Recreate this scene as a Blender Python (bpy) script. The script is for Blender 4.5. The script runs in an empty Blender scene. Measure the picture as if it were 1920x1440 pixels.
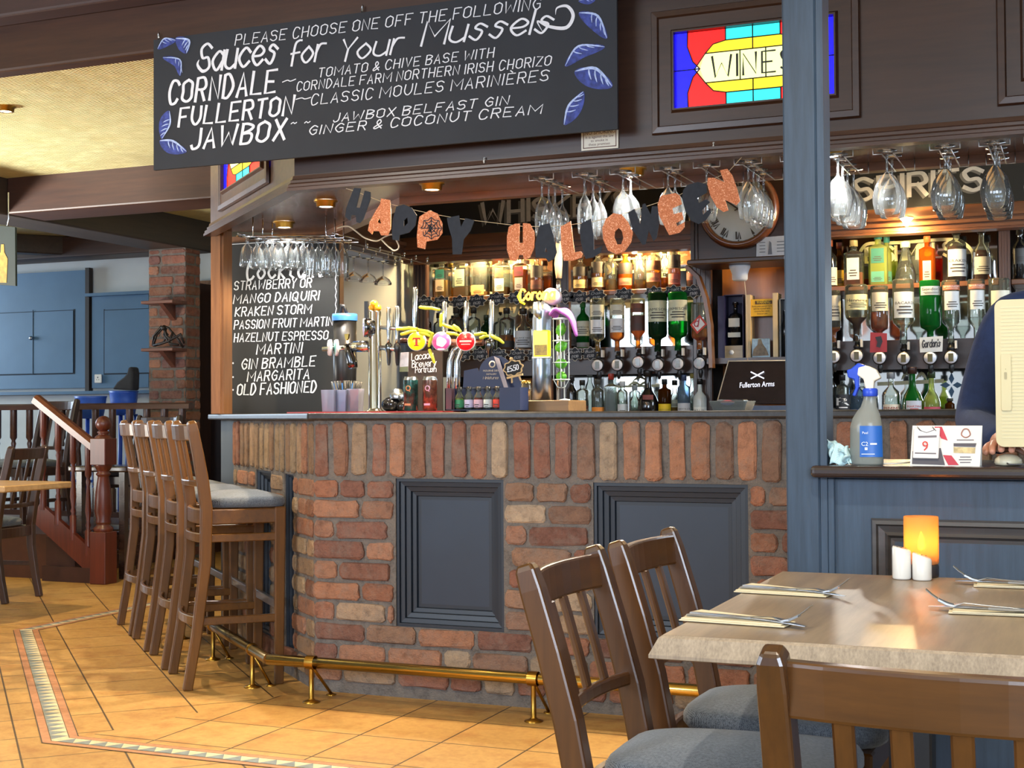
import bpy, bmesh, math, random
from mathutils import Vector, Matrix
random.seed(7)
PI = math.pi
SC = bpy.context.scene
COL = SC.collection
# ------------------------------------------------------------------ camera
CAM_H = 1.09; FPX = 2590.6
YAW, PITCH, ROLL = math.radians(22.559), math.radians(1.265), math.radians(-0.331)
def _axes():
    cy, sy = math.cos(YAW), math.sin(YAW)
    f = Vector((-sy, cy, 0)); r = Vector((cy, sy, 0)); u = Vector((0, 0, 1))
    f2 = f*math.cos(PITCH)+u*math.sin(PITCH); u2 = u*math.cos(PITCH)-f*math.sin(PITCH)
    r3 = r*math.cos(ROLL)+u2*math.sin(ROLL); u3 = u2*math.cos(ROLL)-r*math.sin(ROLL)
    return r3, u3, f2
AR, AU, AF = _axes()
cd = bpy.data.cameras.new('camera'); cam = bpy.data.objects.new('camera', cd); COL.objects.link(cam)
cd.sensor_fit = 'HORIZONTAL'; cd.sensor_width = 36; cd.lens = FPX/1920*36; cd.clip_start = .05; cd.clip_end = 100
cam.matrix_world = Matrix(((AR.x, AU.x, -AF.x, 0), (AR.y, AU.y, -AF.y, 0), (AR.z, AU.z, -AF.z, CAM_H), (0, 0, 0, 1)))
SC.camera = cam
CP = Vector((0, 0, CAM_H))
def at(px, py, ax, val):
    """real point seen at a pixel of the photograph on the plane ax=val"""
    d = AR*(px-960)+AU*(720-py)+AF*FPX
    k = 'xyz'.index(ax)
    return CP+d*((val-CP[k])/d[k])
def zx(px, py, Y):
    p = at(px, py, 'y', Y); return p.x, p.z
def mpp(px, Y):            # metres per pixel seen upright on the plane y=Y
    return (at(px, 700, 'y', Y).z-at(px, 701, 'y', Y).z)
# ------------------------------------------------------------------ world, exposure, daylight
SC.view_settings.view_transform = 'Standard'; SC.view_settings.look = 'None'
SC.view_settings.gamma = 1; SC.view_settings.use_curve_mapping = False
SC.view_settings.exposure = 0.95
wd = bpy.data.worlds.new('room_light'); SC.world = wd; wd.use_nodes = True
wd.node_tree.nodes['Background'].inputs[0].default_value = (.80, .88, 1.0, 1)
wd.node_tree.nodes['Background'].inputs[1].default_value = 0.45
SC.cycles.max_bounces = 8; SC.cycles.diffuse_bounces = 3; SC.cycles.glossy_bounces = 3
SC.cycles.transmission_bounces = 6; SC.cycles.transparent_max_bounces = 24
SC.cycles.caustics_reflective = False; SC.cycles.caustics_refractive = False
SC.cycles.sample_clamp_indirect = 4
def lamp(name, kind, loc, energy, col=(1, 1, 1), aim=None, **kw):
    l = bpy.data.lights.new(name, kind); o = bpy.data.objects.new(name, l); COL.objects.link(o)
    l.energy = energy; l.color = col; o.location = loc
    if aim is not None: o.rotation_euler = (Vector(aim)-Vector(loc)).to_track_quat('-Z', 'Y').to_euler()
    for k, v in kw.items(): setattr(l, k, v)
    return o
WARM = (1, .74, .44); COOL = (.72, .84, 1.0)
# daylight from the windows of the room behind and right of the photographer, and of the far room on the left
lamp('window_daylight', 'AREA', (1.6, -2.6, 1.9), 150, COOL, aim=(-1.6, 4.5, .9), shape='RECTANGLE', size=2.6, size_y=1.3)
lamp('window_daylight_side', 'AREA', (-4.2, -1.6, 2.0), 80, COOL, aim=(-2.4, 4.8, 1.0), shape='RECTANGLE', size=2.4, size_y=1.2)
lamp('far_window_daylight', 'AREA', (-11.6, 8.6, 1.9), 80, (.66, .82, 1), aim=(-7.5, 10.2, 1.4), shape='RECTANGLE', size=1.8, size_y=1.4)
lamp('left_ceiling_fill', 'AREA', (-9.0, 4.2, .7), 85, (1, .97, .9), aim=(-6.6, 5.7, 2.62), shape='RECTANGLE', size=1.4, size_y=1.0, spread=math.radians(75))  # unseen uplight set low, added to brighten the cream ceiling
lamp('unseen_room_spot', 'SPOT', (-.35, 1.7, 2.96), 75, (1, .86, .68), aim=(-.6, 2.0, 0), spot_size=math.radians(110), spot_blend=.6, shadow_soft_size=.03)
lamp('unseen_room_spot', 'SPOT', (-3.6, 2.4, 2.96), 70, (1, .84, .64), aim=(-3.2, 4.2, 0), spot_size=math.radians(110), spot_blend=.6, shadow_soft_size=.03)  # unseen spot, added to brighten the left brickwork and the stools
lamp('aisle_daylight', 'AREA', (1.6, 6.3, 2.1), 30, COOL, aim=(-2.5, 7.3, 1.5), shape='RECTANGLE', size=1.0, size_y=.8)

# ------------------------------------------------------------------ materials
def lin(c):
    if isinstance(c, str): c = tuple(int(c[i:i+2], 16)/255 for i in (0, 2, 4))
    return tuple((x/12.92 if x <= .04045 else ((x+.055)/1.055)**2.4) for x in c)+(1,)
class NT:
    def __init__(s, name):
        s.mat = bpy.data.materials.new(name); s.mat.use_nodes = True
        s.n = s.mat.node_tree.nodes; s.l = s.mat.node_tree.links
        s.bsdf = s.n['Principled BSDF']; s.out = s.n['Material Output']
    def node(s, t, **kw):
        x = s.n.new(t)
        for k, v in kw.items():
            if k.startswith('i_'): x.inputs[k[2:].replace('_', ' ')].default_value = v
            elif k.startswith('n_'): x.inputs[int(k[2:])].default_value = v
            else: setattr(x, k, v)
        return x
    def link(s, a, b): s.l.new(a, b)
    def ramp(s, fac, stops):
        r = s.n.new('ShaderNodeValToRGB'); e = r.color_ramp.elements
        while len(e) < len(stops): e.new(.5)
        for i, (p, c) in enumerate(stops): e[i].position = p; e[i].color = c
        s.link(fac, r.inputs[0]); return r.outputs[0]
    def bump(s, h, st=.3, dist=.01):
        b = s.node('ShaderNodeBump'); b.inputs['Strength'].default_value = st; b.inputs['Distance'].default_value = dist
        s.link(h, b.inputs['Height']); s.link(b.outputs[0], s.bsdf.inputs['Normal'])
    def coords(s, scale=(1, 1, 1), rot=(0, 0, 0), kind='Object'):
        tc = s.node('ShaderNodeTexCoord'); mp = s.node('ShaderNodeMapping')
        mp.inputs['Scale'].default_value = scale; mp.inputs['Rotation'].default_value = rot
        s.link(tc.outputs[kind], mp.inputs[0]); return mp.outputs[0]
    def noise(s, vec, scale, detail=3, rough=.55):
        n = s.node('ShaderNodeTexNoise'); n.inputs['Scale'].default_value = scale; n.inputs['Detail'].default_value = detail
        n.inputs['Roughness'].default_value = rough
        if vec is not None: s.link(vec, n.inputs['Vector'])
        return n.outputs[0]
MC = {}
def plain(name, c, rough=.5, metal=0, var=.12, spec=.5, nscale=14, bump=0, coat=0):
    """flat finish with a little natural variation"""
    if name in MC: return MC[name]
    t = NT(name); c = lin(c)
    v = t.coords(); n = t.noise(v, nscale)
    lo = tuple(x*(1-var) for x in c[:3])+(1,); hi = tuple(min(1, x*(1+var)) for x in c[:3])+(1,)
    t.link(t.ramp(n, [(.3, lo), (.7, hi)]), t.bsdf.inputs['Base Color'])
    t.bsdf.inputs['Roughness'].default_value = rough; t.bsdf.inputs['Metallic'].default_value = metal
    t.bsdf.inputs['Specular IOR Level'].default_value = spec; t.bsdf.inputs['Coat Weight'].default_value = coat
    if bump: t.bump(t.noise(v, nscale*6), bump, .004)
    MC[name] = t.mat; return t.mat
def wood(name, a, b, axis='z', rough=.38, scale=1, coat=.2, contrast=1):
    if name in MC: return MC[name]
    t = NT(name); k = {'x': (1.2, 16, 16), 'y': (16, 1.2, 16), 'z': (16, 16, 1.2)}[axis]
    v = t.coords(tuple(q*scale for q in k)); n = t.noise(v, 3, 6, .62)
    n2 = t.noise(t.coords(tuple(q*scale*.12 for q in k)), 3, 2)
    mx = t.node('ShaderNodeMath', operation='MULTIPLY_ADD'); t.link(n2, mx.inputs[0]); mx.inputs[1].default_value = .5
    m2 = t.node('ShaderNodeMath', operation='MULTIPLY'); t.link(n, m2.inputs[0]); m2.inputs[1].default_value = .6
    t.link(m2.outputs[0], mx.inputs[2])
    t.link(t.ramp(mx.outputs[0], [(.55-.2*contrast, lin(a)), (.55+.2*contrast, lin(b))]), t.bsdf.inputs['Base Color'])
    t.bsdf.inputs['Roughness'].default_value = rough; t.bsdf.inputs['Coat Weight'].default_value = coat
    t.bsdf.inputs['Coat Roughness'].default_value = .25
    t.bump(n, .12, .002); MC[name] = t.mat; return t.mat
def emit(name, c, st, both=None):
    if name in MC: return MC[name]
    t = NT(name); t.bsdf.inputs['Base Color'].default_value = lin(c)
    t.bsdf.inputs['Emission Color'].default_value = lin(c); t.bsdf.inputs['Emission Strength'].default_value = st
    t.bsdf.inputs['Roughness'].default_value = .3
    MC[name] = t.mat; return t.mat
def thin_glass(name, tint='ffffff', gl=.9, edge=.35, body=0, bodycol='ffffff'):
    """thin clear wall: see-through, mirror-bright at grazing angles"""
    if name in MC: return MC[name]
    t = NT(name); t.n.remove(t.bsdf)
    tr = t.node('ShaderNodeBsdfTransparent'); tr.inputs[0].default_value = lin(tint)
    g = t.node('ShaderNodeBsdfGlossy'); g.inputs['Roughness'].default_value = .04; g.inputs[0].default_value = (gl, gl, gl, 1)
    lw = t.node('ShaderNodeLayerWeight'); lw.inputs[0].default_value = edge
    mx = t.node('ShaderNodeMixShader'); t.link(lw.outputs['Fresnel'], mx.inputs[0]); t.link(tr.outputs[0], mx.inputs[1]); t.link(g.outputs[0], mx.inputs[2])
    last = mx
    if body:
        df = t.node('ShaderNodeBsdfTranslucent'); df.inputs[0].default_value = lin(bodycol)
        d2 = t.node('ShaderNodeBsdfDiffuse'); d2.inputs[0].default_value = lin(bodycol)
        m0 = t.node('ShaderNodeMixShader'); m0.inputs[0].default_value = .5; t.link(df.outputs[0], m0.inputs[1]); t.link(d2.outputs[0], m0.inputs[2])
        m2 = t.node('ShaderNodeMixShader'); m2.inputs[0].default_value = body
        t.link(mx.outputs[0], m2.inputs[1]); t.link(m0.outputs[0], m2.inputs[2]); last = m2
    t.link(last.outputs[0], t.out.inputs[0]); MC[name] = t.mat; return t.mat
def chrome(name, c='d8dde2', rough=.12):
    return plain(name, c, rough, 1, .03)
M_CHROME = chrome('chrome'); M_STEEL = chrome('steel', 'b9bec4', .28); M_BRASS = chrome('brass', 'dcb862', .16); M_OLDBRASS = chrome('aged_brass', 'a98238', .3)
M_GLASS = thin_glass('clear_glass', 'f6f9fa', 1, .34, .03, 'eef4fa'); M_BGLASS = thin_glass('bottle_glass', 'f2f7f2', 1, .32, .05, 'dfe8e0')
M_BLACK = plain('black_plastic', '17181b', .35); M_WHITE = plain('white_plastic', 'e9e7e0', .4, var=.04)
M_CHALK = plain('chalk_paint', 'dcdfe8', .9, var=.06, nscale=60); M_SLATE = plain('blackboard', '22262e', .75, var=.12, nscale=5)
M_SLATE2 = plain('blackboard_dark', '0f1113', .75, var=.12, nscale=5)
M_DKWOOD = wood('dark_joinery', '2a1810', '40281c', 'x', .35); M_DKWOODZ = wood('dark_joinery_upright', '2b1b16', '4a342b', 'z', .35)
M_MIDWOOD = wood('brown_joinery', '5a3622', '80522f', 'x', .35); M_MIDWOODZ = wood('brown_joinery_upright', '5c3a25', '85582f', 'z', .35)
M_BEAM = wood('stained_beam', '2e180f', '482a1a', 'x', .5, 1, 0); M_BEAMY = wood('stained_beam_long', '2d241c', '43352a', 'y', .5, 1, 0)
M_CHAIR = wood('chair_beech', '38200e', '583616', 'z', .3, 1, .4); M_CHAIRX = wood('chair_beech_rail', '38200e', '583616', 'x', .28, 1, .5)
M_STOOL = wood('stool_beech', '45290f', '6a4418', 'z', .33, 1, .3); M_STOOLX = wood('stool_beech_rail', '45290f', '6a4418', 'x', .3, 1, .3)
M_MAHOG = wood('mahogany', '42190f', '682a18', 'z', .38, 1, .15); M_RAILWOOD = wood('dark_rail', '3a221a', '55342a', 'x', .35, 1, .3)
M_NAVY = plain('navy_paint', '232f40', .42, var=.10, nscale=4); M_NAVYD = plain('navy_paint_moulding', '1b2430', .4, var=.1, nscale=4)
M_BLUE = wood('blue_paint', '23303e', '3c4f64', 'z', .5, 1.6, 0, 1.2); M_BLUEWALL = plain('pale_blue_paint', '4f7394', .45, var=.12, nscale=2)
M_PLASTER = plain('white_plaster', 'c9cfd0', .8, var=.05, nscale=3)

# ------------------------------------------------------------------ mesh builder
class MB:
    def __init__(s): s.v = []; s.f = []; s.mi = []; s.sm = []; s.c = []; s.col = None; s.M = None
    def add(s, vs, fs, mi=0, sm=False):
        o = len(s.v)
        for p in vs:
            p = Vector(p); s.v.append(s.M @ p if s.M else p)
        for f in fs: s.f.append([i+o for i in f]); s.mi.append(mi); s.sm.append(sm); s.c.append(s.col)
    def box(s, x0, y0, z0, x1, y1, z1, mi=0):
        s.add([(x0, y0, z0), (x1, y0, z0), (x1, y1, z0), (x0, y1, z0), (x0, y0, z1), (x1, y0, z1), (x1, y1, z1), (x0, y1, z1)],
              [(0, 3, 2, 1), (4, 5, 6, 7), (0, 1, 5, 4), (1, 2, 6, 5), (2, 3, 7, 6), (3, 0, 4, 7)], mi)
        return s
    def bar(s, a, b, w, h, up=(0, 0, 1), mi=0):
        """square bar from a to b, w wide (sideways), h deep (along up)"""
        a = Vector(a); b = Vector(b); d = (b-a).normalized(); u = Vector(up); x = d.cross(u)
        if x.length < 1e-4: x = d.cross(Vector((0, 1, 0)))
        x.normalize(); u = x.cross(d).normalized()
        vs = [p+x*sx*w/2+u*sy*h/2 for p in (a, b) for sx, sy in ((-1, -1), (1, -1), (1, 1), (-1, 1))]
        s.add(vs, [(0, 1, 2, 3), (7, 6, 5, 4), (0, 4, 5, 1), (1, 5, 6, 2), (2, 6, 7, 3), (3, 7, 4, 0)], mi); return s
    def sweep(s, pts, prof, mi=0, sm=False, up=(0, 0, 1), closed_prof=True, caps=True, scale=None, closed=False):
        """profile [(a,b)] carried along pts; a sideways, b along up"""
        pts = [Vector(p) for p in pts]; n = len(prof); vs = []; up = Vector(up)
        for i, p in enumerate(pts):
            if closed: d1 = (p-pts[i-1]).normalized(); d2 = (pts[(i+1) % len(pts)]-p).normalized()
            else:
                d1 = (p-pts[i-1]).normalized() if i else (pts[1]-p).normalized()
                d2 = (pts[i+1]-p).normalized() if i < len(pts)-1 else d1
            t = (d1+d2).normalized(); x = t.cross(up)
            if x.length < 1e-3: x = t.cross(Vector((0, 1, 0)))
            x.normalize(); u = x.cross(t).normalized(); k = 1/max(.35, t.dot(d2))
            sc = scale[i] if scale else 1
            vs += [p+x*a*k*sc+u*b*sc for a, b in prof]
        fs = []; m = len(pts)
        for i in range(m if closed else m-1):
            j = (i+1) % m
            for k in range(n if closed_prof else n-1):
                l = (k+1) % n; fs.append((i*n+k, i*n+l, j*n+l, j*n+k))
        s.add(vs, fs, mi, sm)
        if caps and closed_prof and not closed:
            o = len(s.v)-len(vs)
            for f in (list(range(n))[::-1], [(m-1)*n+k for k in range(n)]): s.f.append([o+i for i in f]); s.mi.append(mi); s.sm.append(False); s.c.append(s.col)
        return s
    def tube(s, pts, r, n=8, mi=0, up=(0, 0, 1), scale=None, closed=False):
        return s.sweep(pts, [(r*math.cos(2*PI*k/n), r*math.sin(2*PI*k/n)) for k in range(n)], mi, True, up, scale=scale, closed=closed)
    def lathe(s, prof, n=16, c=(0, 0, 0), mi=0, axis='z', sm=True, sx=1, sy=1):
        vs = []; fs = []; c = Vector(c)
        for r, h in prof:
            for k in range(n):
                a = 2*PI*k/n; x, y = r*math.cos(a)*sx, r*math.sin(a)*sy
                vs.append(c+{'z': Vector((x, y, h)), 'y': Vector((x, h, y)), 'x': Vector((h, x, y))}[axis])
        for i in range(len(prof)-1):
            for k in range(n):
                l = (k+1) % n; fs.append((i*n+k, i*n+l, (i+1)*n+l, (i+1)*n+k))
        s.add(vs, fs, mi, sm)
        return s
    def ball(s, c, r, n=12, m=8, mi=0, sx=1, sy=1, sz=1):
        return s.lathe([(r*math.sin(PI*i/m)+1e-5, -r*math.cos(PI*i/m)*sz) for i in range(m+1)], n, c, mi, sx=sx, sy=sy)
    def prism(s, poly, d0, d1, plane='xz', mi=0, hole=None):
        """outline [(a,b)] in a plane given thickness; one hole allowed (bridged)"""
        loops = [list(poly)]+([list(hole)] if hole else [])
        n = sum(len(l) for l in loops); poly = [p for l in loops for p in l]
        g = {'xz': lambda a, b, d: (a, d, b), 'xy': lambda a, b, d: (a, b, d), 'yz': lambda a, b, d: (d, a, b)}[plane]
        vs = [g(a, b, d0) for a, b in poly]+[g(a, b, d1) for a, b in poly]
        fs = []; o = 0
        for l in loops: fs += [(o+k, o+(k+1) % len(l), n+o+(k+1) % len(l), n+o+k) for k in range(len(l))]; o += len(l)
        tri = tess(*loops)
        fs += [tuple(t) for t in tri]+[tuple(n+i for i in t[::-1]) for t in tri]
        s.add(vs, fs, mi); return s
    def build(s, name, mats, parent=None, bevel=0, seg=1, world=True, solid=0, sub=0):
        me = bpy.data.meshes.new(name); vs = s.v
        if parent is not None and world:
            inv = PM[parent.name].inverted(); vs = [inv @ p for p in vs]
        me.from_pydata([tuple(p) for p in vs], [], s.f)
        mats = mats if isinstance(mats, (list, tuple)) else [mats]
        for m in mats: me.materials.append(m)
        me.polygons.foreach_set('material_index', s.mi); me.polygons.foreach_set('use_smooth', s.sm)
        if any(c is not None for c in s.c):
            at_ = me.color_attributes.new('tone', 'FLOAT_COLOR', 'CORNER')
            for p, c in zip(me.polygons, s.c):
                for li in p.loop_indices: at_.data[li].color = c or (1, 1, 1, 1)
        bm = bmesh.new(); bm.from_mesh(me); bmesh.ops.recalc_face_normals(bm, faces=bm.faces); bm.to_mesh(me); bm.free()
        o = bpy.data.objects.new(name, me); COL.objects.link(o)
        if parent is not None: o.parent = parent; PM[o.name] = PM[parent.name]
        else: PM[o.name] = Matrix.Identity(4)
        if solid: m = o.modifiers.new('thickness', 'SOLIDIFY'); m.thickness = solid; m.offset = 0
        if bevel: m = o.modifiers.new('soft_edges', 'BEVEL'); m.width = bevel; m.segments = seg; m.limit_method = 'ANGLE'; m.angle_limit = .6
        if sub: m = o.modifiers.new('smooth', 'SUBSURF'); m.levels = sub; m.render_levels = sub
        return o
PM = {}
def tess(*loops):
    from mathutils.geometry import tessellate_polygon
    return tessellate_polygon([[Vector((a, b, 0)) for a, b in l] for l in loops])
def thing(name, label, cat, loc=(0, 0, 0), rz=0, group=None):
    o = bpy.data.objects.new(name, None); COL.objects.link(o); o.empty_display_size = .05
    o.location = loc; o.rotation_euler = (0, 0, rz); o['label'] = label; o['category'] = cat
    if group: o['group'] = group
    PM[o.name] = Matrix.Translation(Vector(loc)) @ Matrix.Rotation(rz, 4, 'Z')
    return o
def tag(o, label, cat, group=None, kind=None):
    o['label'] = label; o['category'] = cat
    if group: o['group'] = group
    if kind: o['kind'] = kind
    return o
def struct(o): o['kind'] = 'structure'; return o
def dup(root, loc, rz=0, label=None, group=None, sc=None):
    r = root.copy(); COL.objects.link(r); r.location = loc; r.rotation_euler = (0, 0, rz)
    if label: r['label'] = label
    if group: r['group'] = group
    if sc: r.scale = sc
    for ch in list(root.children):
        c = ch.copy(); COL.objects.link(c); c.parent = r
        for g in ch.children:
            d = g.copy(); COL.objects.link(d); d.parent = c
    return r
def place(o, loc, rz=0): o.location = loc; o.rotation_euler = (0, 0, rz); return o
# ------------------------------------------------------------------ hand lettering and print
GL = {k: v for k, v in (e.split(' ', 1) for e in '''A 02 28 42|14 34
B ~08 28 47 36 05|~05 35 44 32 02|02 08
C ~47 38 18 05 12 32 43
D 02 08|~08 28 45 22 02
E 48 08 02 42|05 35
F 48 08 02|05 35
G ~47 28 05 22 43|43 45 25
H 02 08|42 48|05 45
I 02 08
J ~38 33 12 03
K 02 08|48 05 42
L 08 02 42
M 02 08 34 68 62
N 02 08 42 48
O ~28 07 05 03 22 43 45 47 28
P 02 08|~08 38 46 35 05
Q ~28 07 05 03 22 43 45 47 28|24 51
R 02 08|~08 38 46 35 05|25 42
S ~47 28 07 15 35 43 22 03
T 08 48|28 22
U ~08 04 22 44 48
V 08 22 48
W 08 12 36 52 68
X 02 48|08 42
Y 08 25 48|25 22
Z 08 48 02 42
0 ~28 07 05 03 22 43 45 47 28
1 07 18 12
2 ~07 28 46 02|02 42
3 ~08 38 46 25 44 32 02
4 38 04 44|38 32
5 48 08 05|~05 35 44 32 02
6 ~48 05 22 44 26 04
7 08 48 12
8 ~26 38 18 26 44 22 04 26
9 ~45 25 06 28 46 45 32 12
& ~42 16 28 36 03 12 44
£ ~37 28 16 13 02|02 42|05 35
. 02 03
- ~04 15 24 35
' 07 08
a ~45 26 04 22 44|46 42
b 08 02|~05 26 44 22 03
c ~45 26 04 22 43
d 48 42|~45 26 04 22 43
e ~04 34 45 26 04 22 43
f ~38 28 17 12|05 35
g 46 41 20 01|~45 26 04 22 43
h 08 02|~04 26 45 42
i 02 06|07 08
j 16 11 00
k 08 02|36 04 32
l 08 02
m 06 02|~04 16 24 22|~24 46 54 52
n 06 02|~04 26 45 42
o ~26 04 22 44 26
p 06 00|~05 26 44 22 03
r 06 02|~04 16 36
s ~45 26 15 34 22 03
t 18 13 32|06 36
u ~06 03 22 43|46 42
v 06 22 46
w 06 12 25 32 46
x 02 46|06 42
y 06 23|46 10
z 06 46 02 42'''.split('\n'))}
def crom(p, n=5):
    q = [p[0]]+p+[p[-1]]; out = []
    for i in range(1, len(q)-2):
        a, b, c, d = q[i-1:i+3]
        for k in range(n):
            t = k/n
            out.append(tuple(.5*(2*b[j]+(c[j]-a[j])*t+(2*a[j]-5*b[j]+4*c[j]-d[j])*t*t+(3*b[j]-a[j]-3*c[j]+d[j])*t**3) for j in (0, 1)))
    return out+[p[-1]]
def strokes(text, slant=.2, gap=1.7, space=2.6, wob=.12):
    """returns polylines in em units: baseline 0, cap height 1"""
    x = 0; out = []
    for ch in text:
        if ch == ' ': x += space; continue
        up = ch == 'È'; g = GL.get('E' if up else ch)
        if not g: x += 2; continue
        w = 0
        for st in g.split('|'):
            cv = st[0] == '~'; pts = [(int(a[0])+random.uniform(-wob, wob), int(a[1])+random.uniform(-wob, wob)) for a in st.lstrip('~').split()]
            w = max(w, max(p[0] for p in pts)); pts = crom(pts) if cv else pts
            out.append([(x+a, b-2) for a, b in pts])
        if up: out.append([(x+1, 7.6), (x+2.2, 6.7)])
        x += w+gap
    x -= gap
    return [[((a+slant*b), b/6) for a, b in p] for p in out], x
def letter(mb, text, p0, p1, cap, n, wd=.13, up=(0, 0, 1), mi=0, slant=.2, lift=.0015, **kw):
    """brush lettering from p0 to p1 (baseline), cap height, on a surface with normal n"""
    p0 = Vector(p0); p1 = Vector(p1); up = Vector(up); n = Vector(n).normalized()
    st, w = strokes(text, slant, **kw); e = (p1-p0)/max(w, 1)
    for j, pl in enumerate(st):
        P = [p0+e*a+up*(b*cap)+n*(lift+.00012*(j % 5)+.000012*i) for i, (a, b) in enumerate(pl)]; ww = wd*cap
        vs = []
        for i, p in enumerate(P):
            t = (P[min(i+1, len(P)-1)]-P[max(i-1, 0)])
            if t.length < 1e-9: t = e.copy()
            t.normalize(); s_ = n.cross(t).normalized()
            k = .82+.3*abs(t.dot(up))
            ext = t*ww*.4*(-1 if i == 0 else 1 if i == len(P)-1 else 0)
            vs += [p+s_*ww*.5*k+ext, p-s_*ww*.5*k+ext]
        mb.add(vs, [(2*i, 2*i+1, 2*i+3, 2*i+2) for i in range(len(P)-1)], mi)
FC = {}
def glyphs(text):
    if text not in FC:
        cu = bpy.data.curves.new('print', 'FONT'); cu.body = text; cu.resolution_u = 2; cu.align_x = 'LEFT'
        o = bpy.data.objects.new('print', cu); me = o.to_mesh()
        vs = [tuple(v.co) for v in me.vertices]; fs = [tuple(p.vertices) for p in me.polygons]
        o.to_mesh_clear(); bpy.data.objects.remove(o); bpy.data.curves.remove(cu); FC[text] = (vs, fs)
    return FC[text]
def printed(mb, text, o, w, h=None, e=(1, 0, 0), up=(0, 0, 1), mi=0, lift=None):
    """printed words: o = lower left, w = width, h = cap height"""
    vs, fs = glyphs(text); x0 = min(v[0] for v in vs); x1 = max(v[0] for v in vs); k = w/(x1-x0)
    kh = h/.72 if h else k; e = Vector(e); up = Vector(up); o = Vector(o)
    mb.add([o+e*((v[0]-x0)*k)+up*(v[1]*kh) for v in vs], fs, mi)
def vscatter(a): return random.uniform(-a, a)
# ================================================================== THE SETTING
def tile_mat(name, rot, off=(0, 0)):
    t = NT(name); tc = t.node('ShaderNodeTexCoord'); mp = t.node('ShaderNodeMapping'); mp.inputs['Rotation'].default_value = (0, 0, rot); mp.inputs['Location'].default_value = (off[0], off[1], 0)
    t.link(tc.outputs['Object'], mp.inputs[0]); v = mp.outputs[0]
    b = t.node('ShaderNodeTexBrick', offset=0, squash=1); b.inputs['Scale'].default_value = 1; b.inputs['Brick Width'].default_value = .305; b.inputs['Row Height'].default_value = .318
    b.inputs['Mortar Size'].default_value = .0035; b.inputs['Mortar Smooth'].default_value = .1; b.inputs['Bias'].default_value = 0
    b.inputs['Color1'].default_value = lin('bf985c'); b.inputs['Color2'].default_value = lin('cca66a'); b.inputs['Mortar'].default_value = lin('54442e')
    t.link(v, b.inputs['Vector'])
    n = t.noise(v, 5, 5, .7); n2 = t.noise(v, 38, 4, .7)
    r = t.ramp(n, [(.3, lin('cda66c')), (.5, lin('f6ecd0')), (.72, lin('c49a62'))]); r2 = t.ramp(n2, [(.3, (.72, .68, .62, 1)), (.6, (1, 1, 1, 1))])
    m = t.node('ShaderNodeMix', data_type='RGBA', blend_type='MULTIPLY'); m.inputs[0].default_value = .75
    t.link(b.outputs['Color'], m.inputs[6]); t.link(r, m.inputs[7])
    m2 = t.node('ShaderNodeMix', data_type='RGBA', blend_type='MULTIPLY'); m2.inputs[0].default_value = .6
    t.link(m.outputs[2], m2.inputs[6]); t.link(r2, m2.inputs[7]); t.link(m2.outputs[2], t.bsdf.inputs['Base Color'])
    t.bsdf.inputs['Roughness'].default_value = .42; t.bump(b.outputs['Fac'], -.4, .003); return t.mat
M_T45 = tile_mat('tiles_diagonal', PI/4, (.12, .08)); M_T0 = tile_mat('tiles_straight', 0, (2.607+.305*8, -4.49+.318*20))
fl = MB()
fl.add([(-14, -3, 0), (2.5, -3, 0), (2.5, 12, 0), (-14, 12, 0)], [(0, 1, 2, 3)], 0)
fl.add([(-2.80, 5.0, .0008), (-3.2, 3.73, .0008), (2.4, 3.73, .0008), (2.4, 5.0, .0008)], [(0, 1, 2, 3)], 1)
struct(fl.build('floor', [M_T45, M_T0]))
fb = MB(); M_TERRA = plain('terracotta_strip', 'b07a54', .5, var=.2, nscale=30); M_MG = plain('grey_mosaic', '77807f', .5, var=.2, nscale=40); M_MC = plain('cream_mosaic', 'cdbd98', .5, var=.15, nscale=40); M_GROUT = plain('grout', '4a3c2a', .8)
path = [Vector((-5.03, 7.4, 0)), Vector((-5.03, 5.60, 0)), Vector((-3.215, 3.745, 0)), Vector((2.4, 3.745, 0))]
def strip(a0, a1, z, mi):
    L = []; 
    for i, p in enumerate(path):
        d1 = (p-path[i-1]).normalized() if i else (path[1]-p).normalized(); d2 = (path[i+1]-p).normalized() if i < 3 else d1
        t = (d1+d2).normalized(); s_ = Vector((-t.y, t.x, 0)); k = 1/max(.4, t.dot(d2)); L.append((p+s_*a0*k+Vector((0, 0, z)), p+s_*a1*k+Vector((0, 0, z))))
    for i in range(3): fb.add([L[i][0], L[i][1], L[i+1][1], L[i+1][0]], [(0, 1, 2, 3)], mi)
strip(-.062, .062, .0014, 3); strip(-.058, -.031, .002, 0); strip(.031, .058, .002, 0); strip(-.0285, .0285, .002, 2)
for i in range(3):
    a, b = path[i], path[i+1]; d = (b-a).normalized(); s_ = Vector((-d.y, d.x, 0)); n = int((b-a).length/.066)
    for k in range(n):
        p = a+d*(.066*k+.01)+Vector((0, 0, .0026))
        fb.add([p-s_*.028, p+d*.066-s_*.028, p+d*.033+s_*.028], [(0, 1, 2)], 1)
struct(fb.build('floor_border', [M_TERRA, M_MG, M_MC, M_GROUT]))

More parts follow.
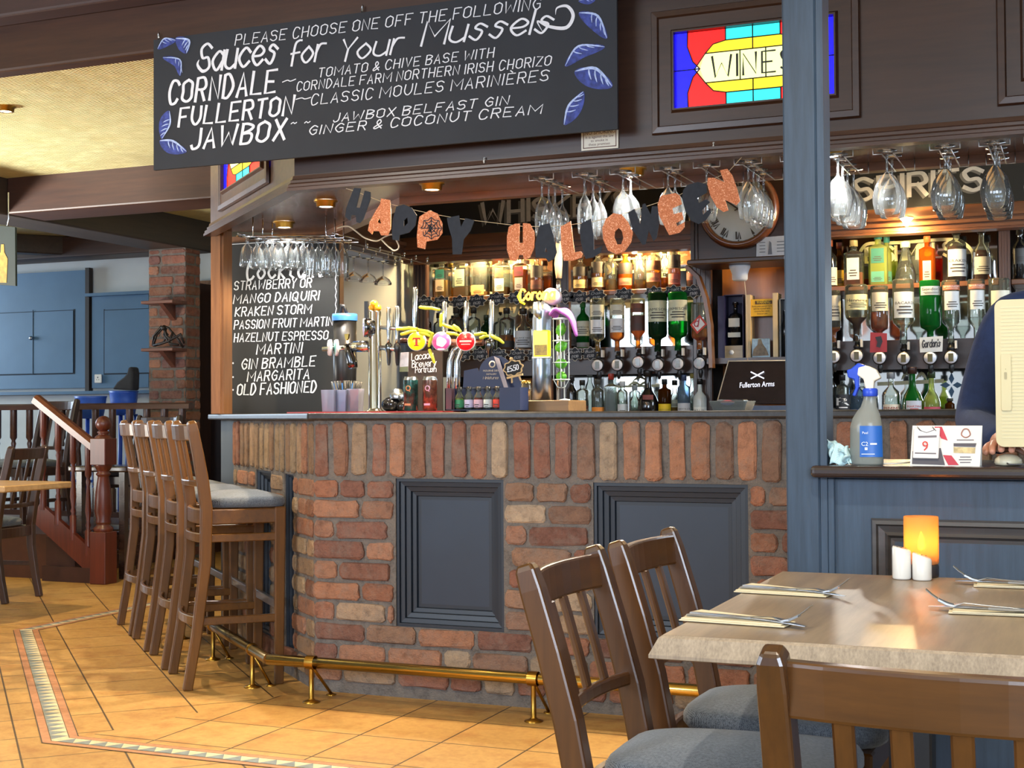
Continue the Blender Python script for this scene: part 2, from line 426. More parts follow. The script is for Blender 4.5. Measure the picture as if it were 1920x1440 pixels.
# cream embossed ceiling
t = NT('embossed_ceiling'); v = t.coords((1, 1, 1)); n = t.noise(v, 9, 4, .6)
vo = t.node('ShaderNodeTexVoronoi'); vo.inputs['Scale'].default_value = 11; t.link(v, vo.inputs['Vector']); wv = t.node('ShaderNodeTexWave'); wv.inputs['Scale'].default_value = 16; wv.inputs['Distortion'].default_value = 1.5; t.link(v, wv.inputs['Vector'])
mm = t.node('ShaderNodeMath', operation='MULTIPLY_ADD'); t.link(wv.outputs[1], mm.inputs[0]); t.link(vo.outputs[0], mm.inputs[1]); t.link(n, mm.inputs[2])
t.link(t.ramp(n, [(.3, lin('cfc58c')), (.7, lin('ded6a4'))]), t.bsdf.inputs['Base Color']); t.bsdf.inputs['Roughness'].default_value = .55; t.bump(mm.outputs[0], .55, .02)
struct(MB().box(-14, 4.773, 2.62, 2.5, 12, 2.72).box(-14, -3, 3.0, 2.5, 4.60, 3.1).build('ceiling', t.mat))
def beam(name, x0, y0, z0, x1, y1, z1, m):
    b = MB(); b.box(x0, y0, z0, x1, y1, z1); return struct(b.build(name, m, bevel=.012, seg=2))
beam('ceiling_beam', -12, 4.675, 2.595, 2.4, 4.772, 3.05, M_BEAM)
beam('ceiling_beam', -12, 4.55, 2.79, 2.4, 4.674, 3.05, wood('purple_stained_beam', '2c1d20', '40292a', 'x', .55, 1, 0))
beam('ceiling_beam', -6.36, 6.9, 2.39, -4.2, 7.25, 2.7, M_BEAM)
beam('ceiling_beam', -6.72, 3.2, 2.385, -6.36, 9.2, 2.7, M_BEAMY)
beam('ceiling_beam', -12, 9.3, 2.44, -6.7, 9.6, 2.62, M_BEAM)
b = MB(); b.bar((-9.2, 8.0, 2.56), (-7.9, 9.5, 2.54), .16, .16); struct(b.build('ceiling_beam', M_BEAMY, bevel=.01))
# far wall with hatches, walls
wl = MB(); wl.box(-14, 9.6, 0, -2.0, 9.75, 2.7); struct(wl.build('wall_far', M_PLASTER))
wl = MB(); wl.box(-14, -3, 0, -13.9, 9.6, 2.7); struct(wl.build('wall_left', M_PLASTER))
M_BACKWALL = plain('dark_back_wall', '2c211b', .7)
wl = MB(); wl.box(-4.2, 7.75, 0, 2.4, 7.85, 2.7); struct(wl.build('wall_back_bar', M_BACKWALL))
wl = MB(); wl.box(-3.86, 6.07, 0, -3.79, 7.75, 2.62); struct(wl.build('wall_bar_side', plain('white_side_wall', 'aeb6ba', .6, var=.05, nscale=2)))
wl = MB(); wl.box(-4.12, 6.05, 0, -3.45, 6.10, 2.02); struct(wl.build('wall_partition', M_MIDWOODZ))
hb = MB(); hb.box(-3.79, 6.0, 2.02, -3.70, 7.45, 2.62); hb.sweep([(-3.69, 6.0, 2.05), (-3.69, 7.35, 2.05)], [(-.03, .05), (.03, .05), (.03, .03), (.012, .01), (.012, -.02), (-.03, -.03)])
struct(hb.build('trim_header', wood('brown_joinery_long', '3c271c', '5c3d28', 'y', .4)))
wl = MB(); wl.box(2.5, -3, 0, 2.6, 12, 3.0); struct(wl.build('wall_right', M_PLASTER))
# brick wall material shared by all brickwork
t = NT('old_brick'); a = t.node('ShaderNodeAttribute', attribute_name='tone'); v = t.coords((1, 1, 1))
n1 = t.noise(v, 22, 6, .75); n2 = t.noise(v, 130, 3, .7)
r = t.ramp(n1, [(.28, (.42, .40, .40, 1)), (.5, (1, 1, 1, 1)), (.72, (1.3, 1.25, 1.15, 1))])
n3 = t.noise(v, 9, 5, .8)
m = t.node('ShaderNodeMix', data_type='RGBA', blend_type='MULTIPLY'); m.inputs[0].default_value = .8; t.link(a.outputs['Color'], m.inputs[6]); t.link(r, m.inputs[7])
m3 = t.node('ShaderNodeMix', data_type='RGBA'); t.link(t.ramp(n3, [(.48, (0, 0, 0, 1)), (.75, (.62, .62, .62, 1))]), m3.inputs[0]); t.link(m.outputs[2], m3.inputs[6]); m3.inputs[7].default_value = lin('8d8279'); t.link(m3.outputs[2], t.bsdf.inputs['Base Color']); t.bsdf.inputs['Roughness'].default_value = .8; t.bsdf.inputs['Specular IOR Level'].default_value = .25
ad = t.node('ShaderNodeMath', operation='MULTIPLY_ADD'); t.link(n2, ad.inputs[0]); ad.inputs[1].default_value = .35; t.link(n1, ad.inputs[2]); t.bump(ad.outputs[0], 1, .014)
M_BRICK = t.mat
TONES = [lin(c) for c in ('98705c', 'a0755e', '8c6354', 'a38a72', '947460', '825c50', 'a87c64', '9c6c56', 'a8947e', '8a6c5c', 'aa7a60', '926656')]
MORT = lin('77716c')
def brickface(mb, O, U, N, cells, depth=.012, jit=.004, tones=TONES):
    """cells: (u0,u1,v0,v1) bricks on the face at O, along U, facing N"""
    O = Vector(O); U = Vector(U); N = Vector(N); Z = Vector((0, 0, 1))
    for u0, u1, v0, v1 in cells:
        if u1-u0 < .014 or v1-v0 < .014: continue
        c = random.choice(tones); k = random.uniform(.8, 1.16); mb.col = tuple(x*k for x in c[:3])+(1,)
        w = depth+random.uniform(-.004, .004); q = []
        for e, d in ((0, -.01), (.001, w-.005), (.006, w)):
            # eight-point outline with knocked-off corners
            um, vm = (u0+u1)/2, (v0+v1)/2; k_ = .012
            for a, b_ in ((u0+k_, v0), (um, v0), (u1-k_, v0), (u1, v0+k_), (u1, vm), (u1, v1-k_), (u1-k_, v1), (um, v1), (u0+k_, v1), (u0, v1-k_), (u0, vm), (u0, v0+k_)):
                aa = a+(e if a < um else -e if a > um else 0); bb = b_+(e if b_ < vm else -e if b_ > vm else 0)
                q.append(O+U*(aa+vscatter(jit))+Z*(bb+vscatter(jit))+N*(d+vscatter(.0012)))
        fs = []
        for l in (0, 1):
            for i in range(12): j = (i+1) % 12; fs.append((l*12+i, l*12+j, l*12+12+j, l*12+12+i))
        fs.append(tuple(range(24, 36))); mb.add(q, fs, 0, False)
    mb.col = None
def courses(u0, u1, v0, v1, holes, ch=.0802, bl=.232, mo=.013, phase=0):
    out = []; v = v0; r = 0
    while v < v1-.02:
        vt = min(v+ch-mo, v1); u = u0-(bl/2 if (r+phase) % 2 else 0)+random.uniform(-.01, .01)
        while u < u1:
            L = bl+random.uniform(-.02, .02)
            if random.random() < .2: L *= .55
            a, b = max(u, u0), min(u+L-mo, u1); u += L
            seg = [(a, b)]
            for h0, h1, g0, g1 in holes:
                if v < g1-.02 and vt > g0+.02: seg = [s_ for (p, q) in seg for s_ in ((p, min(q, h0-mo*.6)), (max(p, h1+mo*.6), q)) if s_[1]-s_[0] > .02]
            out += [(p, q, v, vt) for p, q in seg]
        v += ch; r += 1
    return out
# pillar in the far room
pb = MB(); pb.col = MORT; pb.box(-6.70, 8.80, 0, -6.36, 8.985, 2.385); pb.col = None
brickface(pb, (-6.70, 8.80, 0), (1, 0, 0), (0, -1, 0), courses(0, .34, .02, 2.38, []), depth=.006, jit=.0025, tones=[lin(c) for c in ('8f5f50', '9a6c58', '8c6458', 'a2725c', '86605a')])
brickface(pb, (-6.36, 8.80, 0), (0, 1, 0), (1, 0, 0), courses(0, .185, .02, 2.38, [], phase=1), depth=.006, jit=.0025, tones=[lin(c) for c in ('8f5f50', '9a6c58')])
struct(pb.build('pillar', [M_BRICK]))
# raised floor of the far room
pf = MB(); pf.box(-13.9, 7.42, 0, -6.45, 9.6, .30); struct(pf.build('floor_platform', plain('platform_boards', '4a2a1c', .5)))

# ================================================================== THE BAR
bar = thing('bar_counter', 'red-brick bar front with slanted corner and recessed navy panels', 'bar', (-2.84, 4.78, 0))
CU = Vector((-.738, .675, 0)); CN = Vector((-.675, -.738, 0)); CO = Vector((-2.84, 4.78, 0)); CL = 1.345
P1 = (.362, .816, .274, .845); P2 = (1.172, 1.744, .274, .840)   # panels, from the corner
FR = 3.3
bf = MB(); bf.col = MORT
# mortar body with openings for the panels
def body(mb, O, U, N, L, H, holes, deep=.12):
    O = Vector(O); U = Vector(U); N = Vector(N); Z = Vector((0, 0, 1))
    us = sorted({0, L, *[h[0] for h in holes], *[h[1] for h in holes]}); vs_ = sorted({0, H, *[h[2] for h in holes], *[h[3] for h in holes]})
    for i in range(len(us)-1):
        for j in range(len(vs_)-1):
            um, vm = (us[i]+us[i+1])/2, (vs_[j]+vs_[j+1])/2
            if any(h[0] < um < h[1] and h[2] < vm < h[3] for h in holes): continue
            q = [O+U*a+Z*b+N*d for d in (-.002, -deep) for a, b in ((us[i], vs_[j]), (us[i+1], vs_[j]), (us[i+1], vs_[j+1]), (us[i], vs_[j+1]))]
            mb.add(q, [(0, 1, 2, 3), (4, 7, 6, 5), (0, 4, 5, 1), (1, 5, 6, 2), (2, 6, 7, 3), (3, 7, 4, 0)])
body(bf, CO, (1, 0, 0), (0, -1, 0), FR, 1.072, [P1, P2])
C1 = (.30, .44, .10, .845); C2 = (.66, .92, .10, .845)
body(bf, CO, CU, CN, CL, 1.072, [C1, C2])
def soldiers(L, pitch=.0855, w=.062):
    out = []; u = .004
    while u < L-.03:
        out.append((u+vscatter(.004), min(u+w+vscatter(.006), L), .852+vscatter(.004), 1.062+vscatter(.004))); u += pitch
    return out
brickface(bf, CO, (1, 0, 0), (0, -1, 0), soldiers(FR)+courses(.0, FR, .045, .84, [P1, P2]), depth=.009)
bf.build('brick_front', [M_BRICK], bar)
bc = MB()
brickface(bc, CO+CU*.004, CU, CN, soldiers(CL-.01)+courses(.0, CL-.02, .045, .84, [C1, C2], phase=1), depth=.006, jit=.0025, tones=[lin(c) for c in ('a58c6e', '967e62', '8c6f56', '9c6f56', '8a5f4c', 'a08468', '94664e')])
bc.build('brick_corner', [M_BRICK], bar)
MOULD = [(0, -.008), (.012, -.008), (.014, -.018), (.030, -.020), (.033, -.030), (.050, -.033), (.053, -.044), (.068, -.046), (.071, -.056), (.084, -.056)]
def panel(O, U, N, h, parent, mould=MOULD, name='panel', m1=M_NAVYD, m2=M_NAVY):
    O = Vector(O); U = Vector(U); N = Vector(N); Z = Vector((0, 0, 1)); u0, u1, v0, v1 = h
    rings = []
    mb = MB(); vs = []; fs = []
    for e, d in mould: vs += [O+U*a+Z*b+N*d for a, b in ((u0+e, v0+e), (u1-e, v0+e), (u1-e, v1-e), (u0+e, v1-e))]
    for i in range(len(mould)-1):
        for k in range(4): fs.append((i*4+k, i*4+(k+1) % 4, i*4+4+(k+1) % 4, i*4+4+k))
    mb.add(vs, fs); e, d = mould[-1]
    fd = MB(); fd.add([O+U*a+Z*b+N*(d+w) for w in (0, -.012) for a, b in ((u0+e, v0+e), (u1-e, v0+e), (u1-e, v1-e), (u0+e, v1-e))], [(0, 1, 2, 3), (4, 7, 6, 5), (0, 4, 5, 1), (1, 5, 6, 2), (2, 6, 7, 3), (3, 7, 4, 0)])
    p = fd.build(name, m2, parent); mb.build('moulding', m1, p); return p
panel(CO, (1, 0, 0), (0, -1, 0), P1, bar); panel(CO, (1, 0, 0), (0, -1, 0), P2, bar)
panel(CO, CU, CN, C1, bar, [(e*.5, d) for e, d in MOULD]); panel(CO, CU, CN, C2, bar, [(e*.8, d) for e, d in MOULD])
eb = MB(); q0 = CO+CU*(CL-.005)+CN*.0; q1 = CO+CU*(CL+.30)
eb.add([q+Vector((0, 0, z))-CN*d for d in (0.01, .05) for q, z in ((q0, 0), (q1, 0), (q1, 1.072), (q0, 1.072))], [(0, 1, 2, 3), (4, 7, 6, 5), (0, 4, 5, 1), (1, 5, 6, 2), (2, 6, 7, 3), (3, 7, 4, 0)])
eb.build('end_panel', plain('slate_grey_paint', '32383c', .6, var=.08, nscale=4), bar)
# worktop
t = NT('worktop_stone'); v = t.coords(); n = t.noise(v, 30, 5, .7); t.link(t.ramp(n, [(.35, lin('1d1d20')), (.7, lin('3a3735'))]), t.bsdf.inputs['Base Color']); t.bsdf.inputs['Roughness'].default_value = .34
ct = MB(); e1 = CO+CN*.03; e2 = CO+CU*(CL+.42)+CN*.03
ct.prism([(.45, 4.75), (-2.853, 4.75), (e2.x, e2.y), (e2.x+.40, e2.y+.46), (-2.64, 5.40), (.45, 5.40)], 1.0725, 1.10, 'xy')
tag(ct.build('worktop', t.mat, bevel=.007, seg=2), 'long dark polished bar top following the brick front and its corner', 'bar top')
# red runner on the bar
rm = MB(); x0 = at(527, 770, 'y', 4.83).x; x1 = at(843, 770, 'y', 4.83).x
rm.box(-2.86, 4.768, 1.1001, x1, 4.93, 1.1055); ra = CO+CU*.02+CN*.01; rb = CO+CU*.36+CN*.01
rm.add([(ra.x, ra.y, z) for z in (1.1001, 1.1055)]+[(rb.x, rb.y, z) for z in (1.1001, 1.1055)]+[(rb.x-CN.x*.14, rb.y-CN.y*.14, z) for z in (1.1001, 1.1055)]+[(ra.x-CN.x*.14, ra.y-CN.y*.14, z) for z in (1.1001, 1.1055)], [(0, 2, 3, 1), (2, 4, 5, 3), (4, 6, 7, 5), (6, 0, 1, 7), (1, 3, 5, 7), (0, 6, 4, 2)])
tag(rm.build('bar_runner', plain('red_rubber', 'c23a32', .6)), 'red rubber bar runner along the edge of the bar top', 'bar mat')

# brass foot rail
fr = thing('foot_rail', 'polished brass foot rail on short posts along the brick bar', 'foot rail', (-2.93, 4.58, 0))
rc = Vector((-2.925, 4.578, .152)); re = rc+CU*1.75
mb = MB(); mb.tube([rc+Vector((.0, 0, 0)), (.4, 4.578, .152)], .0215, 14); mb.build('front_rail', M_BRASS, fr)
mb = MB(); mb.tube([rc, re], .0215, 14); mb.build('corner_rail', chrome('dull_brass', '8d8069', .25), fr)
def railpost(p, back):
    mb = MB(); mb.lathe([(.034, 0), (.034, .004), (.016, .010), (.010, .016), (.009, .10), (.0085, .135)], 12, p); mb.lathe([(.026, -.018), (.0265, 0), (.026, .018)], 14, (p[0], p[1], .152), axis='x') if back[0] == 0 else mb.ball((p[0], p[1], .152), .027)
    q = Vector(p)+Vector(back); mb.tube([(p[0], p[1], .14), (q.x, q.y, .006)], .006, 8); mb.lathe([(.02, 0), (.02, .004), (.008, .008)], 10, q)
    mb.build('rail_post', M_OLDBRASS, fr)
for x in (-2.735, -1.826, -.92): railpost((x, 4.578, 0), (0.0, .15, 0))
for k in (.25, .95, 1.6): p = rc+CU*k; railpost((p.x, p.y, 0), tuple(-CN*.075))

# ================================================================== CANOPY OVER THE BAR
can = thing('bar_canopy', 'dark panelled wooden canopy hanging over the bar', 'canopy', (-2.93, 4.78, 1.98))
KA = Vector((-2.925, 4.775, 0)); KB = KA+CU*1.50
mb = MB(); mb.box(-2.925, 4.775, 2.03, .6, 4.80, 2.66); mb.build('front_fascia', M_DKWOOD, can)
mb = MB(); mb.add([p+Vector((0, 0, z))-CN*d for d in (0, .025) for p, z in ((KA, 2.03), (KB, 2.03), (KB, 2.66), (KA, 2.66))], [(0, 1, 2, 3), (4, 7, 6, 5), (0, 4, 5, 1), (1, 5, 6, 2), (2, 6, 7, 3), (3, 7, 4, 0)])
mb.build('corner_fascia', wood('dark_joinery_corner', '3f2b22', '644733', 'y', .38), can)
CORN = [(-.02, .06), (.006, .06), (.010, .045), (.018, .040), (.018, .030), (.030, .022), (.030, .012), (.036, .008), (.036, -.004), (-.02, -.004)]
mb = MB(); z0 = 1.992
mb.sweep([(.6, 4.775, z0), (KA.x, KA.y, z0), (KB.x, KB.y, z0)], [(-a, b) for a, b in CORN], sm=False); mb.build('cornice', wood('dark_cornice', '33221c', '54392d', 'x', .3), can)
mb = MB(); IB = Vector((-2.68, 5.27, 0)); IC = Vector((-3.60, 6.16, 0))
mb.prism([(.6, 4.78), (KA.x, KA.y+.005), (KB.x, KB.y), (IC.x, IC.y), (IB.x, IB.y), (.6, 5.27)], 2.018, 2.04, 'xy'); mb.build('soffit', wood('soffit_board', '4c3226', '6e4d39', 'x', .22, .6, .3), can)
mb = MB(); mb.sweep([(.6, 5.27, 2.0), (IB.x, IB.y, 2.0), (IC.x, IC.y, 2.0)], [(-.03, .05), (.0, .05), (.012, .035), (.012, .02), (.028, .01), (.028, -.012), (-.03, -.012)], sm=False); mb.build('inner_moulding', M_MIDWOOD, can)
mb = MB(); mb.bar((-4.0, 5.835, 1.102), (-4.0, 5.835, 2.03), .075, .075, up=(0, 1, 0)); mb.bar((-4.0, 5.793, 1.102), (-4.0, 5.793, 2.0), .05, .014, up=(0, 1, 0)); mb.build('end_post', wood('end_post_wood', '6b4529', '96663d', 'z', .35), can)
for q in ((908, 300), (1338, 272)):
    p = at(*q, 'y', 4.765); mb = MB(); mb.tube([(p.x, 4.775, p.z+.008), (p.x, 4.765, p.z+.008), (p.x, 4.760, p.z-.004), (p.x, 4.764, p.z-.012)], .003, 6); mb.build('cup_hook', M_WHITE, can)
# recessed downlights in the canopy
def downlight(x, y, col, label, energy, zc=2.0172, name='downlight', size=90, group='downlights under the canopy'):
    t_ = thing(name, label, 'ceiling light', (x, y, zc), 0, group)
    mb = MB(); mb.lathe([(.052, 0), (.052, -.004), (.043, -.007), (.041, -.026), (.030, -.027), (.030, -.012)], 18); mb.build('rim', M_OLDBRASS, t_, world=False)
    mb = MB(); mb.lathe([(.0, -.024), (.031, -.024), (.03, -.015)], 16); mb.build('bulb', emit('downlight_'+col, {'warm': 'ffd9a0', 'cool': 'eef4ff'}[col], 14), t_, world=False)
    lamp('downlight_lamp', 'SPOT', (x, y, zc-.035), energy, {'warm': WARM, 'cool': (1, .93, .82)}[col], aim=(x, y, 0), spot_size=math.radians(size), spot_blend=.5, shadow_soft_size=.02)
    return t_
DL = lambda px, py: tuple(at(px, py, 'z', 1.996).xy)
downlight(*DL(810, 354), 'warm', 'lit brass downlight in canopy above the halloween letters', 90, size=150)
downlight(*DL(611, 386), 'cool', 'brass downlight in canopy soffit behind its slanted corner', 50, size=140)
downlight(*DL(533, 425), 'cool', 'brass downlight above the crowded rack of stemmed glasses', 40, size=140)
downlight(*DL(1187, 327), 'cool', 'downlight above the hanging wine glasses beside the fourth glass row', 70, size=150)
downlight(*DL(1556, 291), 'cool', 'bright downlight beside the blue post above hanging wine glasses', 50, size=150)
downlight(-4.89, 5.294, 'warm', 'lone downlight glowing in the cream embossed ceiling', 90, 2.62, size=120, group=None)

# timber post beside the half wall
YH = 3.10; xp0 = at(1471, 600, 'y', YH).x; xp1 = at(1534, 600, 'y', YH).x; xp2 = at(1547, 600, 'y', YH).x
pz = thing('timber_post', 'tall blue-painted square timber post rising beside the half wall', 'post', ((xp0+xp1)/2, YH+.05, 0))
mb = MB(); mb.box(xp0, YH, 0, xp1, YH+.09, 2.998); mb.build('shaft', M_BLUE, pz, bevel=.004)
mb = MB(); mb.box(xp1+.0005, YH+.005, 0, xp2, YH+.09, 2.998); mb.build('edge_strip', M_BLUE, pz)
# half wall with ledge
hw = thing('half_wall', 'blue panelled half wall behind the dining table', 'half wall', (-.2, YH+.05, 0)); LZ = at(1516, 872, 'y', YH-.035).z
mb = MB(); mb.box(xp2+.004, YH+.012, 0, 1.3, YH+.12, LZ-.0295); mb.build('boarding', M_BLUE, hw, bevel=.003)
mb = MB(); mb.box(xp2+.001, YH+.002, 0, xp2+.016, YH+.03, LZ-.0295); mb.build('batten', M_BLUE, hw, bevel=.002)
pa = at(1632, 972, 'y', YH)
panel((0, YH+.01, 0), (1, 0, 0), (0, -1, 0), (pa.x, 1.0, .25, pa.z), hw, [(0, 0), (.004, .012), (.012, .014), (.016, .006), (.03, .004), (.036, .010), (.042, .002), (.05, .0015)], 'raised_panel', wood('worn_moulding', '2e2b2c', '4a4644', 'x', .4), M_BLUE)
lg = MB(); lg.prism([(at(1518, 872, 'y', YH-.035).x, YH-.035), (1.3, YH-.035), (1.3, YH+.42), (xp2+.003, YH+.42), (xp2+.003, YH-.002), (at(1518, 872, 'y', YH-.035).x, YH-.002)], LZ-.028, LZ-.0008, 'xy')
tag(lg.build('ledge_top', wood('ledge_wood', '231b1a', '3a2c2a', 'x', .22, 1, .5), bevel=.010, seg=3), 'dark wooden ledge top on the blue half wall', 'ledge')
# ================================================================== SIGNS
FN = (0, -1, 0)
sg = thing('menu_chalkboard', 'long hanging blackboard with hand-lettered mussel sauces and painted mussels', 'sign', (-2.51, 4.655, 2.10))
SY = 4.655
c0 = at(281, 76, 'y', SY); c1 = at(288, 313, 'y', SY); c2 = at(1158, 243, 'y', SY)
mb = MB(); mb.box(c1.x, SY, c2.z+.002, c2.x, SY+.014, c0.z); mb.build('board', M_SLATE, sg)
def chalkline(text, p0, p1, cap, Y, parent, wd=.13, m=None, name='lettering', slant=.2, **kw):
    mb = MB(); a = at(p0[0], p0[1], 'y', Y); b = at(p1[0], p1[1], 'y', Y)
    letter(mb, text, a, b, cap*mpp(p0[0], Y), FN, wd, slant=slant, **{'gap': 2.1, **kw}); return mb.build(name, m or M_CHALK, parent)
for tx, p0, p1, cap, wd in (('PLEASE CHOOSE ONE OFF THE FOLLOWING', (441, 85), (1012, 17), 19, .11), ('TOMATO & CHIVE BASE WITH', (597, 145), (925, 107), 16.5, .12),
    ('CORNDALE', (316, 195), (515, 173), 41, .135), ('CORNDALE FARM NORTHERN IRISH CHORIZO', (556, 171), (1032, 122), 16.5, .12), ('FULLERTON', (335, 237), (548, 214), 33, .155),
    ('CLASSIC MOULES MARINIÈRES', (583, 197), (1027, 151), 19, .11), ('JAWBOX', (358, 280), (533, 261), 36, .15), ('JAWBOX BELFAST GIN', (625, 229), (952, 196), 15.5, .14), ('GINGER & COCONUT CREAM', (579, 253), (1014, 213), 16, .14),
    ('-', (526, 160), (550, 157), 16, .13), ('-', (553, 192), (578, 191), 16, .13), ('- -', (545, 237), (580, 235), 14, .13)):
    chalkline(tx, p0, p1, cap, SY, sg, wd)
for tx, p0, p1, cap in (('Sauces', (372, 136), (517, 118), 52), ('for', (542, 124), (606, 112), 44), ('Your', (635, 116), (751, 99), 40), ('Mussels', (790, 86), (1032, 60), 44)):
    chalkline(tx, p0, p1, cap, SY, sg, .10, slant=.28, gap=1.1, wob=.05)
def ribbon_px(mb, pts, w, Y, mi=0, lift=.002, taper=True):
    P = [at(x, y, 'y', Y)+Vector((0, -lift, 0)) for x, y in crom(pts, 6)]; N = Vector(FN); vs = []; k = mpp(pts[0][0], Y)
    for i, p in enumerate(P):
        t = (P[min(i+1, len(P)-1)]-P[max(i-1, 0)]).normalized(); s_ = N.cross(t); f = math.sin(PI*(i+.6)/(len(P)+.2)) if taper else 1
        vs += [p+s_*w*k*f*.5, p-s_*w*k*f*.5]
    mb.add(vs, [(2*i, 2*i+1, 2*i+3, 2*i+2) for i in range(len(P)-1)], mi)
mb = MB(); ribbon_px(mb, [(1018, 60), (1008, 40), (1030, 50), (1062, 52), (1075, 30), (1064, 12), (1045, 15), (1042, 28)], 7, SY); mb.build('flourish', M_CHALK, sg); mb = MB(); ribbon_px(mb, [(392, 128), (380, 133), (371, 122), (374, 112)], 6, SY); mb.build('flourish', M_CHALK, sg)
M_MUS = plain('mussel_blue', '33418a', .7, var=.55, nscale=45); M_MUSL = plain('mussel_light', 'a9bce8', .8, var=.25, nscale=60)
for pts, w in (([(296, 92), (312, 80), (330, 76)], 16), ([(330, 72), (344, 84), (350, 100)], 26), ([(306, 108), (332, 118), (338, 142)], 16), ([(318, 208), (308, 230), (304, 260)], 22), ([(300, 264), (320, 276), (350, 284)], 24),
               ([(1086, 24), (1112, 40), (1138, 72)], 26), ([(1060, 124), (1090, 98), (1134, 88)], 24), ([(1078, 134), (1110, 146), (1148, 162)], 36), ([(1058, 234), (1078, 205), (1094, 172)], 26), ([(1085, 2), (1106, 2), (1120, -8)], 12)):
    mb = MB(); ribbon_px(mb, pts, w, SY, 0, .0012)
    a, b_, c_ = pts; nx, ny = (c_[1]-a[1]), -(c_[0]-a[0]); L = math.hypot(nx, ny); nx, ny = nx/L*w, ny/L*w
    ribbon_px(mb, [a, (b_[0]+nx*.52, b_[1]+ny*.52), c_], w*.16, SY, 1, .0018)
    for u in (.34, .5, .66, .8):
        ex = [(1-u)**2*a[k]+2*u*(1-u)*(2*b_[k]-(a[k]+c_[k])/2)+u*u*c_[k] for k in (0, 1)]; f = math.sin(PI*u)
        ribbon_px(mb, [(ex[0]+nx*.46*f, ex[1]+ny*.46*f), (ex[0]+nx*.2*f+(c_[0]-a[0])*.05, ex[1]+ny*.2*f+(c_[1]-a[1])*.05), (ex[0]-nx*.12*f+(c_[0]-a[0])*.16, ex[1]-ny*.12*f+(c_[1]-a[1])*.16)], w*.09, SY, 1, .002+u*.0004)
    mb.build('painted_mussel', [M_MUS, M_MUSL], sg)
for x in (296, 678, 1120):
    p = at(x, 60, 'y', SY+.006); mb = MB(); mb.tube([(p.x, SY+.006, c0.z-.004), (p.x, SY+.006, c0.z+.02), (p.x+.006, SY+.006, c0.z+.028), (p.x+.006, SY+.006, c0.z+.0)], .0022, 6); mb.build('hook', M_STEEL, sg)
# no smoking notice
ns = thing('no_smoking_notice', 'small white NO SMOKING notice at lower right corner of the mussels blackboard', 'notice', (-1.58, 4.762, 2.0))
NY = 4.768; a = at(1090, 283, 'y', NY); b_ = at(1159, 241, 'y', NY); w = b_.x-a.x
mb = MB(); mb.box(a.x, NY, a.z, b_.x, NY+.004, b_.z+.012); mb.build('plate', plain('notice_white', 'd8d2c2', .5, var=.04), ns)
mb = MB(); printed(mb, 'NO SMOKING', (a.x+w*.1, NY-.0006, a.z+w*.40), w*.82); 
for k, tx in enumerate(('It is against the law', 'to smoke in', 'these premises')): printed(mb, tx, (a.x+w*(.12, .26, .2)[k], NY-.0006, a.z+w*(.30-.095*k)), w*(.76, .46, .58)[k])
mb.build('wording', plain('notice_ink', '5a2c24', .6), ns)
mb = MB(); 
for q in ((.05, .05, .95, .07), (.05, .52, .95, .54), (.05, .05, .07, .54), (.93, .05, .95, .54)): mb.box(a.x+w*q[0], NY-.0005, a.z+w*q[1], a.x+w*q[2], NY, a.z+w*q[3])
mb.build('border_line', plain('notice_ink', '5a2c24', .6), ns)

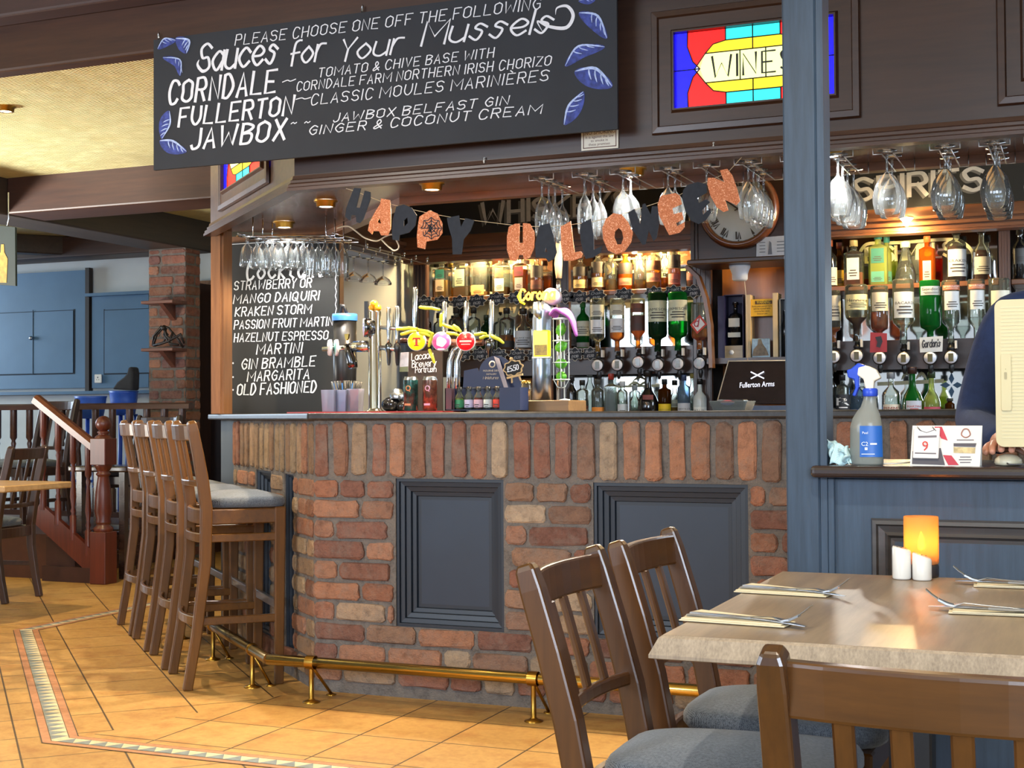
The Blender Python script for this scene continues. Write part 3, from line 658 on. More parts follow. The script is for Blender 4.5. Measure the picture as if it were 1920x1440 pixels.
# ---------------- stained glass light boxes in the canopy
def pane(c, st): return emit('lit_glass_'+c, c, st)
GLS = [pane('0a06e8', 1.6), pane('e81010', 1.2), pane('26c0c4', 1.0), pane('e8c020', 1.0), pane('dfea90', 1.0), pane('b4e84c', 1.2), emit('lead_came_dark', '14100c', 0)]
M_LEAD = plain('lead_came', '1c1a18', .6)
def stained(O, U, N, W, H, label, words, back):
    O = Vector(O); U = Vector(U); N = Vector(N); Z = Vector((0, 0, 1))
    r = thing('stained_glass_panel', label, 'stained glass', tuple(O+U*W/2))
    P = lambda a, b, d=0: O+U*a*W+Z*b*H+N*d
    cells = [(0, [(0, .02), (.088, .02), (.085, .2), (.12, .4), (.165, .5), (0, .5)]), (0, [(0, .5), (.165, .5), (.12, .6), (.085, .8), (.088, .98), (0, .98)]),
             (1, [(.088, .02), (.33, .02), (.33, .165), (.26, .2), (.2, .3), (.165, .5), (.12, .4), (.085, .2)]), (1, [(.088, .98), (.33, .98), (.33, .835), (.26, .8), (.2, .7), (.165, .5), (.12, .6), (.085, .8)]),
             (4, [(.13, .5), (.2, .31), (.8, .31), (.87, .5), (.8, .69), (.2, .69)]),
             (3, [(.2, .31), (.25, .2), (.33, .165), (.67, .165), (.75, .2), (.8, .31)]), (3, [(.2, .69), (.25, .8), (.33, .835), (.67, .835), (.75, .8), (.8, .69)]),
             (2, [(.33, .02), (.67, .02), (.67, .165), (.33, .165)]), (2, [(.33, .98), (.67, .98), (.67, .835), (.33, .835)])]
    cells += [(c, [(1-a, b) for a, b in p]) for c, p in cells[:4]]
    for c, p in cells:
        mb = MB(); n = len(p); vs = [P(a, b, d) for d in (.0, -.004) for a, b in p]
        tr = tess(p); mb.add(vs, [tuple(t_) for t_ in tr]+[tuple(n+i for i in t_) for t_ in tr]+[(k, (k+1) % n, n+(k+1) % n, n+k) for k in range(n)])
        mb.build('pane', GLS[c], r)
    mb = MB()
    def came(pts, w=.0045): mb.tube([P(a, b, .001) for a, b in pts], w*.5, 6, up=tuple(N))
    for m_ in (0, 1):
        f = lambda a: 1-a if m_ else a
        came([(f(.088), 0), (f(.085), .2), (f(.12), .4), (f(.165), .5), (f(.12), .6), (f(.085), .8), (f(.088), 1)]); came([(f(0), .5), (f(.16), .5)])
        came([(f(.13), .5), (f(.2), .31), (f(.25), .2), (f(.33), .165), (f(.5), .165)]); came([(f(.13), .5), (f(.2), .69), (f(.25), .8), (f(.33), .835), (f(.5), .835)])
        came([(f(.2), .31), (f(.5), .31)]); came([(f(.2), .69), (f(.5), .69)]); came([(f(.33), 0), (f(.33), .165)]); came([(f(.33), 1), (f(.33), .835)])
    came([(.5, 0), (.5, .31)]); came([(.5, .69), (.5, 1)]); came([(.42, .31), (.42, .69)]); came([(.58, .31), (.58, .69)])
    mb.build('lead_came', M_LEAD, r)
    if words:
        mb = MB(); wx = 0
        SER = {'W': '08 12 36 52 68', 'I': '02 08', 'N': '02 08 42 48', 'E': '48 08 02 42|05 35', 'S': '~47 28 07 15 35 43 22 03'}
        letter(mb, words, P(.245, .365), P(.755, .365), .27*H, N, .10, slant=0, lift=.003, wob=0, gap=1.9)
        mb.build('lettering', M_LEAD, r)
    # raised wooden frame round it
    mb = MB(); vs = []; fs = []; mo = [(-.085, .0), (-.08, .012), (-.06, .014), (-.055, .004), (-.05, .004), (-.012, .004), (-.004, .018), (.002, .018), (.004, -.002)]
    for e, d in mo:
        ea, eb = e/W*1, e/H
        vs += [P(a, b, d) for a, b in ((ea, eb), (1-ea, eb), (1-ea, 1-eb), (ea, 1-eb))]
    for i in range(len(mo)-1):
        for k in range(4): fs.append((i*4+k, i*4+(k+1) % 4, i*4+4+(k+1) % 4, i*4+4+k))
    mb.add(vs, fs); mb.build('frame', back, r); return r
a = at(1265, 206, 'y', 4.768); b_ = at(1565, 24, 'y', 4.768); a2 = at(1265, 62, 'y', 4.768)
stained((a.x, 4.768, a.z), (1, 0, 0), (0, -1, 0), b_.x-a.x, a2.z-a.z, 'stained glass light box reading WINES, crossed by the blue post', 'WINES', M_DKWOOD)
k0 = KA+CU*.40; 
stained(tuple(KA+CU*1.19+CN*.006+Vector((0, 0, 2.165))), tuple(-CU), tuple(CN), .74, .275, 'stained glass light box on slanted canopy corner, mostly behind the mussels blackboard', None, MC['dark_joinery_corner'])
a = at(1903, 155, 'y', 4.768)
stained((a.x+.03, 4.768, 2.174), (1, 0, 0), (0, -1, 0), .56, .28, 'stained glass light box at the right edge, only its frame corner showing', None, M_DKWOOD)

# ---------------- banner of felt letters
bn = thing('halloween_banner', 'string banner of black and orange glitter letters spelling HAPPY HALLOWEEN', 'banner', (-2.0, 4.73, 1.75))
t = NT('orange_glitter'); v = t.coords(); n = t.noise(v, 260, 2, .8); t.link(t.ramp(n, [(.42, lin('b8602c')), (.6, lin('d98450')), (.7, lin('ffe2c0'))]), t.bsdf.inputs['Base Color']); t.bsdf.inputs['Roughness'].default_value = .45; t.bump(n, .6, .003); M_GLIT = t.mat
M_FELT = plain('black_felt', '2a2f38', .95, var=.12, nscale=50)
BY = 4.735
z5 = lambda L: [(380+.1979*a, 280+.1979*b) for a, b in L]; z6 = lambda L: [(700+.2396*a, 260+.2396*b) for a, b in L]; z7 = lambda L: [(1140+.1979*a, 260+.1979*b) for a, b in L]
BL = [('k', z5([(1435, 365), (1500, 370), (1455, 550), (1490, 555), (1535, 390), (1590, 405), (1590, 470), (1525, 660), (1490, 700), (1455, 690), (1450, 625), (1410, 620), (1400, 680), (1350, 640), (1360, 560), (1395, 460)]), None),
 ('o', z5([(1690, 465), (1775, 480), (1785, 600), (1780, 760), (1755, 815), (1690, 815), (1670, 775), (1615, 775), (1605, 805), (1565, 770), (1580, 690), (1640, 580), (1680, 520)]), z5([(1675, 645), (1655, 690), (1690, 705)])),
 ('k', z6([(180, 530), (240, 515), (300, 540), (340, 600), (330, 680), (280, 735), (205, 755), (200, 800), (150, 790), (145, 740), (150, 640)]), z6([(265, 615), (240, 640), (240, 690), (270, 660)])),
 ('o', z6([(360, 610), (440, 560), (500, 585), (540, 660), (540, 740), (500, 790), (415, 805), (405, 865), (345, 850), (340, 760), (350, 670)]), z6([(440, 670), (430, 700), (440, 740), (465, 700)])),
 ('k', z6([(575, 620), (670, 600), (685, 690), (720, 620), (790, 640), (760, 720), (705, 790), (690, 905), (620, 905), (615, 780), (585, 680)]), None),
 ('o', z6([(1060, 690), (1110, 665), (1145, 665), (1140, 815), (1170, 815), (1170, 660), (1225, 665), (1260, 730), (1260, 850), (1225, 930), (1180, 950), (1170, 910), (1140, 910), (1120, 960), (1070, 950), (1045, 870), (1045, 770)]), None),
 ('k', z6([(1300, 680), (1380, 660), (1410, 760), (1435, 890), (1415, 940), (1370, 965), (1350, 935), (1310, 930), (1270, 930), (1265, 830), (1285, 740)]), z6([(1350, 850), (1340, 885), (1362, 888)])),
 ('o', z6([(1465, 690), (1545, 645), (1560, 780), (1575, 890), (1620, 880), (1640, 900), (1630, 930), (1560, 955), (1490, 955), (1470, 840)]), None),
 ('k', z6([(1630, 660), (1705, 625), (1725, 760), (1725, 870), (1790, 840), (1780, 890), (1720, 930), (1660, 940), (1625, 820), (1615, 720)]), None),
 ('o', z7([(50, 705), (130, 720), (190, 790), (235, 890), (220, 980), (160, 1065), (80, 1095), (0, 1060), (-45, 960), (-55, 850), (-20, 760)]), z7([(100, 845), (65, 880), (60, 940), (85, 1000), (125, 1000), (145, 940), (132, 875)])),
 ('k', z7([(190, 700), (250, 665), (305, 810), (325, 625), (350, 612), (405, 720), (415, 640), (470, 640), (485, 800), (460, 940), (430, 970), (385, 870), (355, 1000), (325, 1005), (230, 860)]), None),
 ('o', z7([(500, 540), (640, 515), (680, 540), (700, 620), (610, 660), (620, 715), (700, 695), (715, 765), (645, 800), (655, 830), (725, 790), (725, 840), (680, 890), (580, 915), (530, 820), (480, 720), (470, 620)]), None),
 ('k', z7([(750, 440), (850, 410), (930, 430), (940, 510), (850, 560), (860, 610), (930, 575), (965, 600), (890, 680), (900, 720), (970, 660), (975, 700), (930, 770), (860, 810), (790, 780), (730, 680), (700, 560), (710, 490)]), None),
 ('o', z7([(945, 370), (1000, 370), (1100, 410), (1060, 300), (1130, 285), (1180, 350), (1225, 480), (1250, 590), (1215, 630), (1110, 580), (1140, 680), (1095, 695), (1030, 650), (970, 540), (940, 430)]), None)]
sp = []
for k, (c, P, hole) in enumerate(BL):
    Y = BY-.003*(k % 2); q = [zx(x, y, Y) for x, y in P]; h = [zx(x, y, Y) for x, y in hole] if hole else None
    mb = MB(); mb.prism(q, Y, Y+.003, 'xz', hole=h); L = mb.build('letter', M_GLIT if c == 'o' else M_FELT, bn)
    tp = max(q, key=lambda a: a[1]); lo = min(P, key=lambda a: a[1]); sp.append((tp[0], BY+.004, tp[1]-.012))
    if k == 3:
        wb = MB(); cx, cy = 809, 428
        for a in range(8):
            ribbon_px(wb, [(cx, cy), (cx+9*math.cos(a*PI/4), cy+9*math.sin(a*PI/4)), (cx+19*math.cos(a*PI/4), cy+21*math.sin(a*PI/4))], 1.6, Y, taper=False)
        for r_ in (8, 14, 20): ribbon_px(wb, [(cx+r_*math.cos(a*PI/8)*(1 if a % 2 == 0 else .82), cy+r_*math.sin(a*PI/8)*(1 if a % 2 == 0 else .82)) for a in range(-8, 8)], 1.4, Y, taper=False)
        wb.build('web_print', M_FELT, L)
mb = MB(); mb.tube([(at(648, 352, 'y', BY).x, BY+.004, 1.980)]+sp+[(sp[-1][0]+.05, BY+.004, 1.982)], .0012, 5); mb.build('string', plain('string', 'b8a888', .8), bn)

# ---------------- cocktail blackboard and frieze boards
ck = thing('cocktail_chalkboard', 'tall blackboard listing cocktails behind the left end of the bar', 'sign', (-3.75, 6.04, 1.1))
KY = 6.03; a = at(424, 772, 'y', KY); b_ = at(632, 770, 'y', KY); tz = at(425, 456, 'y', KY).z
mb = MB(); mb.box(a.x, KY, 1.101, b_.x+.01, KY+.012, tz); mb.build('board', M_SLATE2, ck)
for tx, p0, p1, cap in (('Cocktails', (462, 524), (608, 518), 32), ('STRAWBERRY OR', (439, 544), (583, 538), 16), ('MANGO DAIQUIRI', (438, 569), (597, 562), 16), ('KRAKEN STORM', (441, 593), (583, 587), 16), ('PASSION FRUIT MARTINI', (439, 617), (627, 610), 15.5), ('HAZELNUT ESPRESSO', (439, 641), (614, 636), 15.5),
                        ('MARTINI', (481, 664), (565, 661), 18), ('GIN BRAMBLE', (453, 692), (590, 686), 18), ('MARGARITA', (464, 715), (579, 710), 18), ('OLD FASHIONED', (445, 741), (592, 735), 20)):
    chalkline(tx, p0, p1, cap, KY, ck, .14, plain('chalk_grey', 'cfd4d8', .9, var=.1, nscale=60))
mb = MB()
for x, y in ((432, 537), (432, 586), (432, 609), (432, 633), (437, 681), (437, 707), (437, 731)):
    p = at(x, y, 'y', KY); mb.ball((p.x, KY, p.z), .005, 8, 4, sy=.3)
mb.build('bullets', M_CHALK, ck)
mb = MB(); n = 40
for x0, x1 in ((a.x+.008, a.x+.008), (b_.x-.004, b_.x-.004)):
    for k in range(n):
        z0 = 1.11+(tz-1.13)*k/n; z1 = 1.11+(tz-1.13)*(k+1)/n; s_ = .003*(1 if k % 2 else -1)
        mb.bar((x0-s_, KY-.0015, z0), (x1+s_, KY-.0015, z1), .003, .002, up=(0, 1, 0))
mb.bar((a.x+.01, KY-.0015, tz-.008), (b_.x, KY-.0015, tz-.008), .003, .002, up=(0, 1, 0)); mb.build('wavy_border', M_CHALK, ck)
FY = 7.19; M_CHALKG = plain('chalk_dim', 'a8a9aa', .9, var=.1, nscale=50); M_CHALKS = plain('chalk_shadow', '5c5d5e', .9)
def frieze(name, label, x0, x1, z0, z1, words):
    r = thing(name, label, 'sign', ((x0+x1)/2, FY, z0)); mb = MB(); mb.box(x0, FY, z0, x1, FY+.02, z1); mb.build('board', M_SLATE2, r)
    tx, p0, p1, cap = words
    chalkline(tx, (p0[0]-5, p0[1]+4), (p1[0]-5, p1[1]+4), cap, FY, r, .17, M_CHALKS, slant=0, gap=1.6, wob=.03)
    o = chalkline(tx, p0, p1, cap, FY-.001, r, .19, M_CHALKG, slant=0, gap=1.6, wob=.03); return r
frieze('whiskeys_board', 'black frieze board lettered WHISKEYS above the left bottle shelves', at(742, 400, 'y', FY).x, at(1290, 400, 'y', FY).x, 2.125, 2.40, ('WHISKEYS', (905, 420), (1182, 396), 38))
frieze('spirits_board', 'black frieze board lettered SPIRITS above right bottle shelves', at(1475, 400, 'y', FY).x, .5, 2.125, 2.40, ('SPIRITS', (1604, 376), (1842, 355), 40))
# ================================================================== HANGING GLASSES
def wineglass(kind):
    """hung upside down: foot at z=0, bowl below"""
    foot = [(.0005, .0), (.034, -.001), (.034, -.003), (.008, -.007), (.0042, -.014)]
    prof = {'flute': foot+[(.0042, -.07), (.006, -.08), (.018, -.10), (.026, -.125), (.0285, -.155), (.027, -.195), (.0245, -.222)],
            'wine': foot+[(.0042, -.065), (.006, -.074), (.016, -.085), (.030, -.105), (.0385, -.135), (.039, -.155), (.035, -.185), (.031, -.205)],
            'big': foot+[(.0045, -.066), (.0065, -.076), (.022, -.092), (.040, -.120), (.049, -.155), (.0485, -.178), (.043, -.205), (.040, -.216)],
            'beer': foot+[(.006, -.016), (.010, -.022), (.006, -.030), (.009, -.036), (.024, -.052), (.032, -.085), (.034, -.115), (.036, -.14)],
            'coupe': foot+[(.0038, -.075), (.005, -.082), (.018, -.088), (.036, -.100), (.047, -.118), (.048, -.128)],
            'tulip': foot+[(.005, -.03), (.010, -.045), (.022, -.06), (.031, -.09), (.030, -.13), (.027, -.155), (.030, -.175)]}[kind]
    lip = prof[-1]; prof = prof+[(lip[0]-.001, lip[1]-.0012), (lip[0]-.0022, lip[1])]
    o = MB().lathe(prof, 20).build({'flute': 'champagne_flute', 'wine': 'wine_glass', 'big': 'large_wine_glass', 'beer': 'stemmed_beer_glass', 'coupe': 'coupe_glass', 'tulip': 'tulip_glass'}[kind], M_GLASS)
    return o
PROTO = {}
def hang(kind, loc, label, group, cat='glass', rz=0):
    if kind not in PROTO: o = PROTO[kind] = wineglass(kind)
    else: o = PROTO[kind].copy(); COL.objects.link(o)
    o.location = loc; o.rotation_euler = (0, 0, rz); o['label'] = label; o['category'] = cat; o['group'] = group
    return o
ZF = 1.992
def rack(px, label, Y0=4.82, Y1=5.24, z=1.984, gap=.024, step=.13, n=1):
    pass
rows = [(1014, 329, 'flute', 4, .072, 'beside the orange L of the banner'), (1094, 322, 'flute', 3, .09, 'above the banner letters L and O'), (1166, 317, 'wine', 2, .09, 'above the black banner letter W'),
        (1250, 311, 'wine', 2, .09, 'behind the orange banner letter E'), (1324, 305, 'wine', 1, .08, 'behind the orange banner letter N'), (1399, 297, 'wine', 4, .09, 'in front of the wall clock'),
        (1486, 290, 'wine', 2, .08, 'half hidden behind the blue post'), (1568, 282, 'big', 4, .108, 'beside the bright downlight'), (1660, 274, 'big', 2, .11, 'before the letter I of the spirits board'),
        (1766, 261, 'big', 3, .11, 'before the last letters of the spirits board'), (1861, 254, 'big', 4, .102, 'near the right edge beyond the spirits board'), (1948, 247, 'big', 3, .11, 'cut by the right edge of the photo')]
KN = {'flute': 'champagne flute', 'wine': 'wine glass', 'big': 'large wine glass', 'beer': 'stemmed beer glass', 'coupe': 'coupe glass', 'tulip': 'tulip glass'}
ORD = ['front', 'second', 'third', 'rearmost', 'last']
for px, py, k, n, st, where in rows:
    x = at(px, py, 'z', ZF).x; y0 = 4.87
    # keep the first glass on its line of sight at its true depth
    y0 = max(4.84, at(px, py, 'z', ZF).y+.01)
    for i in range(n):
        hang(k, (x+vscatter(.003), y0+.0+st*i, ZF-.006), f'{ORD[i]} clear {KN[k]} hanging {where}', 'glasses hanging from the canopy', rz=random.random()*3)
    r = thing('glass_rack', f'wire rack over {KN[k]} row {where}', 'rack', (x, 5.03, ZF), 0, 'wire glass racks under the canopy')
    for s_ in (-1, 1):
        mb = MB(); xx = x+s_*.019
        mb.tube([(xx+s_*.03, 4.85, 2.016), (xx+s_*.03, 4.85, 1.976), (xx, 4.85, 1.976), (xx, 5.22, 1.976), (xx+s_*.03, 5.22, 1.976), (xx+s_*.03, 5.22, 2.016)], .0022, 6, up=(.3, .2, 1)); mb.build('wire', M_STEEL, r)
# crowded round rack over the slanted corner
rk = thing('glass_rack', 'wide chrome glass rack hanging under the slanted canopy corner', 'rack', (-3.45, 5.55, 1.93), 0)
mb = MB()
q0 = Vector((-3.625, 5.42, 1.925)); ex = Vector((.925, .38, 0)).normalized(); ey = Vector((-.38, .925, 0)).normalized()
for j in range(4):
    a = q0+ey*(.085*j)+ex*(.03*j)
    mb = MB(); mb.tube([a, a+ex*.44] if j == 3 else [a+ex*.07+Vector((0, 0, .09)), a+ex*.07, a, a+ex*.44, a+ex*.41, a+ex*.41+Vector((0, 0, .09))], .0035, 6, up=(.1, .2, 1)); mb.build('wire', M_CHROME, rk)
for s_ in (.0, .44):
    mb = MB(); mb.tube([q0+ex*s_+Vector((0, 0, .012)), q0+ex*s_+ey*.255+ex*.09+Vector((0, 0, .012))], .0035, 6); mb.build('cross_wire', M_CHROME, rk)
bk = {0: 'beer', 1: 'tulip', 2: 'beer'}
for j in range(3):
    for i in range(6):
        p = q0+ex*(.035+.073*i+.03*j)+ey*(.0425+.085*j)+Vector((0, 0, .004))
        kk = 'tulip' if i >= 4 or j == 2 and i > 2 else 'beer'
        hang(kk, p, f'{KN[kk]} number {i+1} along the {["front", "middle", "rear"][j]} rail of the crowded corner rack', 'glasses on the corner rack', rz=random.random())
# rails beside the side wall with coupes
sr = thing('glass_rack', 'slim chrome hanging rails along the white side wall', 'rack', (-3.52, 6.7, 1.94), 0)
for s_ in (0, .1, .2):
    mb = MB(); pts = [(-3.40-s_, 6.24, 1.99), (-3.40-s_, 6.24, 1.945), (-3.44-s_, 7.05, 1.945), (-3.44-s_, 7.05, 1.99)]; mb.tube(pts, .004, 6, up=(.3, .1, 1)); mb.build('rail', M_STEEL, sr)
    for k in range(6):
        mb = MB(); y = 6.26+.14*k; mb.tube([(-3.402-s_, y, 1.945), (-3.402-s_, y, 1.965)], .0045, 6); mb.ball((-3.402-s_, y, 1.967), .007, 8, 5); mb.build('peg', M_CHROME, sr)
for i, (px, y) in enumerate(((640, 6.35), (663, 6.45), (690, 6.55), (718, 6.72), (610, 6.2))):
    x = at(px, 480, 'y', y).x; hang('coupe' if i < 4 else 'tulip', (x, y, 1.935), f'{"coupe" if i < 4 else "tulip"} glass hanging before the white side wall, {["second", "third", "fourth", "fifth", "first"][i]} from the blackboard', 'coupe glasses by the side wall')

# ================================================================== BACK BAR
BB = thing('back_bar', 'dark wooden back bar with mirrored bays and two bottle shelves', 'back bar', (-2.0, 7.3, 0))
YF = 7.22; YB = 7.66; YBOT = 7.45
X = lambda px, Y=YF: at(px, 600, 'y', Y).x
ZS1 = at(900, 556, 'y', YBOT).z; ZS2 = at(1090, 653, 'y', YBOT).z; ZL = 1.062; ZR = at(1700, 529, 'y', YBOT).z-.012; ZTOP = at(900, 487, 'y', YF).z
def column(x0, x1, z0=0, z1=2.12):
    mb = MB(); mb.box(x0, YF+.13, z0, x1, YF+.165, z1); w = x1-x0
    for f in (.12, .36, .64, .88): mb.bar((x0+w*f, YF+.129, z0), (x0+w*f, YF+.129, z1), .014, .012, up=(0, 1, 0))
    mb.build('column', M_DKWOODZ, BB)
xl = X(757); xc0, xc1 = X(1036), X(1052); xr0, xr1 = X(1288), X(1322); xm0 = X(1480); xm1 = X(1540); xk0, xk1 = X(1872), X(1893)
column(xl, X(782)); column(xc0, xc1); column(xm0, xm1); column(xk0, xk1)
column(xr0, xr1, 0, 1.95)
mb = MB(); mb.box(xl, YF-.005, ZTOP-.0, xr1, YF+.10, 2.125)
for k, (dz, dy) in enumerate(((.02, .02), (.045, .03), (.075, .018))): mb.box(xl, YF-.005-dy, ZTOP+dz, xr1, YF, ZTOP+dz+.016)
mb.build('cornice_left', M_MIDWOOD, BB)
mb = MB(); mb.box(xm0, YF-.005, ZTOP+.02, .6, YF+.10, 2.125)
for k, (dz, dy) in enumerate(((.03, .02), (.055, .03), (.085, .018))): mb.box(xm0, YF-.005-dy, ZTOP+dz, .6, YF, ZTOP+dz+.016)
mb.build('cornice_right', M_MIDWOOD, BB)
t = NT('bar_mirror'); t.bsdf.inputs['Metallic'].default_value = 1; t.bsdf.inputs['Base Color'].default_value = (.72, .74, .72, 1); t.bsdf.inputs['Roughness'].default_value = .06; M_MIR = t.mat
M_ETCH = plain('gilt_etching', 'd9cfa0', .5, var=.1)
for nm, x0, x1 in (('l', X(783, YB), X(1038, YB)), ('m', X(1051, YB), X(1330, YB)), ('r', X(1540, YB), X(1872, YB)), ('e', X(1893, YB), .6)):
    mb = MB(); mb.box(x0, YB-.012, 1.0, x1, YB, 2.1); o = mb.build('mirror', M_MIR, BB)
    ym = YB-.013
    if nm == 'l':
        e = MB(); letter(e, 'Old', (X(870, ym), ym, at(870, 620, 'y', ym).z), (X(930, ym), ym, at(930, 600, 'y', ym).z), .20, FN, .14, gap=1.1); letter(e, 'Bush', (X(905, ym), ym, at(930, 600, 'y', ym).z), (X(1000, ym), ym, at(1000, 585, 'y', ym).z), .16, FN, .12, gap=1.1)
        e.bar((X(862, ym), ym, at(862, 500, 'y', ym).z), (X(1010, ym), ym, at(1010, 497, 'y', ym).z), .012, .001, up=(0, 1, 0)); e.build('etched_writing', M_ETCH, o)
    if nm == 'm':
        e = MB(); letter(e, 'SMUGGLE', (X(1130, ym), ym, at(1130, 513, 'y', ym).z), (X(1285, ym), ym, at(1285, 505, 'y', ym).z), .085, FN, .2, slant=0); letter(e, '57', (X(1240, ym), ym, at(1240, 530, 'y', ym).z), (X(1258, ym), ym, at(1258, 530, 'y', ym).z), .06, FN, .2)
        e.bar((X(1135, ym), ym, at(1135, 488, 'y', ym).z), (X(1290, ym), ym, at(1290, 478, 'y', ym).z), .012, .001, up=(0, 1, 0))
        for x, y in ((1190, 722), (1200, 712), (1210, 722)): ribbon_px(e, [(x-14, y+3), (x, y-5), (x+14, y+3)], 5, ym)
        e.bar((X(1150, ym), ym, at(1150, 725, 'y', ym).z), (X(1235, ym), ym, at(1235, 723, 'y', ym).z), .014, .001, up=(0, 1, 0)); e.build('etched_writing', M_ETCH, o)
    if nm == 'r':
        e = MB(); letter(e, 'BUSHMILLS', (X(1625, ym), ym, at(1625, 492, 'y', ym).z), (X(1785, ym), ym, at(1785, 480, 'y', ym).z), .075, FN, .2, slant=0)
        ribbon_px(e, [(1610, 478), (1625, 458), (1660, 456), (1700, 454), (1770, 449), (1800, 452), (1822, 470), (1825, 492)], 6, ym, taper=False)
        ribbon_px(e, [(1645, 720), (1690, 718), (1770, 714)], 7, ym, taper=False); ribbon_px(e, [(1690, 712), (1700, 700), (1712, 712)], 6, ym); ribbon_px(e, [(1716, 712), (1728, 700), (1738, 712)], 6, ym); e.build('etched_writing', M_ETCH, o)
        f = MB()
        for a in range(4):
            p = [zx(1784+q*math.cos(a*PI/2+o_), 722+q*1.1*math.sin(a*PI/2+o_), ym) for q, o_ in ((2, 0), (12, .45), (22, 0), (12, -.45))]; f.prism(p, ym, ym+.0008)
        f.build('etched_flower', plain('etched_blue', '3e6486', .5), o)
def slab(name, x0, x1, z, th=.03, y0=7.27, m=M_MIDWOOD):
    mb = MB(); mb.box(x0, y0, z-th, x1, YB-.014, z); return mb.build(name, m, BB, bevel=.004)
for x0, x1 in ((X(783), xc0-.002), (xc1+.002, xr0-.002), (xm1+.002, xk0-.002), (xk1+.002, .6)):
    slab('upper_shelf', x0, x1, (ZS1 if x0 < -1.5 else ZR)-.0015, .028, 7.37); slab('lower_shelf', x0, x1, ZS2-.0015, .03, 7.375)
    mb = MB(); mb.box(x0, 7.345, ZS2-.155, x1, 7.373, ZS2-.004); mb.build('optic_rail', M_DKWOOD, BB)
mb = MB(); mb.box(xl, 7.10, 0, .6, YB, ZL-.0015); mb.build('base_counter', M_DKWOOD, BB)
# nook between the bays
xn0, xn1 = xr1+.002, xm0-.002
mb = MB(); mb.box(xn0, 7.60, ZL, xn1, YB, 2.1); mb.build('nook_back', wood('nook_ply', '8a4f26', 'b87438', 'z', .35, .5, .3), BB)
zn = at(1400, 672, 'y', 7.35).z
mb = MB(); mb.box(xn0, 7.24, zn-.03, xn1, 7.6, zn); mb.build('nook_shelf', M_DKWOOD, BB)
mb = MB(); zc0 = at(1400, 492, 'y', 7.0).z; mb.box(X(1290, 7.0), 6.98, zc0, xm0+.03, 7.30, zc0+.026); mb.build('clock_shelf', M_DKWOOD, BB, bevel=.006)
mb = MB(); mb.box(X(1296, 7.06), 7.06, zc0+.027, xm0+.03, 7.18, 2.42)
for s_ in (.012, .03): mb.box(X(1296, 7.06)+s_, 7.06-.012, zc0+.03, X(1296, 7.06)+s_+.010, 7.06, 2.40)
mb.build('clock_cabinet', M_DKWOOD, BB)
mb = MB(); P = [at(1288, 500, 'y', 7.18), at(1310, 520, 'y', 7.18), at(1324, 560, 'y', 7.18), at(1332, 610, 'y', 7.18), at(1335, 690, 'y', 7.18)]
mb.sweep(P, [(-.01, -.03), (.01, -.03), (.01, .03), (-.01, .03)], up=(0, 1, 0)); mb.build('arched_bracket', M_MIDWOODZ, BB)
# small flared lamps over the bays
def baylamp(px, py, Y, label):
    p = at(px, py, 'y', Y); r = thing('cabinet_lamp', label, 'lamp', (p.x, p.y, p.z), 0, 'warm lamps over the bottle bays')
    mb = MB(); mb.lathe([(.006, -.028), (.012, -.018), (.020, -.002), (.033, .012), (.030, .014)], 16); mb.build('bulb', emit('warm_bulb', 'ffd890', 26), r, world=False)
    mb = MB(); mb.lathe([(.034, .014), (.036, .018), (.016, .024), (.0, .025)], 16); mb.build('cap', M_OLDBRASS, r, world=False)
    lamp('cabinet_lamp_light', 'POINT', (p.x, p.y, p.z-.06), 15, (1, .70, .32), shadow_soft_size=.02)
    lamp('cabinet_lamp_light', 'POINT', (p.x, p.y-.06, p.z+.03), 1.2, (1, .66, .28), shadow_soft_size=.02)
baylamp(901, 465, 7.36, 'glowing lamp above the left whiskey bay'); baylamp(1190, 453, 7.36, 'glowing lamp above the middle whiskey bay, behind the letters'); baylamp(1700, 414, 7.16, 'glowing lamp above the right spirits bay')

# ---------------- bottles
def frost(name, c, a=.55): return thin_glass(name, c, .8, .3, a, c)
LIQ = {'amber': thin_glass('amber_spirit', 'f0a448', .6, .12, .38, 'e8922a'), 'gold': thin_glass('gold_spirit', 'f0c050', .5, .12, .4, 'e0b040'), 'clear': thin_glass('clear_spirit', 'f2f6f4', .8, .2, .06, 'e8eef0'),
       'dark': thin_glass('dark_spirit', '5a2010', .5, .12, .7, '481a10'), 'rose': thin_glass('rose_spirit', 'eda070', .6, .12, .4, 'e88a58'), 'lime': thin_glass('lime_spirit', 'd8e890', .5, .12, .35, 'd0e080'), 'milk': plain('milk_white', 'd5dcd8', .35), 'red': thin_glass('red_spirit', 'b03a20', .5, .1, .6, 'a83820')}
GLZ = {'clear': M_BGLASS, 'green': thin_glass('green_glass', '2c9a44', .8, .25, .4, '1f8a3c'), 'dkgreen': thin_glass('dark_green_glass', '2a5a34', .8, .25, .55, '214a2c'), 'brown': thin_glass('brown_glass', '6a3a18', .8, .2, .6, '54300f'), 'black': plain('black_glass', '141416', .12, coat=.4), 'white': plain('white_bottle', 'cfd8d6', .25), 'orange': thin_glass('orange_glass', 'c86a20', .8, .2, .6, 'b85a18'),
       'mint': thin_glass('mint_glass', 'dfe89a', .8, .25, .3, 'd6e090'), 'blue': thin_glass('pale_blue_glass', 'b8d4ee', .8, .25, .25, 'b0cce8')}
INK = plain('label_ink', '38322e', .6)
def flat(c): return plain('paper_'+c, c, .6, var=.05, nscale=30)
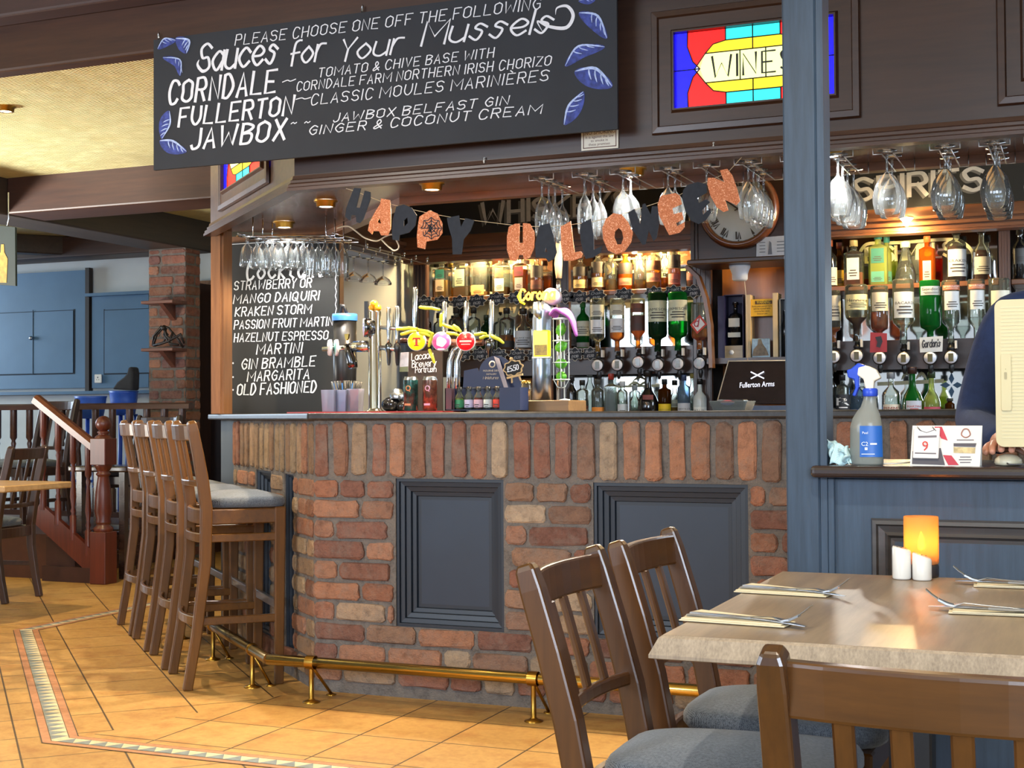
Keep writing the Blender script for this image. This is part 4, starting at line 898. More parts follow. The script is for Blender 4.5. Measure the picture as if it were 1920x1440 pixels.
def bprof(style, r, h):
    nr = max(.0125, r*.33)
    if style == 'long': return [(r*.9, 0), (r, .006), (r, h*.62), (r*.93, h*.67), (nr*1.15, h*.76), (nr, h*.80), (nr, h*.95), (nr*1.12, h*.955), (nr*1.12, h)]
    if style == 'stout': return [(r*.9, 0), (r, .006), (r, h*.70), (r*.9, h*.745), (nr*1.2, h*.79), (nr, h*.81), (nr, h*.93), (nr*1.1, h*.94), (nr*1.1, h)]
    if style == 'bulb': return [(r*.8, 0), (r*.86, .006), (r, h*.18), (r, h*.34), (r*.8, h*.46), (nr*1.2, h*.60), (nr, h*.66), (nr, h*.95), (nr*1.1, h)]
    if style == 'cone': return [(r*.95, 0), (r, .006), (r*.85, h*.3), (r*.5, h*.6), (nr, h*.8), (nr, h)]
    if style == 'flask': return [(r*.85, 0), (r, .01), (r, h*.5), (r*.9, h*.58), (nr, h*.70), (nr*.9, h*.9), (nr*1.1, h)]
BN = {}
def bottle(px, w, top, base, Y, style, glass, liq, fill, labels, cap, label, inv=False, group='bottles on the upper shelf', capfrac=.12, name='spirit_bottle', rz=.28):
    x = at(px, 600, 'y', Y).x; k = mpp(px, Y); r = w*k/2; h = at(px, top, 'y', Y).z-base
    if inv: h = base_top(px, top, Y)-base
    b = thing(name, label, 'bottle', (x, Y, base), 0, group)
    sq = style == 'square'; S = (lambda z: h-z) if inv else (lambda z: z)
    nr = max(.0125, r*.34)
    def mk(prof_or, rr=1, z0=0, z1=1):
        mb = MB()
        if sq:
            d = r*.62; sh = h*.73
            def boxy(e, za, zb):
                q = [(-r+e, -d+e), (r-e, -d+e), (r-e, d-e), (-r+e, d-e)]; c_ = .22*r; P = []
                for i, (a, c) in enumerate(q):
                    sx, sy = (1 if a < 0 else -1), (1 if c < 0 else -1)
                    P += [(a, c+sy*c_), (a+sx*c_, c)] if i % 2 == 0 else [(a+sx*c_, c), (a, c+sy*c_)]
                return P
            P = boxy(0 if rr == 1 else .003, 0, 0); n = len(P)
            zs = [0, sh] if rr == 1 else [.008, z1]
            vs = [(a, c, S(z)) for z in zs for a, c in P]
            mb.add(vs, [tuple(range(n))]+[(i, (i+1) % n, n+(i+1) % n, n+i) for i in range(n)]+([tuple(range(n, 2*n))] if rr != 1 else []), 0)
            if rr == 1:
                vs = [(a, c, S(sh)) for a, c in P]+[(a*nr/r*1.0, c*nr/d*.9, S(h*.79)) for a, c in P]; mb.add(vs, [(i, (i+1) % n, n+(i+1) % n, n+i) for i in range(n)], 0, True)
                mb.lathe([(nr, S(h*.785)), (nr, S(h*.97)), (nr*1.1, S(h*.97)), (nr*1.1, S(h))], 12)
        else:
            pf = bprof(style, r, h)
            if rr != 1:
                pf2 = [(.0005, z0)]; 
                for a, z in [(a, z) for a, z in pf if z0 < z < z1]: pf2.append((max(.004, a-.003), z))
                def rad(z):
                    for (a, za), (c, zb) in zip(pf, pf[1:]):
                        if za <= z <= zb: return a+(c-a)*((z-za)/max(1e-6, zb-za))
                    return pf[-1][0]
                pf2.insert(1, (max(.004, rad(z0)-.003), z0)); pf2 += [(max(.004, rad(z1)-.003), z1), (.0005, z1)]; pf = pf2
            else: pf = [(.0005, .004)]+pf
            mb.lathe([(a, S(z)) for a, z in pf], 18)
        return mb
    opaque = glass in ('black', 'white')
    body = mk(None).build('glass_body', GLZ[glass], b, world=False)
    if liq and not opaque:
        # liquid lies at the bottom as the bottle stands
        if inv: z0, z1 = h*(1-fill), h*.985
        else: z0, z1 = .008, h*fill
        mk(None, .9, z0, z1).build('liquid', LIQ[liq], b, world=False)
    ncap = MB(); ch = h*capfrac
    if cap:
        z0, z1 = (h-ch, h+.004); ncap.lathe([(.0005, S(z1)), (nr*1.25, S(z1)), (nr*1.3, S(z1-.004)), (nr*1.3, S(z0)), (nr*1.05, S(z0))], 12); ncap.build('cap', plain('cap_'+cap, cap, .4, var=.05), b, world=False)
    for L in labels:
        v0, v1, c, wf = L[:4]; z0, z1 = v0*h, v1*h; mb = MB(); tw = L[4] if len(L) > 4 else None; ic = L[5] if len(L) > 5 else '38322e'
        if sq:
            y = -r*.62-.0012; hw_ = r*wf*.86; mb.add([(-hw_, y, z0), (hw_, y, z0), (hw_, y, z1), (-hw_, y, z1), (-hw_, y+.001, z0), (hw_, y+.001, z0), (hw_, y+.001, z1), (-hw_, y+.001, z1)], [(0, 1, 2, 3), (4, 7, 6, 5), (0, 4, 5, 1), (2, 6, 7, 3), (1, 5, 6, 2), (3, 7, 4, 0)]); f = lambda u, z: (u*hw_, y-.0006, z)
        else:
            R_ = r+.0009; a0 = PI*.42*wf; n = 8; vs = []
            for i in range(n+1):
                a = -PI/2+rz+a0*(2*i/n-1); vs += [(R_*math.cos(a), R_*math.sin(a), z0), (R_*math.cos(a), R_*math.sin(a), z1)]
            mb.add(vs, [(2*i, 2*i+2, 2*i+3, 2*i+1) for i in range(n)], 0, True); R2 = R_+.0007
            f = lambda u, z: (R2*math.cos(-PI/2+rz+a0*u), R2*math.sin(-PI/2+rz+a0*u), z)
        lo = mb.build('label', flat(c), b, world=False)
        im = MB(); H_ = z1-z0
        if tw:
            vs, fs = glyphs(tw); xa = min(v[0] for v in vs); xb = max(v[0] for v in vs); ya = max(v[1] for v in vs); kk = 1.7/(xb-xa); th = min(H_*.34, kk*ya*(r*wf))
            im.add([f((v[0]-xa)*kk-.85, z0+H_*.52+v[1]/ya*th) for v in vs], fs)
        for q, ww in ((.16, .55), (.28, .7), (.40, .5)) if H_ > .03 else ((.3, .6),):
            if tw and q > .3 and H_ < .05: continue
            im.add([f(ww*(i/5-1), z0+H_*(q+s_)) for s_ in (0, .05) for i in range(11)], [(i, i+1, i+12, i+11) for i in range(10)])
        _child(im, 'print', plain('ink_'+ic, ic, .6), lo)
    return b
def base_top(px, top, Y): return at(px, top, 'y', Y).z
def _child(mb, name, m, par):
    o = mb.build(name, m, None); o.parent = par; return o
U_ = 'bottles on the upper whiskey shelf'; YX = {1247: .09, 1575: .1, 1664: .1, 1105: .12, 1189: .12, 1264: .12, 1298: .12, 1606: .12}
for d in [(793, 20, 480, 'long', 'clear', 'amber', .4, [(.42, .72, '9aa0a4', .9), (.12, .28, '8d8674', .9)], 'e0b838', 'round whiskey bottle with silver-grey labels at left end of upper shelf'),
    (829, 33, 486, 'square', 'clear', 'gold', .45, [(.50, .72, '2f7a72', .62), (.16, .46, 'd8c8a4', .62)], 'd8bc50', 'square bottle with teal label over a cream label, upper shelf'),
    (866, 33, 474, 'square', 'clear', 'gold', .22, [(.24, .62, '8c9a86', .7)], 'e2d48a', 'square bottle with one tall sage-green label on upper shelf'),
    (900, 35, 470, 'square', 'clear', 'gold', .10, [(.03, .24, 'd2945a', .86)], '3a3a30', 'almost empty square bottle with a low tan label under the lamp'),
    (940, 31, 476, 'square', 'clear', 'gold', .2, [(.44, .66, 'd0461e', .62), (.10, .40, 'd6cca4', .7)], 'd05a2a', 'square bottle with bright orange label above cream label'),
    (976, 27, 477, 'square', 'clear', 'amber', .62, [(.46, .70, '7c2434', .8), (.12, .42, 'a8a0a0', .7)], '6a1a20', 'square amber bottle with burgundy label above grey label'),
    (1007, 24, 476, 'long', 'clear', 'amber', .45, [(.40, .70, '4a4440', .95), (.12, .34, '6a3a30', .9)], '1c1816', 'whiskey bottle with charcoal label beside the dark column')]:
    px, w, top, *r_ = d; st, gl, lq, fi, lb, cp, tx = r_; bottle(px, w, top, ZS1, YBOT+YX.get(px, 0), st, gl, lq, fi, lb, cp, tx, group=U_)
for d in [(1061, 17, 488, 'long', 'clear', 'amber', .6, [(.38, .66, '2a2624', .95), (.10, .3, 'c8b070', .9)], '1c1816', 'amber bottle with black label just right of the dark column'),
    (1089, 28, 477, 'long', 'clear', 'amber', .64, [(.42, .66, '2b2726', .95), (.10, .32, 'd0b878', .85)], '2a1c18', 'amber bottle with black and gold labels below the orange L'),
    (1122, 26, 466, 'long', 'clear', 'amber', .5, [(.42, .68, '2b2726', .95), (.10, .32, 'dccb90', .85)], '1c1c1c', 'paler whiskey bottle with black arched label and cream label'),
    (1146, 23, 474, 'stout', 'clear', 'gold', .3, [], 'd8c870', 'clear nearly unlabelled bottle left of the bright orange whiskey'),
    (1173, 27, 470, 'long', 'orange', 'amber', .66, [(.40, .68, '2b2420', .9), (.12, .3, 'a06a50', .8)], 'd08a30', 'bright orange-amber bottle with black arched label below the letter O'),
    (1201, 23, 470, 'stout', 'clear', 'gold', .25, [], '8a8a50', 'clear gold bottle before the etched mirror letters'),
    (1226, 28, 460, 'stout', 'clear', 'gold', .62, [(.42, .64, '6a4a30', .9), (.16, .36, 'a06a58', .85)], '30281c', 'golden whiskey bottle with brown label under the black letter W'),
    (1247, 19, 466, 'stout', 'clear', 'amber', .3, [], '6a6a3a', 'slim clear bottle with a little amber left, upper shelf'),
    (1265, 24, 452, 'long', 'clear', 'rose', .42, [(.42, .70, '24201f', .95), (.08, .30, 'a0605a', .85)], '141414', 'tall bottle with black label and pink lower label near clock cabinet'),
    (1300, 25, 494, 'long', 'clear', 'red', .62, [(.30, .6, '7a4038', .9)], '2a1a14', 'red-amber bottle at right end beneath the clock shelf')]:
    px, w, top, *r_ = d; st, gl, lq, fi, lb, cp, tx = r_; bottle(px, w, top, ZS1, YBOT+YX.get(px, 0), st, gl, lq, fi, lb, cp, tx, group=U_)
M_ = 'bottles standing on the lower whiskey shelf'
for d in [(798, 22, 585, 'stout', 'brown', 'dark', .5, [(.3, .6, '7a6a5a', .9)], '2a1c14', 'brown bottle behind the tallest chrome tap handle'),
    (823, 20, 588, 'stout', 'clear', 'amber', .5, [], '2a2018', 'amber bottle behind the yellow foam finger'),
    (856, 30, 578, 'stout', 'clear', 'amber', .45, [(.1, .34, '6a5030', .8)], '1a1a1a', 'black-capped amber bottle behind the pink tap badge'),
    (888, 26, 578, 'stout', 'clear', 'clear', .4, [(.12, .36, 'b8b8a8', .8)], '1a1a1a', 'black-capped clear bottle above red tap badge'),
    (912, 22, 592, 'long', 'dkgreen', 'dark', .4, [], '20301c', 'dark green bottle between the two right tap handles'),
    (950, 29, 579, 'stout', 'clear', 'amber', .36, [(.06, .22, '2a2a28', .95)], '1c1c1c', 'black-capped clear bottle with a dark band label low down'),
    (981, 33, 580, 'flask', 'clear', 'clear', .3, [(.05, .46, 'c8ccd0', .9, 'MOURNE DEW')], '2a2622', 'clear bottle with wide pale grey label beside the silver column'),
    (1071, 22, 596, 'long', 'black', None, 0, [(.08, .5, '5a5a5c', .95)], '141414', 'black bottle half hidden behind the purple-topped lime holder'),
    (1093, 25, 566, 'long', 'green', 'amber', .3, [(.26, .58, 'd6d4be', .95, 'JAMESON'), (.02, .12, '8a8a84', .9)], '2a6a3a', 'small green whiskey bottle standing upright by the lime holder')]:
    px, w, top, *r_ = d; st, gl, lq, fi, lb, cp, tx = r_; bottle(px, w, top, ZS2, YBOT, st, gl, lq, fi, lb, cp, tx, group=M_)
# optics with upturned bottles
YO = 7.285
def optic(px, cy, desc, tagc=None):
    p = at(px, cy, 'y', YO-.03); r = thing('spirit_optic', f'round-dial spirit measure under {desc}', 'optic', (p.x, YO, p.z), 0, 'spirit measures on the rail')
    mb = MB(); mb.lathe([(.0005, -.030), (.034, -.030), (.036, -.026), (.036, -.016), (.0005, -.016)], 20, axis='y'); mb.build('dial_rim', M_BLACK, r, world=False)
    mb = MB(); mb.lathe([(.0005, -.0325), (.0305, -.0325), (.0305, -.030)], 20, axis='y'); mb.build('dial', plain('dial_white', 'd5d9e2', .4), r, world=False)
    mb = MB(); mb.box(-.012, -.036, -.020, .012, -.0326, .020); mb.build('sight_glass', plain('sight_olive', '57502c', .15), r, world=False)
    mb = MB(); mb.lathe([(.017, .036), (.020, .045), (.020, .052), (.014, .056), (.012, .075)], 14, (0, 0, 0)); mb.box(-.006, -.01, .03, .006, .012, .05); mb.build('collar', M_BLACK, r, world=False)
    mb = MB(); mb.lathe([(.012, -.036), (.014, -.05), (.010, -.066), (.006, -.078)], 12); mb.build('spout', M_BLACK, r, world=False)
    mb = MB(); mb.box(.018, -.02, .045, .028, .012, .085); mb.build('clip', plain('clip_white', 'd8d2c4', .4), r, world=False)
    return p.z+.073
O_ = 'upturned bottles on the optics'
def upturned(px, w, top, cy, st, gl, lq, fi, lb, desc):
    z = optic(px, cy, 'the '+desc); bottle(px, w, top, z, YO, st, gl, lq, fi, lb, None, 'upturned '+desc, inv=True, group=O_)
for a in [(1120, 28, 560, 685, 'stout', 'clear', 'gold', .18, [(.66, .88, 'c8c8b8', .8), (.34, .60, 'd4d8dc', .8)], 'clear bottle with white labels, first on the optics'),
    (1157, 28, 560, 684, 'stout', 'clear', 'amber', .38, [(.68, .88, 'ccc8b4', .8), (.36, .62, 'd0d4d8', .8)], 'amber bottle with white labels, second on the optics'),
    (1196, 28, 560, 679, 'long', 'clear', 'amber', .55, [(.72, .9, '6a3a28', .8), (.36, .66, '4a2c24', .9)], 'amber bottle with dark brown arched label'),
    (1233, 36, 549, 684, 'stout', 'dkgreen', 'dark', .5, [(.50, .86, 'c9cdb0', .95, 'JAMESON')], 'darker green whiskey bottle on the optics'),
    (1271, 36, 548, 682, 'stout', 'green', 'lime', .3, [(.50, .86, 'd4d8bc', .95, 'JAMESON')], 'brighter green whiskey bottle on the optics'),
    (1311, 30, 568, 681, 'stout', 'clear', 'amber', .45, [], 'amber bottle behind the red and white diamond sign'),
    (1563, 27, 545, 669, 'stout', 'clear', 'amber', .3, [(.42, .9, 'b8b4a4', .9, 'COGNAC')], 'clear brandy bottle nearest the blue post'),
    (1606, 43, 534, 667, 'flask', 'clear', 'dark', .42, [(.55, .82, 'd6cf9e', .9, 'Hennessy')], 'bulbous dark brandy bottle with cream label'),
    (1649, 33, 536, 671, 'stout', 'clear', 'rose', .55, [(.56, .88, 'cfc9b4', .8)], 'rose-amber spiced rum bottle above the red card'),
    (1694, 40, 524, 672, 'long', 'clear', 'clear', .3, [(.40, .80, 'd4dce0', .85, 'BACARDI')], 'clear white-rum bottle between the red and white cards'),
    (1744, 38, 526, 671, 'stout', 'green', 'lime', .5, [(.76, .90, 'c8ccc4', .9, "Gordon's")], "bright green gin bottle"),
    (1783, 33, 526, 670, 'long', 'clear', 'clear', .4, [(.84, .92, 'b86a4a', .9, 'SMIRNOFF', 'e8e0d8'), (.52, .82, 'ccd0d2', .7)], 'clear vodka bottle with brown band, left of the pair'),
    (1831, 32, 524, 669, 'long', 'clear', 'clear', .4, [(.84, .92, 'b86a4a', .9, 'SMIRNOFF', 'e8e0d8'), (.52, .82, 'ccd0d2', .7)], "clear brown-banded vodka bottle partly behind the worker's shoulder"),
    (1874, 38, 522, 668, 'stout', 'clear', 'clear', .3, [(.5, .8, 'd8d4c0', .8)], "clear bottle rising above the worker's shoulder")]: upturned(*a)
# cards on the optics
def card(pxs, c0, words, label, ring=None, nm='brand_card'):
    p = [zx(x, y, YO-.075) for x, y in pxs]; cx = sum(a for a, _ in p)/len(p); cz = min(b for _, b in p); r = thing(nm, label, 'card', (cx, YO-.075, cz))
    Y = YO-.075; mb = MB(); mb.prism(p, Y, Y+.003); mb.build('card', flat(c0), r)
    if ring:
        mx = sum(a for a, _ in p)/len(p); mz = sum(b for _, b in p)/len(p); ip = [(mx+(a-mx)*.74, mz+(b-mz)*.74) for a, b in p]; mb = MB(); mb.prism(ip, Y-.001, Y); mb.build('inner_field', flat(ring), r)
    mb = MB(); words(mb, Y-.0018); mb.build('wording', plain('card_ink_'+nm, '2a2a34' if ring is None else 'b03040', .6), r)
card([(1632, 623), (1663, 625), (1663, 660), (1631, 661)], 'a03038', lambda m, Y: [m.prism([zx(x, y, Y) for x, y in ((1641, 632), (1652, 630), (1655, 640), (1650, 652), (1643, 650), (1645, 641))], Y, Y+.0005)], 'small red card with a dark figure hung on an optic', None, 'red_card')
CARD2 = ([(1724, 633), (1768, 630), (1767, 659), (1725, 661)], 'd6d8d6', lambda m, Y: chalk3(m, "Gordon's", (1729, 652), (1763, 650), 14, Y), "white card with looping dark script below the bright green bottle", None, 'white_card')
def chalk3(m, tx, p0, p1, cap, Y): letter(m, tx, at(*p0, 'y', Y), at(*p1, 'y', Y), cap*mpp(p0[0], Y), FN, .12, gap=1.1)
card(*CARD2)
card([(1312, 590), (1326, 608), (1307, 626), (1294, 609)], 'c8402e', lambda m, Y: chalk3(m, 'd', (1301, 613), (1309, 612), 16, Y), 'red and white diamond sign lettered d on the end optic', 'e8e4e0', 'diamond_sign')
R_ = 'bottles on the upper spirits shelf'
for d in [(1557, 27, 452, 'long', 'black', None, 0, [(.04, .42, 'cfc3a8', .9)], '8a4a2a', 'dark bottle with cream label, first right of the post'),
    (1575, 18, 456, 'long', 'brown', 'gold', .4, [(.06, .4, 'd0a030', .9)], '6a2a1a', 'slim brown bottle with gold label behind the first dark one'),
    (1602, 35, 452, 'square', 'clear', 'rose', .30, [(.14, .62, 'c4c8c8', .75)], 'a09068', 'square clear bottle with silver label and a little pink spirit'),
    (1648, 34, 437, 'square', 'mint', 'lime', .6, [(.42, .70, '2a6a60', .8), (.06, .26, '4a8a78', .8)], '2a7a80', 'pale green gin bottle with teal cap and labels'),
    (1664, 18, 444, 'long', 'mint', 'lime', .5, [(.1, .3, '4a8a78', .8)], '3a8a8a', 'second teal-capped bottle half hidden behind the gin'),
    (1699, 42, 455, 'cone', 'clear', 'clear', .4, [], 'e0e4b0', 'clear cone-shaped bottle under the lamp of the spirits bay'),
    (1740, 29, 444, 'square', 'orange', 'amber', .7, [(.06, .48, 'c0a090', .6)], 'c8642c', 'square orange liqueur bottle with orange cap'),
    (1795, 35, 428, 'stout', 'clear', 'dark', .66, [(.10, .60, 'b4b8b8', .95, 'KRAKEN')], '181818', 'dark rum bottle with broad white label on upper shelf'),
    (1842, 34, 425, 'flask', 'clear', 'dark', .56, [(.12, .44, 'b0ac9c', .8)], '2a2220', 'dark brandy decanter with wide base and pale label'),
    (1914, 26, 428, 'long', 'black', None, 0, [(.3, .6, '4a4a48', .9)], '101010', 'black bottle standing in the bay beyond the fluted column')]:
    px, w, top, st, gl, lq, fi, lb, cp, tx = d; bottle(px, w, top, ZR, YBOT+YX.get(px, 0), st, gl, lq, fi, lb, cp, tx, group=R_)
L_ = 'bottles on the back counter'; YL = 7.305
for d in [(1071, 19, 705, 'long', 'black', None, 0, [], '2a2a2a', 'dark bottle on back counter beside the lime holder'),
    (1091, 23, 714, 'stout', 'clear', 'clear', .5, [(.05, .35, '6a3a28', .9, 'BAILEYS', 'd8c8b0')], '20201c', 'clear bottle with brown label on back counter'),
    (1105, 18, 694, 'long', 'clear', 'clear', .5, [], 'c8ccc8', 'tall clear bottle with silver top on back counter'),
    (1120, 24, 712, 'stout', 'clear', 'clear', .6, [(.04, .30, 'd8842c', .9)], '4a4a44', 'clear bottle with orange label on back counter'),
    (1145, 24, 702, 'square', 'clear', 'clear', .7, [], 'a83a30', 'square clear bottle with red cap on back counter'),
    (1166, 20, 716, 'stout', 'clear', 'clear', .5, [(.1, .4, 'c8d0d4', .8)], 'd0d4d4', 'clear bottle right of the red-capped one on back counter'),
    (1189, 20, 724, 'flask', 'clear', 'clear', .4, [], 'c0c4c4', 'small cut-glass bottle left of the wide black bottle'),
    (1214, 39, 696, 'bulb', 'black', None, 0, [(.40, .50, '7a3a34', .4)], '1a1614', 'wide-shouldered black liqueur bottle with small red seal'),
    (1245, 25, 712, 'stout', 'brown', 'dark', .5, [(.05, .38, 'e0c020', .85, 'ADVOCAAT')], '14181a', 'brown bottle with round yellow label on back counter'),
    (1264, 18, 714, 'flask', 'clear', 'gold', .3, [(.3, .5, 'c8c8b0', .8)], '1c1c1c', 'slim bottle behind the yellow-labelled one'),
    (1281, 24, 704, 'stout', 'blue', 'clear', .5, [(.04, .36, 'c4c8d0', .95, 'ABSOLUT')], '3a4a6a', 'pale blue clear vodka bottle with grey label on back counter'),
    (1298, 15, 699, 'long', 'clear', 'clear', .5, [], 'c8b060', 'slim gold-capped bottle behind the white one'),
    (1311, 25, 712, 'flask', 'white', None, 0, [(.05, .3, 'dfe4e0', .9, 'MALIBU')], '141414', 'opaque white bottle with black cap on back counter'),
    (1556, 20, 690, 'long', 'black', None, 0, [(.03, .2, '6a6a66', .9)], '181818', 'tall dark bottle on back counter just right of the post'),
    (1578, 26, 704, 'stout', 'clear', 'clear', .4, [(.02, .55, '20242c', .95, 'R', 'e0e4e8')], '1c1c20', 'bottle with black label bearing a white R'),
    (1606, 34, 704, 'flask', 'blue', 'clear', .5, [(.02, .2, '3a68b8', .9)], 'd0d8e0', 'pale blue bottle behind the spray bottle'),
    (1669, 34, 700, 'flask', 'clear', 'clear', .5, [(.03, .3, 'd8cfc0', .9, "PIMM'S", '8a3028')], '8a8e92', "clear bottle with cream label left of the round green one"),
    (1709, 39, 690, 'bulb', 'green', 'lime', .6, [(.06, .34, 'c0c4d0', .6, 'MARTINI', 'b03030')], '3a2420', 'round green vermouth bottle with disc label'),
    (1745, 32, 699, 'bulb', 'mint', 'lime', .5, [(.03, .24, 'b84a5a', .9)], '2a3a20', 'yellow-green bottle with pink label on back counter'),
    (1779, 18, 748, 'stout', 'brown', 'dark', .6, [], '3a3a30', 'small squat jar before the etched flower')]:
    px, w, top, st, gl, lq, fi, lb, cp, tx = d; bottle(px, w, top, ZL, YL+YX.get(px, 0), st, gl, lq, fi, lb, cp, tx, group=L_)
# price tags
def ptag(px, py, Y, lab, grp, w=34, h=22):
    p = at(px, py, 'y', Y); k = mpp(px, Y); r = thing('price_tag', lab, 'price tag', (p.x, Y, p.z), 0, grp)
    def cloud(s_): return [((w*.5+2.2*math.cos(8*a))*k*math.cos(a)*s_, (h*.5+1.8*math.cos(8*a))*k*math.sin(a)*s_) for a in [2*PI*i/48 for i in range(48)]]
    mb = MB(); mb.prism(cloud(1.06), .0, .003); mb.build('rim', plain('tag_rim', 'b4aea0', .8), r, world=False)
    mb = MB(); mb.prism(cloud(.96), -.001, .0); mb.build('board', plain('tag_black', '20242c', .7), r, world=False)
    mb = MB(); letter(mb, random.choice(['Bush', 'Irish', 'Malt', 'Oak']), (-w*.3*k, -.0011, 1.5*k), (w*.3*k, -.0011, 2.5*k), 4.5*k, FN, .2); letter(mb, random.choice(['£5.50', '£4.90', '£6.20', '£9.00']), (-w*.2*k, -.0011, -6.5*k), (w*.2*k, -.0011, -6*k), 4.5*k, FN, .2)
    mb.build('chalk_price', M_CHALKG, r, world=False)
for x, y in ((795, 566), (828, 567), (862, 566), (894, 564), (931, 560), (969, 558), (1060, 557), (1086, 557), (1118, 554), (1170, 552), (1226, 549), (1263, 547), (1300, 546)): ptag(x, y, 7.315, 'small black chalk price tag with scalloped pale rim on the upper shelf edge', 'price tags on the upper shelf')
for x, y in ((868, 665), (900, 664), (935, 665), (970, 666), (1003, 666), (1078, 664), (1107, 663)): ptag(x, y, 7.285, 'small black chalk price tag with scalloped pale rim on the optic rail', 'price tags on the optic rail', 32, 22)
# ---------------- nook contents
ck2 = at(1386, 393, 'y', 7.05); clock = thing('wall_clock', 'round wooden wall clock with white face and roman numerals', 'clock', (ck2.x, 7.05, ck2.z))
kk = mpp(1386, 7.05); R0 = 62*kk
mb = MB(); mb.lathe([(R0*.98, -.03), (R0*1.02, -.045), (R0*1.08, -.05), (R0*1.17, -.04), (R0*1.22, -.02), (R0*1.22, .008), (R0*.9, .008)], 40, axis='y'); mb.build('case', wood('clock_wood', '4a2616', '6e3c22', 'x', .25, 1, .6), clock, world=False)
mb = MB(); mb.lathe([(.0005, -.022), (R0, -.022), (R0, -.0)], 40, axis='y', sm=False); mb.build('face', plain('clock_face', 'b9c2c8', .4, var=.03), clock, world=False)
mb = MB()
for h_, tx in enumerate(('XII', 'I', 'II', 'III', 'IIII', 'V', 'VI', 'VII', 'VIII', 'IX', 'X', 'XI')):
    a = PI/2-h_*PI/6; c = Vector((math.cos(a), 0, math.sin(a))); e = Vector((math.sin(a), 0, -math.cos(a))); o = c*R0*.70; w_ = .011*len(tx)
    letter(mb, tx, o-e*w_/2+Vector((0, -.0225, 0)), o+e*max(w_, .001)/2+Vector((0, -.0225, 0)) if len(tx) > 1 else o+e*.0005+Vector((0, -.0225, 0)), .034, FN, .2, up=c, slant=0, wob=0, gap=2.4)
    mb.bar(c*R0*.93+Vector((0, -.0225, 0)), c*R0*.97+Vector((0, -.0225, 0)), .006, .001, up=(0, 1, 0))
mb.build('numerals', INK, clock, world=False)
for a, L, w_ in ((2.5, .55, .008), (.35, .8, .006)):
    mb = MB(); mb.bar((-.02*math.cos(a), -.026, -.02*math.sin(a)), (R0*L*math.cos(a), -.026, R0*L*math.sin(a)), w_, .001, up=(0, 1, 0)); mb.build('hand', INK, clock, world=False)
nt = thing('pinned_notice', 'small white printed notice pinned under the wall clock', 'notice', (at(1442, 460, 'y', 7.03).x, 7.03, 1.9)); p = [zx(x, y, 7.03) for x, y in ((1419, 446), (1490, 440), (1490, 478), (1418, 482))]
mb = MB(); mb.prism(p, 7.03, 7.032); mb.build('paper', flat('c9ccd2'), nt)
mb = MB()
for k in range(4): q = at(1424, 455+6*k, 'y', 7.029); mb.bar((q.x, 7.0285, q.z), (q.x+.03, 7.0285, q.z), .004, .0005, up=(0, 1, 0)); mb.bar((q.x+.09, 7.0285, q.z), (q.x+.14, 7.0285, q.z), .004, .0005, up=(0, 1, 0))
q = at(1444, 466, 'y', 7.0285); mb.prism([(q.x-.012, q.z-.03), (q.x+.01, q.z-.03), (q.x+.006, q.z+.03), (q.x-.004, q.z+.04)], 7.0285, 7.029); mb.build('wording', plain('notice_grey', '70747c', .6), nt)
sp_ = at(1387, 492, 'y', 7.12); ps = thing('pull_cord_switch', 'white flared ceiling pull switch with hanging cord in the nook', 'switch', (sp_.x, 7.12, zc0-.001))
kk = mpp(1387, 7.12); mb = MB(); mb.lathe([(.0005, 0), (20*kk, 0), (20*kk, -4*kk), (17*kk, -10*kk), (15*kk, -16*kk), (14.5*kk, -26*kk), (12*kk, -29*kk), (.0005, -30*kk)], 24); mb.build('housing', plain('switch_white', 'c6cdd6', .35), ps, world=False)
mb = MB(); mb.tube([(.024, 0, -28*kk), (.03, 0, -.15), (.034, 0, -.3), (.037, 0, -.50)], .0022, 6); mb.build('cord', plain('cord_cream', 'c8b49a', .7), ps, world=False)
def boxat(pxs, Y, d, z0=None): x0, zt = zx(pxs[0], pxs[1], Y); x1, zb = zx(pxs[2], pxs[3], Y); return x0, Y, (z0 if z0 is not None else zb), x1, Y+d, zt
M_PBOX = plain('purple_card', '262244', .5)
wb = boxat((1357, 553, 1394, 671), 7.36, .10, zn+.001); bx = thing('boxed_whiskey', 'open purple gift box displaying a black whiskey bottle on nook shelf', 'gift box', ((wb[0]+wb[3])/2, 7.4, zn))
mb = MB(); x0, y0, z0, x1, y1, z1 = wb; xo = zx(1346, 600, 7.36)[0]
mb.box(x0, y1-.004, z0, x1, y1, z1); mb.box(x1-.003, y0, z0, x1, y1, z1); mb.box(x0, y0, z1-.004, x1, y1, z1); mb.box(xo, y0, z0, x0, y0+.004, z1-.005); mb.box(x0, y0, z0, x0+.003, y1, z1); mb.build('carton', M_PBOX, bx)
mb = MB(); zw = z0+.07; mb.box(x0+.004, y0-.002, z0, x1-.004, y0+.02, zw); mb.lathe([(.0005, -.004), (.014, -.004), (.014, 0)], 6, ((x0+x1)/2-.012, y0-.002, z0+.034), axis='y', mi=1); mb.build('wood_base', [wood('box_oak', '7a6238', '9a8050', 'x'), flat('d8d8d8')], bx)
w_ = (x1-x0)*.36; cx = (x0+x1)/2; zb_ = zw+.004; hb = (z1-zb_)*.86; mb = MB(); mb.lathe([(.0005, 0), (w_, 0), (w_, hb*.66), (w_*.8, hb*.72), (w_*.3, hb*.76), (w_*.3, hb*.93), (w_*.45, hb*.94), (w_*.42, hb)], 16, (cx, y0+.05, zb_)); mb.build('bottle', GLZ['black'], bx)
